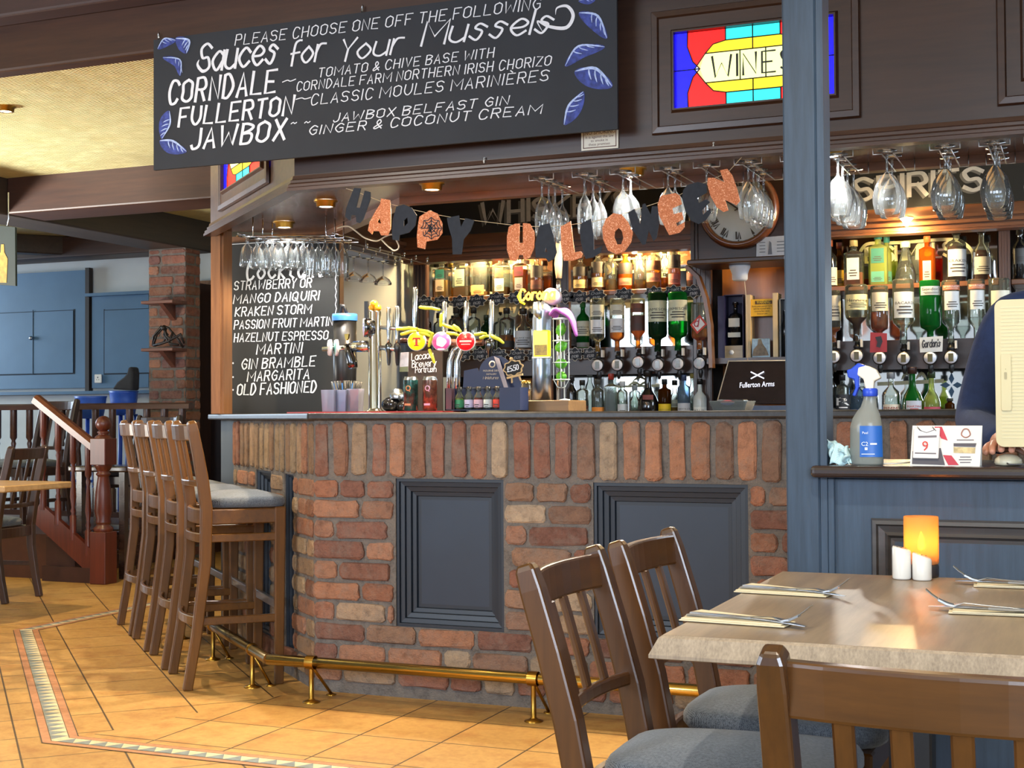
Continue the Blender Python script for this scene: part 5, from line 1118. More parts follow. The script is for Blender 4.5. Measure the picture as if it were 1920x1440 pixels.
mb = MB(); mb.box(cx-w_*.8, y0+.05-w_-.002, zb_+hb*.42, cx+w_*.8, y0+.05-w_+.004, zb_+hb*.62); mb.box(cx-w_*.9, y0+.05-w_-.002, zb_+hb*.18, cx+w_*.9, y0+.05-w_+.004, zb_+hb*.29); mb.build('labels', flat('bfbdb4'), bx)
kb = thing('wooden_bottle_case', 'open pale wooden case holding a yellow warning card on nook shelf', 'case', (zx(1427, 600, 7.36)[0], 7.42, zn)); xa = zx(1398, 600, 7.36)[0]; xb = zx(1407, 600, 7.36)[0]; xc = zx(1449, 600, 7.36)[0]; xd = zx(1458, 600, 7.36)[0]; zt = zx(1420, 552, 7.36)[1]
M_PALE = wood('pale_pine', 'c8a878', 'dcc49a', 'z', .6, 1, 0)
mb = MB(); mb.box(xa, 7.36, zn+.001, xb, 7.47, zt); mb.build('side', M_PALE, kb); mb = MB(); mb.box(xc, 7.36, zn+.001, xd, 7.47, zt+.004); mb.build('side', M_PALE, kb)
mb = MB(); mb.box(xb, 7.46, zn+.001, xc, 7.47, zt-.02); mb.build('back', wood('case_back', '5a3a2a', '6a4836', 'z'), kb)
wc = thing('warning_card', 'yellow WARNING card fixed across the pale wooden case', 'notice', ((xb+xc)/2, 7.37, zn+.17)); z1 = zx(1420, 561, 7.37)[1]; z0 = zx(1420, 593, 7.37)[1]
mb = MB(); mb.box(xb+.001, 7.372, z0, xc-.001, 7.375, z1); mb.build('card', flat('e8b020'), wc); mb = MB(); w_ = xc-xb; H_ = z1-z0
mb.box(xb+w_*.2, 7.3712, z0+H_*.70, xc-w_*.04, 7.372, z0+H_*.9); mb.build('banner', plain('warn_brown', '4a2a0c', .6), wc)
mb = MB(); printed(mb, 'WARNING', (xb+w_*.26, 7.3705, z0+H_*.73), w_*.62, .018); mb.build('heading', flat('f0c838'), wc); mb = MB()
for k, tx in enumerate(('Banknotes passed here', 'will be tested with', 'counterfeit note', 'detector pen')): printed(mb, tx, (xb+w_*(.06, .12, .16, .28)[k], 7.3712, z0+H_*(.54-.145*k)), w_*(.88, .76, .68, .46)[k], .010)
mb.build('wording', plain('warn_brown', '4a2a0c', .6), wc)
x0, y0, z0, x1, y1, z1 = boxat((1409, 635, 1443, 668), 7.34, .02, zn+.001)
tn = thing('picture_tin', 'small square picture tin on nook shelf in the pale case', 'tin', ((x0+x1)/2, 7.35, zn)); mb = MB(); mb.box(x0, y0, z0, x1, y1, z1); mb.build('tin_body', plain('tin_blue', '7f97a4', .35, var=.3, nscale=40), tn, bevel=.004)
mb = MB(); cx = (x0+x1)/2; mb.prism([(cx-.045, z0+.01), (cx+.045, z0+.012), (cx+.03, z0+.05), (cx+.012, z0+.075), (cx+.004, z0+.10), (cx-.012, z0+.10), (cx-.016, z0+.07), (cx-.038, z0+.045)], y0-.0008, y0); mb.build('picture', plain('tin_brown', '6a5a44', .5, var=.4, nscale=60), tn)
x0, y0, z0, x1, y1, z1 = boxat((1461, 560, 1478, 671), 7.36, .1, zn+.001)
g2 = thing('boxed_whiskey', 'second gift box mostly hidden behind the blue post', 'gift box', ((x0+x1)/2, 7.4, zn)); mb = MB(); mb.box(x0, y1-.004, z0, x1, y1, z1); mb.box(x0, y0, z0, x0+.004, y1, z1); mb.box(x0, y0, z1-.004, x1, y1, z1); mb.build('carton', plain('grey_card', '7a7e84', .5), g2)
mb = MB(); mb.lathe([(.0005, 0), (.020, 0), (.020, .17), (.010, .20), (.010, .25)], 14, (x1-.024, y0+.045, z0+.005)); mb.build('bottle', GLZ['black'], g2)
# till screen
tl = thing('till_screen', 'tilted black till touchscreen with white crossed logo on back counter', 'screen', (zx(1420, 700, 7.15)[0], 7.2, ZL))
def sc(px, py): # screen leans back
    k = (765-py)/85; return at(px, py, 'y', 7.14+.07*k)
A, B, C_, D = sc(1344, 757), sc(1477, 757), sc(1477, 676), sc(1366, 677)
off = Vector((0, .02, -.004)); mb = MB(); mb.add([A, B, C_, D, A+off, B+off, C_+off, D+off], [(0, 1, 2, 3), (4, 7, 6, 5), (0, 4, 5, 1), (1, 5, 6, 2), (2, 6, 7, 3), (3, 7, 4, 0)]); mb.build('display', plain('dark_display', '2a2426', .12, coat=.3), tl)
mb = MB(); e = Vector((0, -.003, 0)); mb.tube([A+e, D+e, C_+e], .003, 6, up=(0, 1, 0)); mb.build('bezel', plain('bezel_beige', 'b8ad98', .4), tl)
mb = MB(); a = sc(1387, 727)+e; b_ = sc(1452, 724)+e; n_ = (B-A).cross(D-A).normalized(); n_ = -n_ if n_.y > 0 else n_
printed(mb, 'Fullerton Arms', a, (b_-a).length, .030, e=(b_-a).normalized(), up=(D-A).cross(B-A).cross(B-A).normalized()*(-1) if False else Vector((0, .07, .22)).normalized())
printed(mb, 'BALLINTOY', a+Vector((.03, 0, -.026)), (b_-a).length*.7, .014, e=(b_-a).normalized(), up=Vector((0, .07, .22)).normalized())
for s_ in (-1, 1):
    c = (a+b_)/2+Vector((0, .015, .062)); mb.bar(c+Vector((-.035*s_, 0, -.018)), c+Vector((.035*s_, 0, .018)), .006, .001, up=(0, 1, 0))
mb.build('logo', emit('screen_white', 'd8dcf0', .9), tl)
mb = MB(); x0, z0 = zx(1404, 768, 7.1); x1 = zx(1477, 768, 7.1)[0]; mb.box(x0, 7.06, ZL+.001, x1, 7.14, z0+.02); mb.build('base', plain('till_base', '30405c', .25), tl)
mb = MB(); mb.box(x0+.01, 7.055, ZL+.018, x0+.07, 7.06, ZL+.03); mb.build('status_light', emit('blue_status', '3a6cff', 2), tl)
# ================================================================== ON THE BAR TOP
ZB = 1.1008; YT = 4.98
def px2(x, Y=YT): return at(x, 700, 'y', Y).x
def pz(x, y, Y=YT): return at(x, y, 'y', Y).z
K = mpp(760, YT)
M_YFING = plain('yellow_rubber', 'd6d838', .45, var=.1); M_DKCH = chrome('dark_chrome', '6a6e74', .15)
def tube_px(mb, pts, r, Y=YT, n=10, **kw): mb.tube([at(x, y, 'y', Y+(d[0] if d else 0)) for x, y, *d in pts], r, n, **kw)
def handle(mb, x0, y0, x1, y1, Y=YT, w=.009):
    a = at(x1, y1, 'y', Y); b_ = at(x0, y0, 'y', Y); mb.tube([a, a+(b_-a)*.15, a+(b_-a)*.3, b_-(b_-a)*.05, b_], w, 10, scale=[.8, .55, .9, 1.05, .7], up=(.2, .1, 1))
# --- tall chrome column tower
tA = thing('beer_tower', 'tall chrome beer column topped by yellow clover knob at left of bar', 'beer tap', (px2(703), YT, ZB))
x = px2(703); zt = pz(703, 583)
mb = MB(); mb.lathe([(.040, 0), (.040, .006), (.029, .012), (.0262, .02), (.0262, zt-ZB-.004), (.024, zt-ZB), (.0005, zt-ZB)], 24, (x, YT, ZB)); mb.build('column', M_CHROME, tA)
mb = MB(); mb.ball((x-.003, YT, zt+.028), .016); mb.ball((x-.012, YT, zt+.014), .014); mb.ball((x+.014, YT, zt+.012), .015); mb.build('yellow_topper', plain('topper_yellow', 'f0a818', .4), tA)
mb = MB(); a = at(690, 598, 'y', YT+.05); mb.box(a.x-.012, YT+.04, a.z, a.x+.004, YT+.05, pz(690, 565, YT+.05)); mb.build('back_plate', M_BLACK, tA)
def badge(mb_parent, x, y, r, tilt, face, Y, rim=M_DKCH, deep=.03, nm='badge'):
    c = at(x, y, 'y', Y); mb = MB(); mb.M = Matrix.Translation(c) @ Matrix.Rotation(tilt, 4, 'Z')
    mb.lathe([(.0005, 0), (r*.94, 0), (r, .004), (r, .012), (r*.8, deep), (.0005, deep)], 28, axis='y'); o = mb.build(nm, rim, mb_parent)
    mf = MB(); mf.M = mb.M; mf.lathe([(.0005, -.0015), (r*.92, -.0015), (r*.92, .0)], 28, axis='y'); mf.build('badge_face', face, o)
    return o, mb.M
o, M_ = badge(tA, 682, 614, .040, -1.0, flat('d0d4ea'), YT-.03, deep=.045)
mb = MB(); mb.M = M_; mb.prism([(-.02, .004), (.02, .004), (0, -.024)], -.0024, -.0016); mb.prism([(-.022, .012), (.022, .012), (.022, .017), (-.022, .017)], -.0024, -.0016); mb.build('badge_print', plain('badge_blue', '5a5fae', .5), o)
mb = MB(); tube_px(mb, [(606, 655), (640, 652), (665, 648), (690, 648)], .012); mb.lathe([(.0005, 0), (.022, 0), (.024, .06), (.018, .07)], 14, at(664, 650, 'y', YT), axis='x'); mb.build('arm', M_CHROME, tA)
for bx, by, ty, c in ((616, 652, -.9, 'd8d4d4'), (628, 652, -.9, '8fd0c8')):
    badge(tA, bx, by, .034, ty, flat(c), YT-.02, rim=plain('badge_rim', 'd8e0e0', .3), deep=.012)
mb = MB(); tube_px(mb, [(652, 645), (655, 662), (660, 680), (662, 690)], .019, scale=[.8, 1.1, 1.2, 1]); mb.build('tap_body', chrome('smoked_chrome', '55565a', .15), tA)
mb = MB(); a = at(652, 632, 'y', YT-.02); mb.prism([(a.x-.010, a.z+.012), (a.x+.010, a.z+.012), (a.x+.007, a.z-.006), (a.x, a.z-.014), (a.x-.007, a.z-.006)], YT-.03, YT-.02); mb.build('gold_harp', M_BRASS, tA)
mb = MB(); tube_px(mb, [(714, 614), (760, 617)], .008); tube_px(mb, [(714, 652), (748, 655)], .010); mb.build('side_arm', M_STEEL, tA)
for hx in (729, 745):
    mb = MB(); handle(mb, hx, 576 if hx < 740 else 574, hx-1, 645, w=.0095); mb.build('tap_handle', M_CHROME, tA)
    mb = MB(); c = at(hx, 652, 'y', YT); mb.lathe([(.008, .02), (.014, .012), (.015, -.012), (.010, -.02), (.008, -.06), (.005, -.072)], 12, c); mb.build('tap_spout', M_BLACK if hx > 740 else M_DKCH, tA)
# --- T bar fountain
tB = thing('beer_fountain', 'chrome T-bar beer fountain with yellow, pink and red round badges', 'beer tap', (px2(850), YT, ZB))
for q, w in ((843, .012), (857, .013)):
    mb = MB(); tube_px(mb, [(q, 769), (q, 700), (q+1, 676), (q+8, 656), (q+24, 646)], w, Y=YT+(.03 if q < 850 else 0), up=(0, 1, 0)); mb.build('column', M_CHROME, tB)
mb = MB(); tube_px(mb, [(752, 640), (800, 641), (870, 642), (906, 642)], .014, Y=YT+.02); mb.build('crossbar', chrome('copper_chrome', 'c08a78', .2), tB)
for bx, c in ((781, 'ecc818'), (827, 'b8487e'), (873, 'd8141c')):
    o, M_ = badge(tB, bx, 640, .0385, .25, emit('badge_lit_'+c, c, .55), YT-.035, rim=plain('badge_rim', 'd8e0e0', .3)); mb = MB(); mb.M = M_
    if c[0] == 'e': mb.box(-.016, -.0024, .008, .016, -.0016, .015); mb.box(-.0045, -.0024, -.017, .0045, -.0016, .010); mb.box(-.010, -.0024, -.019, .010, -.0016, -.015); mb.box(-.016, -.0024, .004, -.012, -.0016, .009); mb.box(.012, -.0024, .004, .016, -.0016, .009); mb.build('badge_print', plain('badge_red', 'd02a18', .5), o)
    elif c[0] == 'b': mb.prism([(.021*math.cos(a)*(1+.12*math.cos(3*a)), -.002+.020*math.sin(a)*(1+.1*math.sin(4*a))) for a in [2*PI*i/24 for i in range(24)]], -.0024, -.0016); mb.box(-.014, -.0024, -.034, .014, -.0016, -.028); mb.build('badge_print', flat('e8e2ea'), o)
    else:
        mb.box(-.024, -.0024, -.003, .024, -.0016, .004); mb.box(-.018, -.0024, -.013, .018, -.0016, -.010)
        mb.prism([((.008 if i % 2 == 0 else .0035)*math.sin(i*PI/5), .018+(.008 if i % 2 == 0 else .0035)*math.cos(i*PI/5)) for i in range(10)], -.0024, -.0016); mb.build('badge_print', flat('ead8c8'), o)
for x0, y0, y1 in ((779, 538, 626), (834, 565, 625), (875, 564, 624), (922, 562, 655)):
    mb = MB(); handle(mb, x0, y0, x0-2, y1, YT+.01, .0105); mb.build('tap_handle', M_CHROME, tB)
mb = MB(); c = at(918, 645, 'y', YT); mb.lathe([(.012, .02), (.018, .012), (.018, -.02), (.010, -.03), (.007, -.075)], 12, c); mb.build('tap_spout', M_DKCH, tB)
FNGS = [((787, 576), (824, 581), 'lying high beside the tallest tap handle'), ((744, 617), (782, 616), 'pointing left of the yellow T badge'), ((752, 627), (780, 621), 'just above the yellow T badge, lower left'), ((783, 618), (812, 626), 'right above the yellow T badge'), ((786, 624), (806, 630), 'tucked behind the yellow T badge'),
        ((828, 588), (826, 612), 'standing upright above the pink badge'), ((829, 608), (858, 620), 'slanting above the pink badge'), ((850, 610), (864, 622), 'short, between pink and red badges'), ((838, 624), (860, 629), 'resting on the pink badge rim'), ((810, 628), (804, 650), 'hanging between the yellow and pink badges'), ((805, 655), (814, 680), 'hanging over the brewery blackboard'),
        ((890, 627), (912, 626), 'right of the red badge'), ((900, 634), (916, 630), 'small, beside the right tap'), ((921, 629), (944, 643), 'slanting down at the right tap')]
for i, (p, q, w) in enumerate(FNGS):
    a = at(*p, 'y', YT-.06-.012*(i % 3)); b_ = at(*q, 'y', YT-.06-.012*(i % 3)); mb = MB()
    mb.tube([a-(b_-a)*.04, a, a+(b_-a)*.3, a+(b_-a)*.62+Vector((0, 0, .003)), b_, b_+(b_-a)*.05], .0074, 10, scale=[.4, .85, 1, .9, .7, .25], up=(.1, 1, .2))
    tag(mb.build('rubber_finger', M_YFING), 'yellow rubber novelty finger '+w, 'decoration', 'rubber fingers on the beer fountain')
# --- brewery blackboard
YL2 = 5.12; lb = thing('brewery_blackboard', 'small blackboard with three chalked words behind two beer cans', 'sign', (px2(795, YL2), YL2, ZB))
p = [zx(x, y, YL2) for x, y in ((764, 660), (829, 655), (829, 770), (764, 770))]; mb = MB(); mb.prism([(p[0][0], ZB), (p[1][0], ZB), p[1], p[0]], YL2, YL2+.008); mb.build('board', plain('board_brown_black', '2c211a', .7), lb)
for tx, a, b_, cap in (('Lacada', (772, 676), (812, 671), 13), ('Brewery', (773, 689), (818, 686), 12), ('Portrush', (779, 699), (818, 697), 11)): chalkline(tx, a, b_, cap, YL2, lb, .11, slant=.05, gap=1.0)
pc = thing('photo_card', 'small landscape photo card clipped at left of the brewery blackboard', 'card', (px2(757, YL2), YL2-.004, pz(757, 697, YL2))); p = [zx(x, y, YL2-.006) for x, y in ((751, 661), (766, 660), (765, 697), (749, 697))]
mb = MB(); mb.prism(p, YL2-.006, YL2-.003); mb.build('photo', plain('card_sky', '9aa2b6', .4, var=.3, nscale=25), pc); mb = MB(); q = [zx(x, y, YL2-.0068) for x, y in ((749.5, 688), (765.3, 687), (765, 697), (749, 697))]; mb.prism(q, YL2-.0068, YL2-.0061); mb.build('grass', plain('card_grass', '5a6650', .5, var=.3), pc)
# --- cans
YC = 4.90
for cx, c1, c2, tx, lab in ((770, '2f6a60', '24302c', 'c89060', 'teal craft beer can with gold ring logo, left of the pair'), (806, '7c543e', '4a342c', 'd0a8c0', 'brown and copper craft beer can, right of the pair')):
    x = px2(cx, YC); k = mpp(cx, YC); r = 14*k; h = pz(cx, 706, YC)-ZB; can_ = thing('beer_can', lab, 'can', (x, YC, ZB+.005), 0, 'craft beer cans')
    h -= .005
    t = NT('can_'+c1); v = t.coords((1, 1, 1)); n = t.noise(v, 22, 4, .7); t.link(t.ramp(n, [(.4, lin(c2)), (.62, lin(c1))]), t.bsdf.inputs['Base Color']); t.bsdf.inputs['Roughness'].default_value = .25; t.bsdf.inputs['Metallic'].default_value = .4
    mb = MB(); mb.lathe([(r*.8, 0), (r, .006), (r, h-.014)], 24); mb.build('sleeve', t.mat, can_, world=False)
    mb = MB(); mb.lathe([(r, h-.014), (r*.86, h-.004), (r*.88, h), (r*.8, h-.002), (.0005, h-.004)], 24); mb.build('lid', M_STEEL, can_, world=False)
    mb = MB(); mb.lathe([(.007, -.001), (.011, -.001), (.011, .001), (.007, .001)], 18, (.004, -r-.0006, h*.66), axis='y'); mb.bar((.006, -r-.001, h*.66-.008), (.012, -r-.001, h*.66-.013), .004, .001, up=(0, 1, 0)); mb.box(-.012, -r-.0006, h*.16, .014, -r*.93, h*.22); mb.build('ring_logo', flat(tx), can_, world=False)
# --- navy gift pack with miniatures
YG = 4.93; YG = 4.86; g = thing('gift_pack', 'navy gift carton with window showing five spirit miniatures', 'gift pack', (px2(905, YG), YG, ZB)); zt = pz(905, 727, YG)
x0, x1 = px2(834, YG), px2(975, YG); xm = px2(936, YG); M_NC = plain('navy_card', '1f2a4a', .55, var=.06); M_PC = plain('plum_card', '4a3038', .55)
mb = MB(); mb.box(xm, YG, ZB+.006, x1, YG+.085, zt); mb.build('carton_end', M_NC, g); mb = MB(); mb.box(x0, YG+.0, ZB+.006, x0+.004, YG+.085, zt); mb.box(x0, YG, ZB+.006, px2(846, YG), YG+.003, zt); mb.build('carton_side', M_PC, g)
mb = MB(); mb.box(x0, YG+.0, ZB+.006, xm, YG+.085, ZB+.009); mb.box(x0+.004, YG+.08, ZB+.006, xm, YG+.085, zt); mb.build('tray', M_NC, g)
out = [zx(x, y, YG+.07) for x, y in ((868, 727), (870, 695), (895, 690)) ]+[zx(930+32*math.cos(a), 700-33*math.sin(a), YG+.07) for a in [PI*(.97-.94*i/14) for i in range(15)]]+[zx(x, y, YG+.07) for x, y in ((976, 702), (977, 727))]
mb = MB(); mb.prism(out, YG+.07, YG+.073); hb_ = mb.build('header_card', M_NC, g)
mb = MB(); c = at(923, 683, 'y', YG+.069); mb.lathe([(.009, -.001), (.014, -.001), (.014, .0), (.009, .0)], 20, c, axis='y'); a = at(906, 697, 'y', YG+.0692); printed(mb, 'MOURNE DEW', a, 33*K); a = at(912, 703, 'y', YG+.0692); printed(mb, 'DISTILLERY', a, 20*K); a = at(906, 711, 'y', YG+.0692); letter(mb, 'Miniatures', a, a+Vector((30*K, 0, 0)), .010, FN, .1, gap=1); mb.build('print', flat('c8b8a0'), hb_)
mb = MB(); mb.add([at(926, 668, 'y', YG+.066), at(936, 672, 'y', YG+.066), at(953, 727, 'y', YG+.03), at(945, 727, 'y', YG+.03)], [(0, 1, 2, 3)]); mb.build('ribbon_strap', plain('grey_ribbon', '6a6672', .5), g, solid=.001)
for k, (c, lq) in enumerate((('3a8a5a', 'lime'), ('c8c0d8', 'clear'), ('d0a8b4', 'red'), ('c8cdc8', 'clear'), ('d03c2c', 'red'))):
    cx = px2(853+18*k, YG); m_ = thing('spirit_miniature', f'{["green", "lavender", "pink", "pale grey", "red"][k]}-labelled spirit miniature in the navy gift carton', 'bottle', (cx, YG+.04, ZB+.0095), 0, 'miniatures in the gift carton'); h = (zt-ZB)*.92
    mb = MB(); mb.lathe([(.0005, .003), (.0165, 0), (.0175, .004), (.0175, h*.55), (.014, h*.66), (.009, h*.74), (.009, h)], 16); mb.build('glass_body', M_BGLASS, m_, world=False)
    mb = MB(); mb.lathe([(.0005, .004), (.0155, .005), (.0155, h*.54), (.0005, h*.54)], 14); mb.build('liquid', LIQ[lq], m_, world=False)
    mb = MB(); mb.lathe([(.0178, .008), (.0181, .009), (.0181, h*.44), (.0178, h*.45)], 16); o = mb.build('label', flat(c), m_, world=False)
    mb = MB(); mb.lathe([(.0115, h-.012), (.0115, h+.003), (.0005, h+.003)], 12); mb.build('cap', M_BLACK, m_, world=False)
    mb = MB(); mb.box(-.009, -.019, h*.2, .009, -.0178, h*.24); mb.box(-.006, -.019, h*.12, .006, -.0178, h*.15); _child(mb, 'print', INK, o)
pt = thing('price_sign', 'little wooden-framed sign chalked £5.50 on the navy gift carton', 'price sign', (px2(962, YG-.01), YG, zt))
c = at(962, 690, 'y', YG-.012); mb = MB(); ca = [((19+1.5*math.cos(8*a))*K*math.cos(a)*.85, (14+1.5*math.cos(8*a))*K*math.sin(a)*.85) for a in [2*PI*i/40 for i in range(40)]]
RT = Matrix.Translation(c) @ Matrix.Rotation(-.2, 4, 'Y'); mb.M = RT; mb.prism([(a*1.15, b*1.18) for a, b in ca], 0, .004); mb.box(-.032, -.004, -.036, .034, .004, -.028); mb.bar((-.012, 0, -.034), (-.016, 0, -.055), .005, .005, up=(0, 1, 0)); mb.bar((.018, 0, -.034), (.022, 0, -.055), .005, .005, up=(0, 1, 0)); mb.lathe([(.0005, -.004), (.006, -.004), (.006, .004)], 12, (0, 0, .036), axis='y'); mb.build('frame', wood('price_wood', 'b0905c', 'cdb080', 'x', .6, 1, 0), pt)
mb = MB(); mb.M = RT; mb.prism(ca, -.0012, -.0002); mb.build('slate', M_SLATE2, pt); mb = MB(); mb.M = RT; letter(mb, '£5.50', (-.024, -.0013, -.010), (.022, -.0013, -.010), .019, FN, .17); mb.build('chalk_price', M_CHALK, pt)
# --- lit tap column with neon script
YN = 5.02; nz = thing('lager_tower', 'curved silver lager column with glowing yellow neon script', 'beer tap', (px2(1016, YN), YN, ZB))
x0, x1 = px2(983, YN), px2(1076, YN); zw = pz(1020, 751, YN); mb = MB(); mb.box(x0, YN-.06, ZB, x1, YN+.14, zw); mb.build('wooden_base', wood('tower_base_oak', '6a4a28', '8e6a40', 'x', .5, 1, 0), nz, bevel=.002)
M_PEWT = chrome('brushed_silver', 'aeb9c8', .32); mb = MB(); w = 17.5*mpp(1016, YN)
mb.sweep([at(1016, 750, 'y', YN), at(1016, 700, 'y', YN), at(1016, 640, 'y', YN), at(1016, 600, 'y', YN), at(1020, 582, 'y', YN), at(1028, 570, 'y', YN)], [(w*math.cos(a)*(.98), .045*math.sin(a)) for a in [2*PI*i/16 for i in range(16)]], sm=True, up=(0, 1, 0), scale=[1, 1, 1, 1, .95, .7]); mb.build('column', M_PEWT, nz)
mb = MB(); c = at(1034, 556, 'y', YN); r = 16*mpp(1030, YN); mb.lathe([(.0005, -.02), (r*.8, -.02), (r, -.012), (r, .03), (r*.8, .04), (.0005, .04)], 24, c, axis='y'); mb.build('round_head', plain('head_lilac', 'b8aebc', .35), nz)
mb = MB(); a = at(1007, 566, 'y', YN-.045); mb.sweep([at(1006, 566, 'y', YN-.04), at(1008, 585, 'y', YN-.05), at(1013, 598, 'y', YN-.048)], [(-.022, -.002), (.022, -.002), (.022, .002), (-.022, .002)], up=(0, -1, 0), scale=[.6, .9, .3], sm=True); mb.build('flared_leaf', M_PEWT, nz)
mb = MB(); letter(mb, 'Corona', at(975, 563, 'y', YN-.05), at(1040, 560, 'y', YN-.05), .040, FN, .2, slant=.1, gap=1.1, lift=.004, wob=0); mb.tube([at(975, 548, 'y', YN-.054), at(971, 556, 'y', YN-.054), at(976, 566, 'y', YN-.054), at(984, 570, 'y', YN-.054)], .0035, 6, up=(0, 1, 0)); mb.build('neon_script', emit('neon_yellow', 'ffc814', 3.2), nz)
lamp('neon_glow', 'POINT', at(1000, 556, 'y', YN-.10), .06, (1, .6, .08), shadow_soft_size=.05)
mb = MB(); a = at(1001, 669, 'y', YN-.048); b_ = at(1030, 619, 'y', YN-.048); mb.box(a.x, YN-.056, a.z, b_.x, YN-.03, b_.z); o = mb.build('lens', emit('lens_yellow', 'e6d81e', .9), nz, bevel=.004); mb = MB(); w = b_.x-a.x; mb.box(a.x+w*.1, YN-.058, a.z+.004, b_.x-w*.1, YN-.0565, a.z+(b_.z-a.z)*.45); mb.build('beer_picture', plain('beer_gold', 'a88a18', .4, var=.4, nscale=80), o)
mb = MB(); mb.box(a.x-.003, YN-.06, a.z-.006, b_.x+.003, YN-.03, a.z); mb.build('lens_sill', M_WHITE, nz)
# wooden tap handle behind
wh = thing('wooden_tap_handle', 'pale turned wooden pump handle on chrome stem behind the orange L', 'tap handle', (px2(1046, 5.25), 5.25, ZB))
mb = MB(); mb.tube([at(1048, 522, 'y', 5.25), at(1047, 495, 'y', 5.25), at(1048, 465, 'y', 5.25), at(1048, 440, 'y', 5.25), at(1048, 434, 'y', 5.25)], .016, 14, scale=[.75, 1.05, .85, .65, .4], up=(0, 1, 0)); mb.build('grip', wood('turned_beech', 'b09068', 'd0b48c', 'z', .5, 1, .1), wh)
mb = MB(); mb.tube([at(1047, 524, 'y', 5.25), at(1047, 545, 'y', 5.25), at(1046, 560, 'y', 5.25), at(1046, 600, 'y', 5.25)], .012, 10, scale=[.7, 1, .8, .55], up=(0, 1, 0)); mb.tube([at(1046, 600, 'y', 5.25), Vector((px2(1046, 5.25), 5.25, ZB))], .007, 8); mb.build('stem', M_CHROME, wh)
# --- lime holder
YLM = 4.99; lh = thing('lime_holder', 'white wire lime holder standing beside the silver lager column', 'fruit holder', (px2(1052, YLM), YLM, zw)); zw += .0006; xw0, xw1 = px2(1039, YLM), px2(1066, YLM); cx = (xw0+xw1)/2; rr = (xw1-xw0)/2; M_WW = plain('white_wire', 'dfe6e2', .35)
zt = pz(1049, 598, YLM); zb = pz(1049, 712, YLM)
for a in (0.3, 1.87, 3.44, 5.0):
    mb = MB(); mb.tube([(cx+rr*math.cos(a), YLM+rr*math.sin(a), zt), (cx+rr*math.cos(a), YLM+rr*math.sin(a), zb), (cx+rr*.5*math.cos(a), YLM+rr*.5*math.sin(a), zb-.028), (cx, YLM, zb-.032)], .0018, 6, up=(.2, .3, 1)); mb.build('upright', M_WW, lh)
for y in (598, 639, 680, 712): mb = MB(); z = pz(1049, y, YLM); mb.tube([(cx+rr*1.08*math.cos(a), YLM+rr*1.08*math.sin(a), z) for a in [2*PI*i/24 for i in range(24)]], .0022, 6, closed=True); mb.build('ring', M_WW, lh)
mb = MB(); mb.tube([(cx, YLM+rr+.002, zt), (cx, YLM+rr+.004, zw)], .003, 6); mb.lathe([(.022, 0), (.022, .003), (.003, .006)], 14, (cx, YLM+rr+.004, zw)); mb.build('stand', M_WW, lh)
t = NT('lime_peel'); n = t.noise(t.coords(), 60, 3); t.link(t.ramp(n, [(.35, lin('3c9a2a')), (.7, lin('7cc83a'))]), t.bsdf.inputs['Base Color']); t.bsdf.inputs['Roughness'].default_value = .35; t.bump(n, .25, .002)
for k, y in enumerate((618, 650, 682, 706)):
    z = pz(1049, y, YLM); mb = MB(); mb.lathe([(.0005, -.033), (.006, -.031), (.018, -.024), (.0245, -.008), (.0245, .008), (.018, .022), (.008, .029), (.004, .034), (.0005, .035)], 16); o = mb.build('lime', t.mat); o.location = (cx, YLM, z); o.rotation_euler = (.5*k, .4+.5*k, k); o.scale = (.8, .8, .8)
    tag(o, f'green lime in the white wire holder, {["topmost", "second from the top", "third from the top", "lowest"][k]}', 'lime', 'limes in the wire holder')
pg = MB(); M_PUR = plain('purple_rubber', 'a858b0', .5)
for k in range(5): a = k*.35; Q = crom([(cx-rr*1.1-.002*k, zt-.004+.003*k), (cx-rr*.6, zt+.022+.002*k), (cx+rr*.2, zt+.032-.003*k), (cx+rr*1.0+.003*k, zt+.016-.005*k), (cx+rr*1.55+.004*k, zt-.022-.007*k), (cx+rr*1.6+.006*k, zt-.045-.008*k)], 4); pg.tube([(q[0], YLM-.011*k+.024, q[1]+.006) for q in Q], .0072, 8, scale=[.55]+[1]*(len(Q)-3)+[.8, .45], up=(0, 1, 0))
tag(pg.build('rubber_hand', M_PUR), 'purple rubber novelty hand draped over the lime holder', 'decoration')
# --- left end: holders, straws, bin
YS = 4.98
for k, (xa, xb, yt, lab) in enumerate(((602, 626, 731, 'empty clear plastic holder at the left of the bar top'), (628, 648, 731, 'clear plastic holder with white napkins'), (650, 672, 729, 'clear plastic holder with an orange card inside'))):
    Y = YS+.02*k; x0, x1 = px2(xa, Y), px2(xb, Y); z1 = pz(xa, yt, Y); h = thing('plastic_holder', lab, 'holder', ((x0+x1)/2, Y, ZB), 0, 'clear holders on the bar')
    mb = MB(); d = .05; zb = ZB+.0006
    f = .004; P = [(x0+f, Y+f), (x1-f, Y+f), (x1-f, Y+d-f), (x0+f, Y+d-f)]; Q = [(x0, Y), (x1, Y), (x1, Y+d), (x0, Y+d)]
    mb.add([(a, b, zb) for a, b in P]+[(a, b, z1) for a, b in Q], [(3, 2, 1, 0)]+[(i, (i+1) % 4, 4+(i+1) % 4, 4+i) for i in range(4)]); mb.build('box', thin_glass('clear_plastic', 'e4e8f2', .9, .35, .28, 'd8dcec'), h, solid=.0015)
    if k: mb = MB(); mb.box(x0+.008, Y+.012, zb+.003, x1-.006, Y+.03, z1-.003); mb.build('contents', flat('d6d2e0' if k == 1 else 'e0764a'), h)
st = MB(); st.tube([(0, 0, 0), (0, 0, .13)], .0025, 6); s0 = None
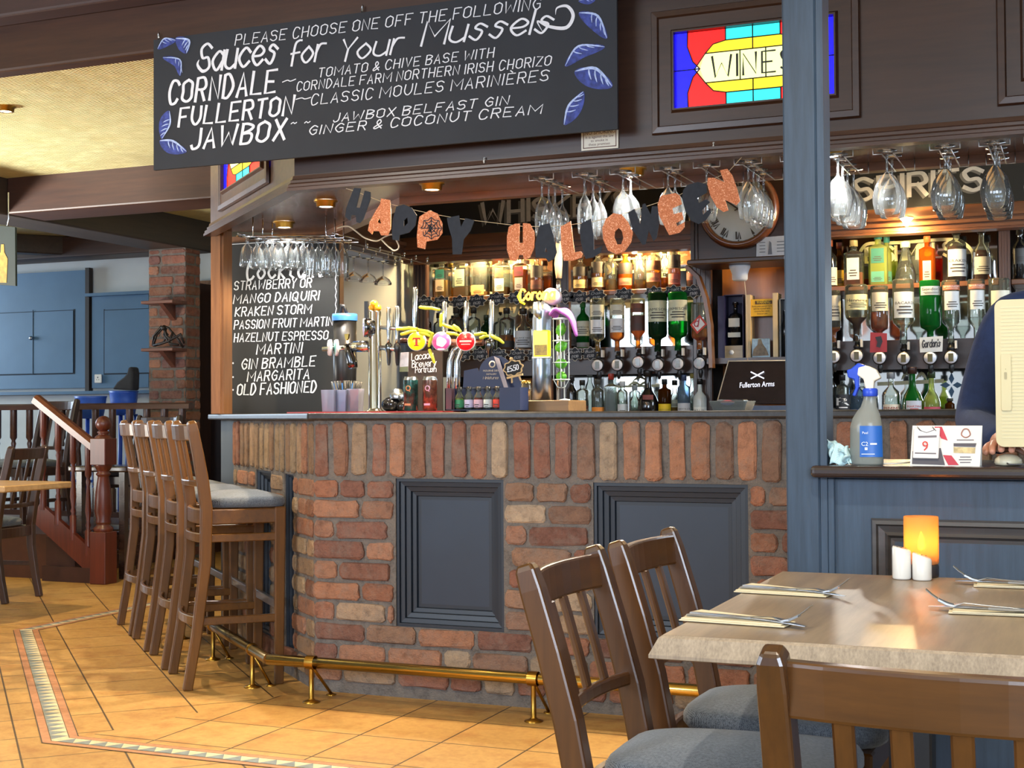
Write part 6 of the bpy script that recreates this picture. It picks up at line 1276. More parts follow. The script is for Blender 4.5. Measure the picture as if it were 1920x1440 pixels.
hl = thing('straw_pot', 'black pot of straws behind the clear plastic holders', 'pot', (px2(648, 5.14), 5.14, ZB)); mb = MB(); mb.lathe([(.0005, .003), (.058, 0), (.085, .08), (.082, .08), (.055, .006), (.0005, .006)], 20, sy=.5); mb.build('pot', plain('smoky_plastic', '2a2c30', .3), hl, world=False)
for k in range(44):
    ang = random.random()*6.28; rad = random.uniform(.008, .046); tilt = rad*9
    if s0 is None: s0 = st.build('drinking_straw', M_BLACK); o = s0
    else: o = s0.copy(); COL.objects.link(o)
    bx = px2(648, 5.14); o.location = (bx+rad*math.cos(ang), 5.14+rad*.4*math.sin(ang), ZB+.0075)
    o.rotation_euler = Vector((math.cos(ang)*tilt*.8, math.sin(ang)*tilt*.2, 1)).to_track_quat('Z', 'Y').to_euler(); tag(o, 'thin black drinking straw fanned out in the straw pot', 'straw', 'black straws in the pot')
ib = thing('drinks_bin', 'black cylindrical bin with bright blue rim behind the beer taps', 'bin', (px2(651, 5.32), 5.30, ZB)); Y = 5.28; k = mpp(651, Y); r = 22*k; h = pz(651, 588, Y)-ZB
mb = MB(); mb.lathe([(.0005, .004), (r*.9, 0), (r, h*.5), (r, h-.02), (r*.95, h-.02), (.0005, h-.03)], 28); mb.build('body', M_BLACK, ib, world=False); mb = MB(); mb.lathe([(r*1.08, h-.03), (r*1.1, h-.012), (r*1.05, h), (r*.9, h-.004)], 28); mb.build('blue_rim', plain('bin_blue', '2f6fc0', .35), ib, world=False)
mb = MB(); mb.lathe([(r*.905, .0), (r*1.01, h*.28), (r*1.02, h*.30)], 28); mb.build('blue_band', plain('bin_blue', '2f6fc0', .35), ib, world=False)
mb = MB(); mb.tube([(-.012, -.02, h-.01), (-.006, -.02, h+.035), (.010, -.02, h+.032), (.02, -.02, h)], .007, 8, up=(0, 1, 0)); mb.build('grip', M_BLACK, ib, world=False)
# small things behind: round machine, tray with cola logo, tip box
mc = thing('bar_gadget', 'black rounded machine with steel top in front of white side wall', 'machine', (px2(738, 5.3), 5.28, ZB)); x = px2(733, 5.28); mb = MB(); mb.ball((x, 5.28, ZB+.035), .042, 18, 10, sz=.8); mb.ball((x+.05, 5.29, ZB+.028), .034, 16, 8, sz=.8); mb.build('shell', plain('gloss_black', '151517', .12, coat=.5), mc); mb = MB(); mb.lathe([(.03, 0), (.034, .02), (.022, .028), (.02, .04), (.0005, .045)], 16, (x+.03, 5.28, ZB+.06)); mb.build('top', M_STEEL, mc)
tr = thing('drip_tray', 'clear glass tray holding a black disc with red white and blue oval', 'tray', (px2(1370, 4.98), 4.98, ZB)); x0, x1 = px2(1336, 4.98), px2(1406, 4.98)
mb = MB(); P = [(x0+.012, 4.94), (x1-.012, 4.94), (x1-.012, 5.06), (x0+.012, 5.06)]; Q = [(x0, 4.93), (x1, 4.93), (x1, 5.07), (x0, 5.07)]; z1 = pz(1370, 752, 4.98)
mb.add([(a, b, ZB) for a, b in P]+[(a, b, z1) for a, b in Q], [(3, 2, 1, 0)]+[(i, (i+1) % 4, 4+(i+1) % 4, 4+i) for i in range(4)]); mb.build('glass_tray', thin_glass('tray_glass', 'c8d0d4', .9, .4, .2, '98a0a4'), tr, solid=.003)
mb = MB(); mb.box(x0+.02, 4.96, ZB+.012, x1-.02, 5.04, z1+.006); mb.build('black_block', plain('gloss_black', '151517', .12, coat=.5), tr, bevel=.004)
c = at(1364, 755, 'y', 4.958); mb = MB(); a_ = 12*K; b_ = 4.2*K
for q0, q1, mi in ((.15, PI-.15, 0), (PI+.15, 2*PI-.15, 1)): mb.prism([(c.x+a_*math.cos(q0+(q1-q0)*i/12), c.z+b_*math.sin(q0+(q1-q0)*i/12)) for i in range(13)], 4.9575, 4.9595, mi=mi)
mb.prism([(c.x-a_, c.z-.0012), (c.x+a_, c.z-.0008), (c.x+a_, c.z+.0014), (c.x-a_, c.z+.001)], 4.957, 4.958, mi=2); mb.build('oval_logo', [flat('c8202c'), flat('2a4aa0'), flat('e8e8ec')], tr)
jr = thing('snack_jar', 'small jar of golden snacks between gift carton and lager column', 'jar', (px2(986, 5.2), 5.2, ZB)); mb = MB(); r = .022; mb.lathe([(.0005, .003), (r, 0), (r, .10), (r*.8, .115)], 16); mb.build('glass', M_BGLASS, jr, world=False); mb = MB(); mb.lathe([(.0005, .005), (r-.002, .005), (r-.002, .09), (.0005, .095)], 14); mb.build('snacks', plain('snack_gold', 'c89040', .6, var=.4, nscale=120), jr, world=False); mb = MB(); mb.lathe([(r*.9, .115), (r*.9, .128), (.0005, .128)], 16); mb.build('lid', M_BRASS, jr, world=False)

cc = MB(); cc.tube([at(x, y, 'y', 5.45) for x, y in crom([(632, 428), (652, 424), (668, 434), (684, 446), (706, 452), (722, 444), (736, 440), (744, 452), (748, 464), (740, 470), (728, 462), (716, 450)], 4)], .0035, 6, up=(0, 1, 0)); tag(cc.build('loose_cable', plain('cream_cable', 'b8aa90', .6)), 'loose cream cable looping behind the banner letters A and P', 'cable')
# ================================================================== DINING TABLE AND CHAIRS
TZ = .76
tb = thing('dining_table', 'brown wood-effect dining table laid with cutlery, against the half wall', 'table', (0, 2.43, 0))
tw = wood('table_laminate', '665545', 'ad977c', 'y', .34, 1.0, 0, 1.3); X0, X1, Y0, Y1 = -.592, .62, 1.995, 2.885
mb = MB(); lv = [(-.004, TZ-.036), (-.014, TZ-.033), (-.014, TZ-.028), (-.002, TZ-.004), (.004, TZ)]
vs = []
for e, z in lv: vs += [(X0+e, Y0+e, z), (X1-e, Y0+e, z), (X1-e, Y1-max(e, 0), z), (X0+e, Y1-max(e, 0), z)]
n = len(lv); mb.add(vs, [(i*4+k, i*4+(k+1) % 4, i*4+4+(k+1) % 4, i*4+4+k) for i in range(n-1) for k in range(4)]); mb.build('table_edge', wood('table_edge_streaks', '6e6052', 'b09e88', 'z', .45, 6, 0, 1.2), tb)
mb = MB(); mb.box(X0+.0035, Y0+.0035, TZ-.034, X1-.0035, Y1-.0035, TZ); mb.build('tabletop', tw, tb)
for x in (-.28, .36):
    mb = MB(); mb.box(x-.035, 2.40, .03, x+.035, 2.47, TZ-.056); mb.bar((x, 2.12, .02), (x, 2.75, .02), .06, .04); mb.bar((x, 2.15, TZ-.075), (x, 2.72, TZ-.075), .05, .036); mb.build('pedestal', plain('cast_iron', '1e1e20', .5), tb, bevel=.004)
def herring(name, a, b):
    t = NT(name); w = t.node('ShaderNodeTexWave'); w.inputs['Scale'].default_value = 150; w.inputs['Distortion'].default_value = 4; w.inputs['Detail'].default_value = 2; v = t.coords((1, 1, 2), (0, 0, .8)); t.link(v, w.inputs['Vector'])
    n = t.noise(v, 160, 3, .8); m = t.node('ShaderNodeMath', operation='MULTIPLY_ADD'); t.link(w.outputs[1], m.inputs[0]); m.inputs[1].default_value = .35; t.link(n, m.inputs[2])
    t.link(t.ramp(m.outputs[0], [(.45, lin(a)), (.85, lin(b))]), t.bsdf.inputs['Base Color']); t.bsdf.inputs['Roughness'].default_value = .95; t.bsdf.inputs['Sheen Weight'].default_value = .3; t.bump(m.outputs[0], .5, .002); return t.mat
M_TWEED = herring('grey_blue_tweed', '2a323e', '6c747e')
def cushion(mb, w0, w1, y0, y1, z0, z1, dome=.018):
    """rounded-front seat pad, wider at the front"""
    N = 28; rings = []
    for s_, z in ((.96, z0), (1, z0+.012), (1, z1-.018), (.965, z1-.006), (.85, z1), (.55, z1+dome*.7), (.2, z1+dome)):
        r = []
        for i in range(N):
            a = 2*PI*i/N; c, s = math.cos(a), math.sin(a); e = .42
            x = abs(c)**e*(1 if c > 0 else -1); y = abs(s)**e*(1 if s > 0 else -1); w = w0+(w1-w0)*(y*.5+.5)
            r.append((x*w/2*s_, (y0+y1)/2+y*(y1-y0)/2*s_, z))
        rings.append(r)
    vs = [p for r in rings for p in r]; m = len(rings)
    mb.add(vs, [tuple(range(N))[::-1]]+[(i*N+k, i*N+(k+1) % N, (i+1)*N+(k+1) % N, (i+1)*N+k) for i in range(m-1) for k in range(N)]+[tuple((m-1)*N+k for k in range(N))], 0, True)
def chair(name, label, group, SH=.515, TOP=.832, W=.175, nsl=3, tall=False, m=None, mx=None, SD=.42, cush=None):
    m = m or M_CHAIR; mx = mx or M_CHAIRX; t_ = thing(name, label, 'chair', (0, 0, 0), 0, group); pr = [(-.019, -.022), (.019, -.022), (.019, .022), (-.019, .022)]
    ln = .10 if not tall else .06; bk = .06 if not tall else .075
    fr = SH-.06
    yb = lambda z: -bk*max(0, (fr*.8-z)/(fr*.8))**1.4 if z < fr*.8 else -ln*max(0, (z-fr)/(TOP-fr))**1.25
    zs = [0, fr*.3, fr*.7, fr, fr+(TOP-fr)*.3, fr+(TOP-fr)*.6, fr+(TOP-fr)*.88, TOP-.012, TOP]
    for s_ in (-1, 1):
        mb = MB(); mb.sweep([(s_*W, yb(z), z) for z in zs], pr, up=(0, 1, 0), scale=[.86, .92, 1, 1.05, 1.05, 1, .95, .85, .6]); mb.build('back_leg', m, t_, bevel=.005, seg=2, world=False)
        mb = MB(); mb.sweep([(s_*(W+.012), SD-.035, 0), (s_*(W+.012), SD-.03, fr)], pr, up=(0, 1, 0), scale=[.78, 1]); mb.build('front_leg', m, t_, bevel=.004, world=False)
    def rail(z, h, th=.02, bow=.022 if not tall else .042, y=None, w=W-.012, nm='top_rail', mat=mx):
        mb = MB(); pts = []
        for i in range(9): u = i/4-1; pts.append((u*w, yb(z)-bow*(1-u*u)*(1 if y is None else 0)+(0), z))
        mb.sweep(pts, [(-th/2, -h/2), (th/2, -h/2), (th/2, h/2), (-th/2, h/2)], up=(0, -.1, 1)); return mb.build(nm, mat, t_, bevel=.005, seg=2, world=False)
    zt = TOP-.047; rail(zt, .066, .021); zl = fr+.125 if not tall else fr+.10; rail(zl, .026, .018, nm='lower_rail')
    for k in range(nsl):
        u = (k+1)/(nsl+1)*2-1; w = W-.012; mb = MB(); bw = (.022 if not tall else .042)*(1-u*u)
        mb.sweep([(u*w, yb(z)-bw, z) for z in (zl+.010, zl+(zt-zl)*.35, zl+(zt-zl)*.7, zt-.03)], [(-.0125, -.006), (.0125, -.006), (.0125, .006), (-.0125, .006)], up=(0, 1, 0)); mb.build('slat', m, t_, bevel=.003, world=False)
    mb = MB(); w = W-.008
    for s_ in (-1, 1): mb.bar((s_*w, .02, fr-.035), (s_*(w+.01), SD-.04, fr-.035), .022, .06)
    mb.bar((-w, SD-.028, fr-.035), (w, SD-.028, fr-.035), .022, .06); 
    mb.sweep([(x_, -.03*(1-(x_/w)**2)+.005, fr-.035) for x_ in [w*(i/5-1) for i in range(11)]], [(-.011, -.03), (.011, -.03), (.011, .03), (-.011, .03)]); mb.build('seat_frame', mx, t_, bevel=.004, world=False)
    mb = MB(); cushion(mb, W*2-.03, W*2+.05, .012, SD+.012, fr, SH-.015); mb.build('seat', cush or M_TWEED, t_, world=False)
    if tall:
        hs = (.27, .60)
        for h_ in hs:
            for s_ in (-1, 1): mb = MB(); mb.bar((s_*(W-.002), yb(h_)+.01, h_), (s_*(W+.008), SD-.04, h_), .018, .032); mb.build('side_stretcher', mx, t_, bevel=.003, world=False)
            mb = MB(); mb.sweep([(x_, yb(h_)-.035*(1-(x_/W)**2), h_) for x_ in [(W-.01)*(i/5-1) for i in range(11)]], [(-.009, -.018), (.009, -.018), (.009, .018), (-.009, .018)]); mb.build('rear_stretcher', mx, t_, bevel=.003, world=False)
        mb = MB(); mb.bar((-W, SD-.035, .32), (W, SD-.035, .32), .02, .034); mb.build('foot_bar', M_STEEL, t_, bevel=.003, world=False)
    else:
        for s_ in (-1, 1): mb = MB(); mb.bar((s_*W, yb(.2)+.01, .2), (s_*(W+.006), SD-.04, .2), .018, .026); mb.build('side_stretcher', mx, t_, bevel=.003, world=False)
    return t_
cA = chair('dining_chair', 'dining chair with tweed seat at the table end, nearer to the camera', 'dining chairs at the laid table')
place(cA, (-.80, 2.397, .0), -PI/2)
cB = dup(cA, (-.783, 2.85, 0), -PI/2-.02, 'dining chair with tweed seat, second from camera, before the wide navy panel')
cC = chair('dining_chair', 'large close dining chair seen from behind in front of the table', 'dining chairs at the laid table', TOP=.823, W=.205, nsl=5); place(cC, (-.127, 1.665, 0), -.012)
# bar stools
st0 = chair('bar_stool', 'tall bar stool nearest the camera, closest to the brick corner', 'bar stools along the slanted bar corner', SH=.78, TOP=1.072, W=.195, nsl=3, tall=True, m=M_STOOL, mx=M_STOOLX, SD=.325)
ang = math.atan2(-.7099, .7043)   # faces the slanted brickwork
base = Vector((-3.40, 4.79, 0))
for k, lab in enumerate(('', 'second tall bar stool from the camera along the slanted brick corner', 'third tall bar stool from the camera along the slanted brick corner', 'farthest tall bar stool from the camera, by the end of the bar')):
    p = base+Vector((-.7043, .7099, 0))*(.505*k)+CN*(.013*k)
    o = place(st0, p, ang) if k == 0 else dup(st0, p, ang+.02*(k-1.5), lab)
# ---------------- on the table
M_NAP = plain('paper_napkin', 'd6c8a8', .9, var=.04)
def on(x, y, z=TZ+.0012): return at(x, y, 'z', z)
fk = None
def setting(px, py, ang, where, right=False):
    c = on(px, py); M = Matrix.Translation(c) @ Matrix.Rotation(ang, 4, 'Z')
    mb = MB(); mb.M = M; mb.box(-.090, -.030, 0, .082, .030, .0022); mb.box(-.088, -.026, .0022, .076, .031, .0045); mb.add([(-.088, -.01, .0048), (.05, .031, .0048), (-.075, .032, .011), (-.088, .026, .008)], [(0, 1, 2), (0, 2, 3)]); tag(mb.build('paper_napkin', M_NAP, bevel=.0008), f'folded cream paper napkin {where}', 'napkin', 'folded napkins on the table')
    mb = MB(); mb.M = M; L = [(-.085, -.006, .0075), (-.03, -.008, .0075), (.03, -.01, .011), (.058, -.012, .013), (.074, -.012, .0085), (.086, -.012, .011), (.100, -.011, .018)]
    mb.sweep(L, [(-.005, -.001), (.005, -.001), (.005, .001), (-.005, .001)], scale=[.9, .8, .6, .5, 1.6, 2.1, 2.0])
    for k in range(4): y = -.0185+.005*k; mb.sweep([(.098, y, .0175), (.110, y, .026), (.119, y, .034)], [(-.0011, -.0008), (.0011, -.0008), (.0011, .0008), (-.0011, .0008)])
    tag(mb.build('fork', M_STEEL, bevel=.0005), f'steel fork lying tines-up on the napkin {where}', 'fork', 'forks on the table')
    mb = MB(); mb.M = M; mb.sweep([(-.085, .012, .0072), (-.02, .006, .0072), (.02, .0, .0072)], [(-.005, -.0022), (.005, -.0022), (.005, .0022), (-.005, .0022)], scale=[1, .9, .7]); mb.sweep([(.018, -.0, .0072), (.05, -.006, .0072), (.09, -.018, .006), (.115, -.026, .0042)], [(-.007, -.0005), (.006, -.0008), (.006, .0008), (-.007, .0005)], scale=[.7, 1, 1, .5]); tag(mb.build('table_knife', M_STEEL), f'steel table knife crossing the napkin {where}', 'knife', 'knives on the table')
setting(1386, 1166, -.10, 'at the near left place'); setting(1474, 1112, -.10, 'at the far left place'); setting(1878, 1150, PI+.05, 'at the near right place'); setting(1912, 1100, PI+.05, 'at the far right place')
c = on(1728, 1080); cl = thing('candle_lamp', 'glowing orange glass candle lamp on the dining table', 'candle lamp', (c.x, c.y, TZ)); r = .034
mb = MB(); mb.lathe([(.0005, .001), (r*.98, .001), (r, .006), (r, .022), (r*.94, .026), (.0005, .026)], 24); mb.build('dark_base', plain('lamp_base', '2e2a2c', .3), cl, world=False)
zt = at(1728, 968, 'y', c.y).z-TZ
t = NT('orange_shade'); t.n.remove(t.bsdf); d_ = t.node('ShaderNodeBsdfTranslucent'); d_.inputs[0].default_value = lin('f6c488'); f_ = t.node('ShaderNodeBsdfDiffuse'); f_.inputs[0].default_value = lin('eab878'); tr_ = t.node('ShaderNodeBsdfTransparent'); tr_.inputs[0].default_value = lin('fad8a0')
m1 = t.node('ShaderNodeMixShader'); m1.inputs[0].default_value = .4; t.link(d_.outputs[0], m1.inputs[1]); t.link(f_.outputs[0], m1.inputs[2]); m2 = t.node('ShaderNodeMixShader'); m2.inputs[0].default_value = .35; t.link(m1.outputs[0], m2.inputs[1]); t.link(tr_.outputs[0], m2.inputs[2]); t.link(m2.outputs[0], t.out.inputs[0])
mb = MB(); mb.lathe([(r*.97, .027), (r, .03), (r, zt-.002), (r*.98, zt), (r*.93, zt-.003), (r*.93, .03)], 32); mb.build('glass_shade', t.mat, cl, world=False)
mb = MB(); mb.lathe([(.0005, .027), (.022, .027), (.022, .050), (.0005, .052)], 18); mb.build('candle', plain('candle_wax', 'd87a24', .5), cl, world=False)
mb = MB(); mb.lathe([(.0005, .053), (.006, .058), (.0075, .066), (.004, .08), (.0005, .09)], 12); mb.build('flame', emit('flame_yellow', 'ffb938', 30), cl, world=False)
lamp('candle_light', 'POINT', (c.x, c.y, TZ+.075), .3, (1, .72, .32), shadow_soft_size=.008)
M_CER = plain('white_ceramic', 'e4e0d8', .2, var=.02, coat=.3)
for px, yb, xa, xb, yt, tl, lab in ((1691, 1093, 1673, 1710, 1028, -.0045, 'taller white ceramic shaker beside the candle lamp'), (1729, 1095, 1710, 1748, 1042, -.0065, 'shorter slant-topped white ceramic shaker before the candle lamp')):
    c = on(px, yb, TZ); c = on(px, yb-7, TZ); w = (at(xb, yb, 'y', c.y).x-at(xa, yb, 'y', c.y).x)/2*.97; h = at(px, yt, 'y', c.y).z-TZ; s_ = thing('shaker', lab, 'shaker', (c.x, c.y, TZ+.0008), 0, 'salt and pepper shakers')
    mb = MB(); N = 24; vs = [(w*k*math.cos(a), w*k*math.sin(a), 0 if z == 0 else z*h+(tl*math.cos(a) if z > .5 else 0)*k) for k, z in ((.01, 0), (.92, 0), (1, .05), (1, .93), (.9, 1), (.01, 1)) for a in [2*PI*i/N for i in range(N)]]
    mb.add(vs, [(i*N+k, i*N+(k+1) % N, (i+1)*N+(k+1) % N, (i+1)*N+k) for i in range(5) for k in range(N)], 0, True); mb.build('body', M_CER, s_, world=False)
    mb = MB()
    for k in range(3): mb.lathe([(.0005, 0), (.0016, 0), (.0016, .0008)], 8, ((k-1)*.008, -.004, h+.0008+tl*(k-1)*.2))
    mb.build('pour_holes', M_BLACK, s_, world=False)
# ================================================================== ON THE LEDGE
YQ = YH+.012; c = at(1625, 872, 'y', YQ); kq = mpp(1625, YQ); sb = thing('spray_bottle', 'clear trigger spray bottle with blue label on the ledge', 'spray bottle', (c.x, YQ, LZ)); P = lambda x, y: ((x-1625)*kq*.965, 0, (872-y)*kq-.0)
t = thin_glass('cloudy_plastic', 'e4e8e6', .6, .3, .5, 'cfd2cc'); mb = MB(); ell = [(math.cos(a), math.sin(a)) for a in [2*PI*i/24 for i in range(24)]]
secs = [(1, 872, 29), (0, 869, 31), (0, 800, 29.5), (1, 785, 26), (3, 772, 20), (5, 764, 15), (7, 750, 12), (8, 742, 12)]
vs = []
for dx, y, w in secs: vs += [((dx+w*a)*kq, w*b*.62*kq, (872-y)*kq) for a, b in ell]
mb.add(vs, [tuple(range(24))]+[(i*24+k, i*24+(k+1) % 24, (i+1)*24+(k+1) % 24, (i+1)*24+k) for i in range(len(secs)-1) for k in range(24)], 0, True); mb.build('bottle_body', t, sb, world=False)
mb = MB(); vs = []
for dx, y, w in [(1, 870, 27.5), (0, 868, 29.5), (0, 805, 28)]: vs += [((dx+w*a)*kq, w*b*.6*kq, (872-y)*kq+.001) for a, b in ell]
mb.add(vs, [tuple(range(24))]+[(i*24+k, i*24+(k+1) % 24, (i+1)*24+(k+1) % 24, (i+1)*24+k) for i in range(2) for k in range(24)]+[tuple(range(48, 72))], 0, True); mb.build('liquid', thin_glass('cleaner_liquid', 'dfeaee', .4, .1, .4, 'c4d0d2'), sb, world=False)
mb = MB(); n = 10; vs = []
for i in range(n+1): a = -PI/2-.3+1.55*i/n; vs += [((32.2*math.cos(a))*kq, 32.2*.62*kq*math.sin(a), (872-857)*kq), ((31.2*math.cos(a))*kq, 31.2*.62*kq*math.sin(a), (872-799)*kq)]
mb.add(vs, [(2*i, 2*i+2, 2*i+3, 2*i+1) for i in range(n)], 0, True); lo = mb.build('label', plain('label_blue', '1f5fb4', .4, var=.04), sb, world=False)
mb = MB(); e = Vector((math.cos(.38), math.sin(.38)*.55, 0)).normalized(); o_ = Vector((-6*kq, -32.4*.62*kq-.0028, 0))
printed(mb, 'C2', o_+Vector((0, 0, 36*kq)), 12*kq, e=e); printed(mb, 'Peel', o_+Vector((2*kq, 0, 58*kq)), 10*kq, e=e)
for q, w, h_ in ((38, 12, 3), (28, 5, 5), (20, 24, 1.2)): a = o_+e*((16 if q == 38 else 6 if q == 28 else 0)*kq)+Vector((0, 0, q*kq)); mb.add([a, a+e*w*kq, a+e*w*kq+Vector((0, 0, h_*kq)), a+Vector((0, 0, h_*kq))], [(0, 1, 2, 3)])
_child(mb, 'label_print', flat('e4ecf4'), lo)
M_SB = plain('trigger_blue', '2448c0', .35)
mb = MB(); mb.lathe([(13*kq, 128*kq), (14*kq, 130*kq), (14*kq, 140*kq), (12*kq, 143*kq)], 20, (8*kq, 0, 0)); mb.build('collar', M_SB, sb, world=False)
hd = [(1628, 741), (1622, 712), (1610, 704), (1612, 690), (1628, 686), (1646, 694), (1655, 710), (1642, 716), (1640, 741)]
mb = MB(); mb.prism([(P(x, y)[0], P(x, y)[2]) for x, y in hd], -.012, .012); mb.build('spray_head', plain('head_cream', 'dcd6c6', .4, var=.03), sb, bevel=.003, seg=2, world=False)
tg = [(1626, 686), (1612, 681), (1598, 692), (1590, 694), (1592, 708), (1604, 712), (1606, 728), (1600, 742), (1606, 744), (1613, 726), (1614, 706), (1626, 702)]
mb = MB(); mb.prism([(P(x, y)[0], P(x, y)[2]) for x, y in tg], -.010, .010); mb.build('trigger', M_SB, sb, bevel=.002, world=False)
# cloth
cx = at(1570, 870, 'y', YH+.015); mb = MB(); NU, NV = 22, 14; vs = []
for j in range(NV+1):
    for i in range(NU+1):
        u, v = i/NU, j/NV; x = (u-.5)*.062*(1-.12*v)+.004*math.sin(9*v+3*u); y = .012*math.sin(11*u+3*v)+.010*math.sin(23*u-5*v)*(1-.3*v)+.012*math.sin(5*u); z = .001+v*.05*(1-.35*u**2+.12*math.sin(7*u))+.005*math.sin(13*u+8*v)*v
        vs.append((cx.x+x, YH+.018+y, LZ+max(.0005, z)))
mb.add(vs, [(j*(NU+1)+i, j*(NU+1)+i+1, (j+1)*(NU+1)+i+1, (j+1)*(NU+1)+i) for j in range(NV) for i in range(NU)], 0, True)
vs = [(cx.x+.01+(u-.5)*.05+.01*v, YH+.003+.012*v+.004*math.sin(12*u), LZ+.001+.046*v*(1-.3*u)+.003*math.sin(9*u+6*v)) for v in [j/8 for j in range(9)] for u in [i/12 for i in range(13)]]
mb.add(vs, [(j*13+i, j*13+i+1, (j+1)*13+i+1, (j+1)*13+i) for j in range(8) for i in range(12)], 0, True)
t = NT('blue_cloth'); ck_ = t.node('ShaderNodeTexChecker'); ck_.inputs['Scale'].default_value = 700; ck_.inputs['Color1'].default_value = lin('9cc4cc'); ck_.inputs['Color2'].default_value = lin('c8dcdc'); t.link(t.coords(), ck_.inputs['Vector']); t.link(ck_.outputs[0], t.bsdf.inputs['Base Color']); t.bsdf.inputs['Roughness'].default_value = .95
tag(mb.build('cleaning_cloth', t.mat, solid=.002), 'crumpled pale blue cleaning cloth beside the spray bottle', 'cloth')
# desk calendar card
YK = YH-.005; dc = thing('desk_calendar', 'white desk calendar stand with red number 9 and red triangles', 'calendar', (at(1772, 877, 'y', YK).x, YK, LZ)); Pk = lambda x, y, d=0: at(x, y, 'y', YK+.02*(877-y)/80)+Vector((0, -d, 0))
def face(mb, pts, d, mi=0): 
    n = len(pts); tri = tess(pts); vs = [Pk(x, y, d) for x, y in pts]; mb.add(vs, [tuple(t_) for t_ in tri], mi)
mb = MB(); q = [(1711, 798), (1842, 798), (1837, 877), (1706, 876)]; mb.add([Pk(*p) for p in q]+[Pk(*p)+Vector((0, .002, 0)) for p in q]+[Pk(1837, 877)+Vector((0, .06, 0)), Pk(1706, 876)+Vector((0, .06, 0))], [(0, 1, 2, 3), (4, 7, 6, 5), (0, 4, 5, 1), (1, 5, 6, 2), (3, 7, 4, 0), (4, 5, 8, 9)]); bd = mb.build('stand', plain('calendar_white', 'd9d4cc', .35, var=.03), dc)
mb = MB(); face(mb, [(1752, 800), (1766, 800), (1777, 826), (1765, 822)], .001); face(mb, [(1768, 853), (1784, 854), (1798, 872), (1778, 872)], .001); mb.build('red_wedges', plain('calendar_red', 'b8283c', .5), dc)
mb = MB(); face(mb, [(1711, 846), (1764, 840), (1772, 872), (1710, 870)], .0009); face(mb, [(1788, 831), (1831, 831), (1829, 838), (1788, 837)], .001); mb.build('dark_prints', plain('calendar_dark', '4a444a', .5), dc)
mb = MB(); face(mb, [(1788, 838), (1829, 839), (1828, 850), (1788, 849)], .001); mb.build('desk_picture', plain('picture_sand', 'b8a476', .6, var=.4, nscale=90), dc)
mb = MB(); a, b = Pk(1714, 804, .001), Pk(1762, 861, .006); q = [(1714, 803), (1763, 802), (1760, 860), (1712, 859)]; mb.add([Pk(*p, .001) for p in q]+[Pk(*p, .007) for p in q], [(0, 1, 2, 3), (7, 6, 5, 4), (0, 4, 5, 1), (1, 5, 6, 2), (2, 6, 7, 3), (3, 7, 4, 0)]); pdn = mb.build('tear_off_pad', plain('pad_white', 'e2ddd6', .6, var=.03), dc, bevel=.0015)
mb = MB(); a = Pk(1730, 845, .0075); printed(mb, '9', a, .0125, .022); mb.build('red_date', plain('date_red', 'c83224', .5), dc)
mb = MB(); face(mb, [(1722, 817), (1757, 816), (1757, 820), (1722, 821)], .0075); face(mb, [(1716, 848), (1756, 849), (1756, 851.5), (1716, 850.5)], .0075)
for x in (1724, 1752): mb.tube([Pk(x, 805, .008), Pk(x-3, 800, .009), Pk(x+4, 808, .008)], .0007, 5)
mb.tube([Pk(1724, 806, .0078), Pk(1738, 811, .0078), Pk(1752, 806, .0078)], .0006, 5)
for y, w in ((824, 32), (856, 20), (861, 24), (866, 20)): face(mb, [(1810-w/2, y), (1810+w/2, y), (1810+w/2, y+1.8), (1810-w/2, y+1.8)], .001)
mb.build('grey_print', plain('print_grey', '6c6468', .6), dc)
mb = MB(); mb.tube([Pk(1811+8*math.cos(a)*(1+.1*math.sin(3*a)), 812+8*math.sin(a), .001) for a in [2*PI*i/24 for i in range(24)]], .0013, 5, closed=True, up=(0, 1, 0)); mb.build('ring_emblem', plain('emblem_brown', 'a06a5a', .5), dc)
cb = MB(); cb.tube([(at(1654, 868, 'y', YH+.03).x, YH+.03, LZ+.002), (at(1680, 866, 'y', YH+.035).x, YH+.035, LZ+.0025), (at(1705, 862, 'y', YH+.10).x, YH+.10, LZ+.003), (at(1740, 862, 'y', YH+.2).x, YH+.2, LZ+.003)], .002, 6); tag(cb.build('white_cable', plain('cable_white', 'dcd8d0', .5)), 'white cable running along the ledge to behind the desk calendar', 'cable')
# monitor back
YM = YH-.028; x0 = at(1866, 700, 'y', YM).x; zt = at(1880, 562, 'y', YM).z; zb = at(1880, 838, 'y', YM).z; x1 = x0+.50
mo = thing('computer_monitor', 'cream computer monitor seen from behind on the ledge', 'monitor', (x0+.25, YM, LZ)); M_BEI = plain('beige_plastic', 'c6bb92', .45, var=.03)
def rrect(x0, z0, x1, z1, r, n=6): return [(cx_+r*math.cos(a0+PI/2*i/n), cz_+r*math.sin(a0+PI/2*i/n)) for cx_, cz_, a0 in ((x1-r, z1-r, 0), (x0+r, z1-r, PI/2), (x0+r, z0+r, PI), (x1-r, z0+r, 1.5*PI)) for i in range(n+1)]
mb = MB(); mb.prism(rrect(x0, zb, x1, zt, .016), YM, YM+.022); mb.build('case', M_BEI, mo, bevel=.004, seg=2)
mb = MB()
for k in range(38): z = zb+.018+(zt-zb-.036)*k/37; mb.box(x0+.012, YM-.0006, z, x1-.012, YM+.001, z+.003)
mb.build('ribbing', plain('beige_ribs', 'cbc19a', .5, var=.02), mo)
k = mpp(1880, YM); X_ = lambda px: at(px, 700, 'y', YM).x; Z_ = lambda py: at(1880, py, 'y', YM).z
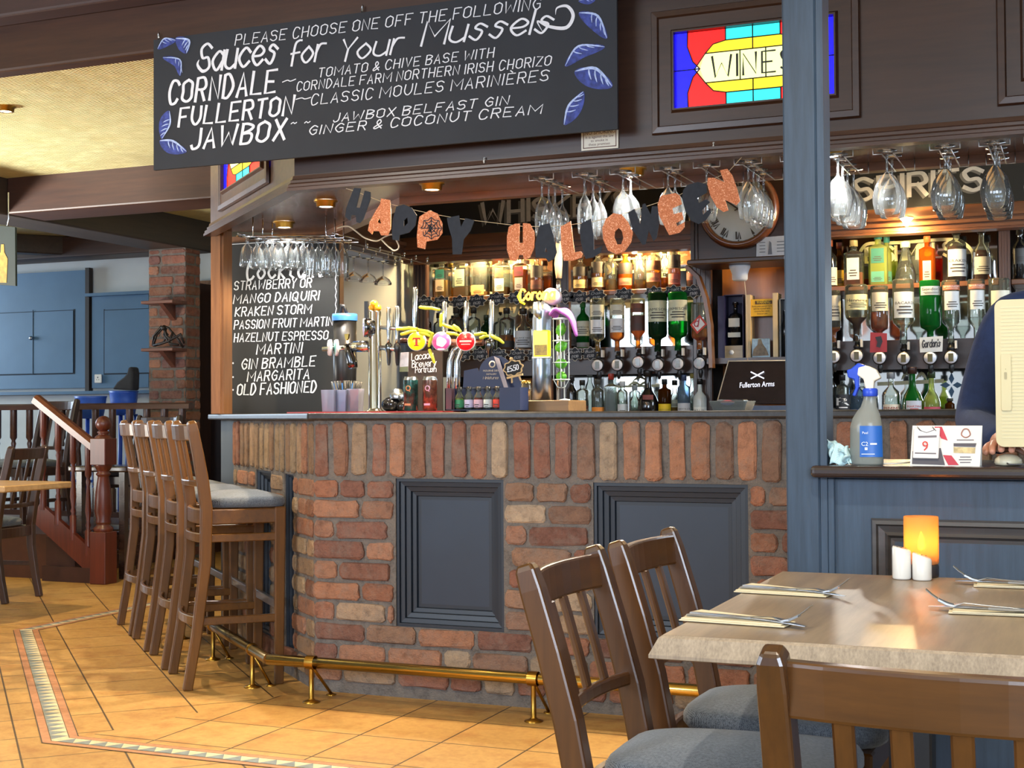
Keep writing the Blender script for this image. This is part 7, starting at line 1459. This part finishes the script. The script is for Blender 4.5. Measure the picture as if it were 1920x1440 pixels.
mb = MB(); mb.prism(rrect(X_(1877), Z_(770), X_(1896), Z_(664), .004), YM-.0035, YM); o = mb.build('button_panel', M_BEI, mo, bevel=.0008); mb = MB(); mb.prism(rrect(X_(1883), Z_(711), X_(1888), Z_(698), .0015), YM-.0045, YM-.0035); mb.box(X_(1885), YM-.0042, Z_(693), X_(1886.5), YM-.0035, Z_(691.5)); mb.build('button', plain('button_beige', '9c9270', .5), o)
mb = MB(); mb.box(x0+.2, YM+.02, LZ, x0+.3, YM+.05, zb+.08); mb.box(x0+.14, YM, LZ, x0+.36, YM+.14, LZ+.008); mb.build('stand', M_BEI, mo, bevel=.003)
mb = MB(); mb.prism(rrect(x0+.01, zb+.01, x1-.01, zt-.01, .01), YM+.022, YM+.024); mb.build('screen', plain('screen_black', '101114', .1), mo)
# mouse with cable
mp_ = (-.156, 3.147); mo2 = thing('computer_mouse', 'cream computer mouse under the worker\'s hand on the ledge', 'mouse', (mp_[0], mp_[1], LZ)); mb = MB(); mb.lathe([(.0005, .001), (.026, .001), (.029, .006), (.027, .014), (.018, .021), (.008, .024), (.0005, .0245)], 22, sx=1, sy=1.55); mb.build('shell', plain('mouse_cream', 'd8ceb2', .35, var=.02), mo2, world=False)
mb = MB(); mb.tube([(.0, -.044, .006), (.004, -.052, .004), (.03, -.045, .004), (.06, -.035, .004), (.09, -.03, .004)], .0017, 6); mb.build('cable', plain('cable_grey', '4a4a4c', .5), mo2, world=False)
# ================================================================== THE WORKER
def skin(name, pts, edges, mat, parent=None, sub=2, root=0):
    pts = [(p[0]*HS, p[1]*HS, 1.09+(p[2]-1.09)*(HS if p[2] > .2 else 1), *p[3:]) for p in pts]
    me = bpy.data.meshes.new(name); me.from_pydata([p[:3] for p in pts], edges, []); me.materials.append(mat); o = bpy.data.objects.new(name, me); COL.objects.link(o)
    o.modifiers.new('skin', 'SKIN').use_smooth_shade = True
    for i, p in enumerate(pts): sv = me.skin_vertices[0].data[i]; r = p[3]; sv.radius = (r, p[4] if len(p) > 4 else r); sv.use_root = (i == root)
    m = o.modifiers.new('smooth', 'SUBSURF'); m.levels = sub; m.render_levels = sub
    if parent: o.parent = parent; o.location = -Vector(parent.location)
    return o
HS = 1.068; wx, wy = .04, 3.52
wk = thing('person', 'person in a navy jumper standing behind the monitor, hand on the mouse', 'person', (wx*HS, wy*HS, 0))
M_SKIN = plain('skin', 'c98f76', .5, var=.06, nscale=30); M_JUMP = plain('navy_jumper', '22335c', .9, var=.12, nscale=60, bump=.3); M_TROU = plain('dark_trousers', '22242a', .8)
sh, el, wr = (-.19, 3.50, 1.345), (-.248, 3.44, 1.06), (-.168, 3.115, 1.022)
bp = [(wx, wy, .95, .13, .10), (wx, wy-.01, 1.12, .12, .09), (wx, wy-.005, 1.28, .145, .09), (wx, wy, 1.375, .085, .065), (wx, wy-.01, 1.425, .056, .056), (wx, wy-.035, 1.495, .062, .078), (wx, wy-.03, 1.565, .076, .092), (wx, wy-.02, 1.63, .055, .07),
      (sh[0]+.03, sh[1], sh[2], .05), (el[0]+.01, el[1], el[2], .036), (wr[0], wr[1], wr[2], .024, .02), (wx+.2, wy-.01, 1.325, .05), (wx+.27, wy-.06, 1.07, .036), (wx+.16, wy-.28, 1.015, .022),
      (wx-.09, wy, .86, .085), (wx-.09, wy-.01, .48, .055), (wx-.09, wy+.01, .09, .04), (wx-.09, wy-.13, .035, .035, .025), (wx+.09, wy, .86, .085), (wx+.09, wy-.01, .48, .055), (wx+.09, wy+.01, .09, .04), (wx+.09, wy-.13, .035, .035, .025)]
be = [(0, 1), (1, 2), (2, 3), (3, 4), (4, 5), (5, 6), (6, 7), (2, 8), (8, 9), (9, 10), (2, 11), (11, 12), (12, 13), (0, 14), (14, 15), (15, 16), (16, 17), (0, 18), (18, 19), (19, 20), (20, 21)]
# nose, right hand on the mouse
bp += [(wx, wy-.118, 1.528, .006)]; be += [(5, 22)]
def hand(w, palm, fingers, idx):
    global bp, be
    n = len(bp); bp += [(*palm[0], .022, .014), (*palm[1], .026, .012)]; be += [(idx, n), (n, n+1)]
    for f in fingers:
        root = n if f[0] == 'thumb' else n+1; prev = root
        for k, q in enumerate(f[1:]): bp.append((*q, .0095-.0011*k)); be.append((prev, len(bp)-1)); prev = len(bp)-1
hand(wr, [(-.160, 3.05, 1.025), (-.152, 3.01, 1.026)], [
    ('little', (-.186, 2.988, 1.020), (-.190, 2.966, 1.014), (-.188, 2.950, 1.004)), ('ring', (-.173, 2.975, 1.026), (-.176, 2.942, 1.018), (-.175, 2.926, 1.006)),
    ('middle', (-.156, 2.970, 1.030), (-.157, 2.930, 1.026), (-.157, 2.902, 1.012)), ('index', (-.139, 2.974, 1.029), (-.137, 2.936, 1.025), (-.138, 2.908, 1.011)), ('thumb', (-.128, 3.02, 1.014), (-.113, 2.985, 1.006), (-.110, 2.955, 1.007))], 10)
lw = bp[13]; hand(lw, [(wx+.14, wy-.34, 1.012), (wx+.135, wy-.385, 1.008)], [('little', (wx+.165, wy-.41, 1.003), (wx+.168, wy-.435, 1.006)), ('ring', (wx+.150, wy-.42, 1.004), (wx+.152, wy-.452, 1.006)), ('middle', (wx+.134, wy-.425, 1.004), (wx+.134, wy-.46, 1.006)), ('index', (wx+.118, wy-.42, 1.004), (wx+.116, wy-.452, 1.006)), ('thumb', (wx+.112, wy-.37, 1.004), (wx+.095, wy-.40, 1.007))], 13)
skin('body', bp, be, M_SKIN, wk)
jp = [(wx, wy, .90, .165, .125), (wx, wy-.005, 1.08, .155, .115), (wx, wy, 1.275, .175, .115), (wx, wy, 1.375, .095, .075), (wx, wy-.004, 1.425, .062, .06), (sh[0]+.015, sh[1], sh[2]-.008, .068, .066), (el[0], el[1], el[2], .058, .055), ((el[0]+wr[0])/2+.004, (el[1]+wr[1])/2, (el[2]+wr[2])/2+.004, .046, .044), (wr[0], wr[1]+.02, wr[2]+.002, .033, .030), (wx+.205, wy-.005, 1.318, .068), (wx+.275, wy-.06, 1.07, .058), (wx+.165, wy-.26, 1.018, .034)]
skin('jumper', jp, [(0, 1), (1, 2), (2, 3), (3, 4), (2, 5), (5, 6), (6, 7), (7, 8), (2, 9), (9, 10), (10, 11)], M_JUMP, wk)
tp = [(wx, wy, .92, .155, .12), (wx-.095, wy, .84, .10), (wx-.092, wy-.01, .48, .075), (wx-.092, wy+.01, .10, .065), (wx+.095, wy, .84, .10), (wx+.092, wy-.01, .48, .075), (wx+.092, wy+.01, .10, .065)]
skin('trousers', tp, [(0, 1), (1, 2), (2, 3), (0, 4), (4, 5), (5, 6)], M_TROU, wk)
HM = lambda x, y, z: (x*HS, y*HS, 1.09+(z-1.09)*HS)
mb = MB(); mb.ball(HM(wx, wy+.022, 1.60), .103, 18, 10, sx=.92, sy=1.02, sz=.95); mb.build('hair', plain('brown_hair', '3a2a20', .7), wk)
for s_ in (-1, 1): mb = MB(); mb.ball(HM(wx+s_*.03, wy-.108, 1.55), .010, 10, 6); mb.build('eye', plain('eye_dark', '2a2420', .2), wk); 
for s_ in (-1, 1): mb = MB(); mb.ball(HM(wx+s_*.078, wy-.02, 1.535), .03, 10, 8, sx=.35, sy=.6); mb.build('ear', M_SKIN, wk)
mb = MB(); mb.ball(HM(wx, wy-.106, 1.485), .02, 12, 6, sy=.4, sz=.3); mb.build('mouth', plain('lip', 'a05a50', .5), wk)
# ================================================================== THE FAR ROOM ON THE LEFT
YW = 9.585
def hatch(name, label, x0, x1, y0, y1, knob, bt):
    p0 = at(x0, y1, 'y', YW); p1 = at(x1, y0, 'y', YW); r = thing(name, label, 'cupboard', ((p0.x+p1.x)/2, YW, p0.z))
    mb = MB(); mb.box(p0.x, YW-.04, p0.z, p1.x, YW+.01, p1.z); mb.build('frame', M_BLUEWALL, r)
    a = at(bt[0], bt[3], 'y', YW-.045); b_ = at(bt[1], bt[2], 'y', YW-.045)
    mb = MB(); mb.box(a.x, YW-.046, a.z, b_.x, YW-.041, b_.z); d = mb.build('door', M_BLUEWALL, r)
    mb = MB(); e = .012
    for q in ((a.x-e, a.z-e, a.x, b_.z+e), (b_.x, a.z-e, b_.x+e*1.6, b_.z+e), (a.x, a.z-e, b_.x, a.z), (a.x, b_.z, b_.x, b_.z+e*.5)): mb.box(q[0], YW-.0415, q[1], q[2], YW-.040, q[3])
    mb.build('door_gap', plain('shadow_gap', '1c2836', .8), r)
    if knob: c = at(*knob, 'y', YW-.06); mb = MB(); mb.ball((c.x, YW-.065, c.z), .018, 12, 8); mb.build('knob', M_STEEL, d)
    return r
h1 = hatch('wall_cupboard', 'wide pale blue cupboard front with small round knob on the far wall', -70, 166, 507, 731, (59, 634), (-60, 137, 582, 703))
for x in (62,):
    a = at(x, 600, 'y', YW-.047); mb = MB(); mb.box(a.x-.003, YW-.049, at(x, 703, 'y', YW).z, a.x+.003, YW-.0465, at(x, 582, 'y', YW).z); mb.build('door_seam', plain('shadow_gap', '1c2836', .8), h1)
hatch('wall_cupboard', 'narrow pale blue cupboard front left of the brick pillar', 178, 284, 551, 728, None, (196, 300, 578, 700))
tb_ = MB(); a = at(163, 553, 'y', YW-.06); tb_.box(a.x, YW-.09, a.z-.016, at(300, 550, 'y', YW).x, YW-.042, a.z+.01); struct(tb_.build('trim_1', M_BLUEWALL))
a = at(172, 600, 'y', YW); tv = MB(); tv.box(a.x-.03, YW-.05, 1.30, a.x+.012, YW-.001, at(170, 503, 'y', YW).z); struct(tv.build('trim_2', plain('dark_batten', '2a211c', .6)))
a = at(0, 735, 'y', YW); tl_ = MB(); tl_.box(-12, YW-.075, a.z-.03, -6.9, YW-.002, a.z-.004); struct(tl_.build('trim_3', M_BLUEWALL))
s0 = at(185, 710, 'y', YW-.05); so = thing('wall_socket', 'white wall socket between the two blue cupboards', 'socket', (s0.x, YW-.05, s0.z)); mb = MB(); mb.box(-.037, -.012, -.037, .037, .0, .037); mb.build('plate', M_WHITE, so, bevel=.004, world=False)
mb = MB(); mb.box(-.004, -.013, .004, .004, -.012, .016); mb.box(-.014, -.013, -.012, -.008, -.012, -.006); mb.box(.008, -.013, -.012, .014, -.012, -.006); mb.build('slots', M_BLACK, so, world=False)
# hanging bottle sign, top left
hs = thing('hanging_sign', 'black hanging sign with a painted golden bottle at left edge', 'sign', (-6.3, 6.2, 2.0)); p = [zx(x, y, 6.2) for x, y in ((-60, 418), (28, 426), (29, 536), (-60, 530))]
mb = MB(); mb.prism(p, 6.2, 6.215); mb.build('board', plain('sign_greenblack', '1c2a28', .6), hs); mb = MB(); q = [zx(x, y, 6.198) for x, y in ((-6, 530), (12, 530), (14, 485), (8, 473), (7, 458), (2, 458), (1, 473), (-6, 482))]; mb.prism(q, 6.198, 6.2); mb.build('painted_bottle', plain('gold_paint', 'b08a3a', .6, var=.35, nscale=30), hs)
mb = MB(); mb.tube([at(14, 424, 'y', 6.207), at(16, 410, 'y', 6.207)+Vector((0, 0, .0)), (at(16, 410, 'y', 6.207).x, 6.207, 2.384)], .004, 6); mb.build('hook', M_STEEL, hs)
# balustrade and stairs
bl = thing('balustrade', 'dark wooden balustrade with turned spindles on the raised floor', 'balustrade', (-7.0, 8.4, .30)); YB_ = 8.40
zr = at(200, 762, 'y', YB_).z
mb = MB(); mb.sweep([(-9.2, YB_, zr), (-6.02, YB_, zr)], [(-.035, -.022), (.035, -.022), (.03, .012), (.012, .024), (-.012, .024), (-.03, .012)]); mb.build('handrail', M_RAILWOOD, bl); mb = MB(); mb.bar((-9.2, YB_, .36), (-6.02, YB_, .36), .05, .04); mb.build('bottom_rail', M_RAILWOOD, bl)
def spin(h, r=.027): return [(r, 0), (r, h*.22), (r*.5, h*.24), (r*.85, h*.27), (r*.5, h*.30), (r*.95, h*.40), (r*.5, h*.62), (r*.75, h*.66), (r*.5, h*.69), (r, h*.72), (r, h)]
for k in range(20): x = -6.10-.157*k; mb = MB(); mb.lathe(spin(zr-.40), 10, (x, YB_, .38)); mb.build('spindle', M_MAHOG if k % 2 == 5 else M_RAILWOOD, bl)
bs = thing('stair_rail', 'reddish mahogany stair rail with ball-topped newel post', 'stair rail', (-5.97, 7.31, 0)); nx, ny = -5.955, 7.345
mb = MB(); w = .062
mb.box(nx-w, ny-w, 0, nx+w, ny+w, .34); H0 = 0
mb.lathe([(.06, .34), (.066, .36), (.042, .385), (.052, .40), (.045, .42), (.058, .47), (.05, .60), (.036, .70), (.05, .715), (.036, .73), (.048, .75), (.058, .77), (.058, .775)], 20, (nx, ny, 0)); mb.box(nx-w*.98, ny-w*.98, .775, nx+w*.98, ny+w*.98, .95)
mb.lathe([(.058, .95), (.05, .965), (.03, .975), (.042, .99), (.026, 1.0)], 18, (nx, ny, 0)); mb.ball((nx, ny, 1.045), .052, 18, 12); mb.build('newel_post', M_MAHOG, bs, bevel=.004)
a = Vector((-6.50, 7.33, 1.215)); b_ = Vector((nx-.05, ny, .885)); mb = MB(); mb.sweep([a, b_], [(-.03, -.03), (.03, -.03), (.034, .01), (.018, .03), (-.018, .03), (-.034, .01)]); mb.build('handrail', wood('mahogany_rail', '552813', '7c4222', 'x', .36, 1, .15), bs)
for k in range(4):
    u = .12+.245*k; p = a+(b_-a)*u; z0 = .52-.40*u; mb = MB(); mb.lathe(spin(p.z-.02-z0, .022), 10, (p.x, p.y, z0)); mb.build('spindle', M_MAHOG, bs)
mb = MB(); mb.bar((-6.50, 7.34, .46), (nx-.03, 7.34, .10), .035, .14); mb.build('stringer', M_MAHOG, bs)
mb = MB(); mb.box(-6.44, 7.32, 0, nx-.07, 7.40, .10); mb.box(-6.44, 7.36, .10, -6.2, 7.42, .29); mb.build('step_side', plain('dark_riser', '3a1f18', .5), bs)
# brackets on the pillar with a bridle
M_SH = wood('bracket_wood', '4e2c22', '7a4a3a', 'x', .5)
def bracket(y, lab):
    z = at(310, y, 'y', 8.75).z; r = thing('bracket_shelf', lab, 'shelf', (-6.53, 8.72, z)); x0, x1 = at(267, y, 'y', 8.62).x, at(322, y, 'y', 8.62).x
    mb = MB(); mb.box(x0, 8.60, z-.012, x1+.02, 8.787, z+.012); mb.build('board', M_SH, r, bevel=.003); c = at(312, y, 'y', 8.7).x; mb = MB(); mb.add([(c-.02, 8.786, z-.012), (c+.02, 8.786, z-.012), (c+.02, 8.786, z-.13), (c-.02, 8.786, z-.13), (c-.02, 8.63, z-.012), (c+.02, 8.63, z-.012)], [(0, 1, 2, 3), (0, 4, 5, 1), (0, 3, 4), (1, 5, 2), (3, 2, 5, 4)]); mb.build('bracket', M_SH, r); return z
bracket(569, 'upper empty bracket shelf on the brick pillar'); zb_ = bracket(657, 'lower bracket shelf on the brick pillar holding leather straps')
br = MB(); o = at(308, 640, 'y', 8.66); cx = o.x
for pts in ([(-.10, 0, .02), (-.07, .0, .10), (0, .0, .165), (.04, 0, .15), (.12, .02, .06), (.15, .05, .0)], [(-.11, .01, .02), (-.09, -.02, .09), (-.02, -.02, .16), (.03, 0, .10), (-.01, .0, .04), (-.09, -.03, .02)], [(.0, 0, .165), (.03, -.02, .09), (.07, -.02, .06), (.14, .02, .10), (.16, .05, .03)], [(.02, 0, .15), (.0, -.01, .1), (.06, -.02, .03), (.13, .0, .02)], [(-.1, .02, .02), (-.02, -.03, .03), (.06, -.03, .05), (.08, .0, .12)]):
    br.tube([(cx+x, 8.66+y*.6, zb_+.014+z) for x, y, z in pts], .009, 6, up=(.1, 1, .2))
br.ball((cx-.0, 8.65, zb_+.165), .02, 10, 6); tag(br.build('leather_bridle', plain('dark_leather', '1e1614', .5)), 'tangle of dark leather bridle straps on lower bracket shelf', 'bridle')
# door frame right of the pillar
d = MB(); x0 = at(372, 600, 'y', YW).x; zt = at(385, 548, 'y', YW).z; d.box(x0, YW-.05, 0, x0+.09, YW+.01, zt); d.box(x0, YW-.06, zt, x0+1.1, YW+.01, zt+.09); d.box(x0+.98, YW-.05, 0, x0+1.07, YW+.01, zt); struct(d.build('trim_4', M_MIDWOODZ)); d = MB(); d.box(x0+.09, YW-.02, 0, x0+.98, YW+.01, zt); struct(d.build('door_1', plain('dark_door', '2c1c18', .5)))
d = MB(); x2 = at(349, 650, 'y', 9.3).x; d.box(x2+.02, 9.2, 0, x2+.10, 9.5, zt+.05); struct(d.build('trim_5', M_DKWOODZ))
# high chairs, tubs and dark tall table behind the stair rail
M_BP = plain('blue_plastic', '3a64c8', .35)
def tub(px, py, Y, w, h, lab):
    c = at(px, py, 'y', Y); r = thing('blue_high_chair', lab, 'high chair', (c.x, Y, .3005), 0, 'blue plastic high chairs'); H = c.z-.30
    mb = MB(); vs = []; N = 20
    for e, z in ((.80, H-h), (.95, H-h*.4), (1.0, H-.015), (1.06, H), (.96, H), (.9, H-.02), (.78, H-h+.02)): vs += [(w*e*math.cos(a), w*.75*e*math.sin(a), z) for a in [2*PI*i/N for i in range(N)]]
    mb.add(vs, [(i*N+k, i*N+(k+1) % N, (i+1)*N+(k+1) % N, (i+1)*N+k) for i in range(6) for k in range(N)]+[tuple(range(N))], 0, True); mb.build('seat_shell', M_BP, r, world=False)
    for sx in (-1, 1):
        for sy in (-1, 1): mb = MB(); mb.tube([(sx*w*.6, sy*w*.45, H-h+.01), (sx*w*.95, sy*w*.8, 0)], .017, 8); mb.build('leg', M_BP, r, world=False)
    mb = MB(); mb.tube([(-w*.8, -w*.66, .28), (w*.8, -w*.66, .28)], .012, 6); mb.build('foot_rest', M_BP, r, world=False)
tub(170, 743, 8.95, .135, .18, 'blue plastic high chair with a flat rim, left of the pair'); tub(232, 733, 9.2, .125, .2, 'taller blue plastic high chair below the leaning dark cushion')
c = at(236, 728, 'y', 9.02); cu = MB(); P = [at(x_, y_, 'y', 9.02) for x_, y_ in ((212, 730), (222, 716), (234, 707), (240, 700), (243, 688), (249, 688), (251, 700), (250, 732))]; cu.prism([(p.x, p.z) for p in P], 9.0, 9.10); tag(cu.build('dark_cushion', plain('charcoal_fabric', '3a3a3e', .9, var=.15), bevel=.02, seg=2), 'pointed charcoal cushion leaning above the blue high chairs', 'cushion')
tt = thing('tall_table', 'dark high table standing behind the newel post', 'table', (-6.15, 7.75, 0)); M_DKT = wood('dark_table', '2a1c16', '46302a', 'x', .2, 1, .6)
z = at(200, 872, 'y', 7.7).z
xa, xb = at(135, 872, 'y', 7.7).x, at(268, 872, 'y', 7.7).x
xa = -6.40
mb = MB(); mb.box(xa, 7.52, z-.04, xb, 7.82, z); mb.build('tabletop', M_DKT, tt, bevel=.01, seg=2)
for x_ in (xa+.05, xb-.08):
    for y_ in (7.6, 7.78): mb = MB(); mb.bar((x_, y_, 0), (x_, y_, z-.04), .045, .045, up=(0, 1, 0)); mb.build('leg', M_DKT, tt)
mb = MB(); mb.bar((xa+.05, 7.6, .3), (xb-.08, 7.6, .3), .03, .03); mb.bar((xa+.05, 7.6, .18), (xb-.08, 7.6, .18), .03, .03); mb.build('stretcher', M_DKT, tt)
M_DKCHR = wood('dark_chair', '2a1a14', '46302a', 'z', .3, 1, .4)
c1 = chair('side_chair', 'dark wooden chair by the high table behind the bar stools', 'dark chairs in the far room', m=M_DKCHR, mx=M_DKCHR, TOP=1.1, SH=.74, nsl=2, tall=True, cush=plain('dark_seat', '2a2c34', .8)); place(c1, (at(232, 1060, 'y', 8.02).x+.10, 8.24, 0), PI)
c2 = chair('side_chair', 'dark wooden chair with blue-grey seat in front of the stair rail', 'dark chairs in the far room', TOP=.92, SH=.50, nsl=3, m=M_DKCHR, mx=M_DKCHR); place(c2, (-5.93, 6.50, 0), PI*.55)
lt = thing('cafe_table', 'small wooden table at left edge, only its corner showing', 'table', (-5.8, 5.85, 0)); z = .735; xr = at(46, 910, 'y', 5.75).x
mb = MB(); mb.box(xr-.75, 5.60, z-.035, xr, 6.12, z); mb.build('tabletop', wood('cafe_top', '8e7048', 'b89668', 'x', .4), lt, bevel=.006); mb = MB(); mb.box(xr-.55, 5.83, .03, xr-.49, 5.89, z-.035); mb.bar((xr-.70, 5.86, .02), (xr-.34, 5.86, .02), .05, .03); mb.build('pedestal', plain('cast_iron', '1e1e20', .5), lt)
dup(c2, (-6.95, 7.98, .3005), PI*.95, 'dark chair on the raised floor seen through the spindles')
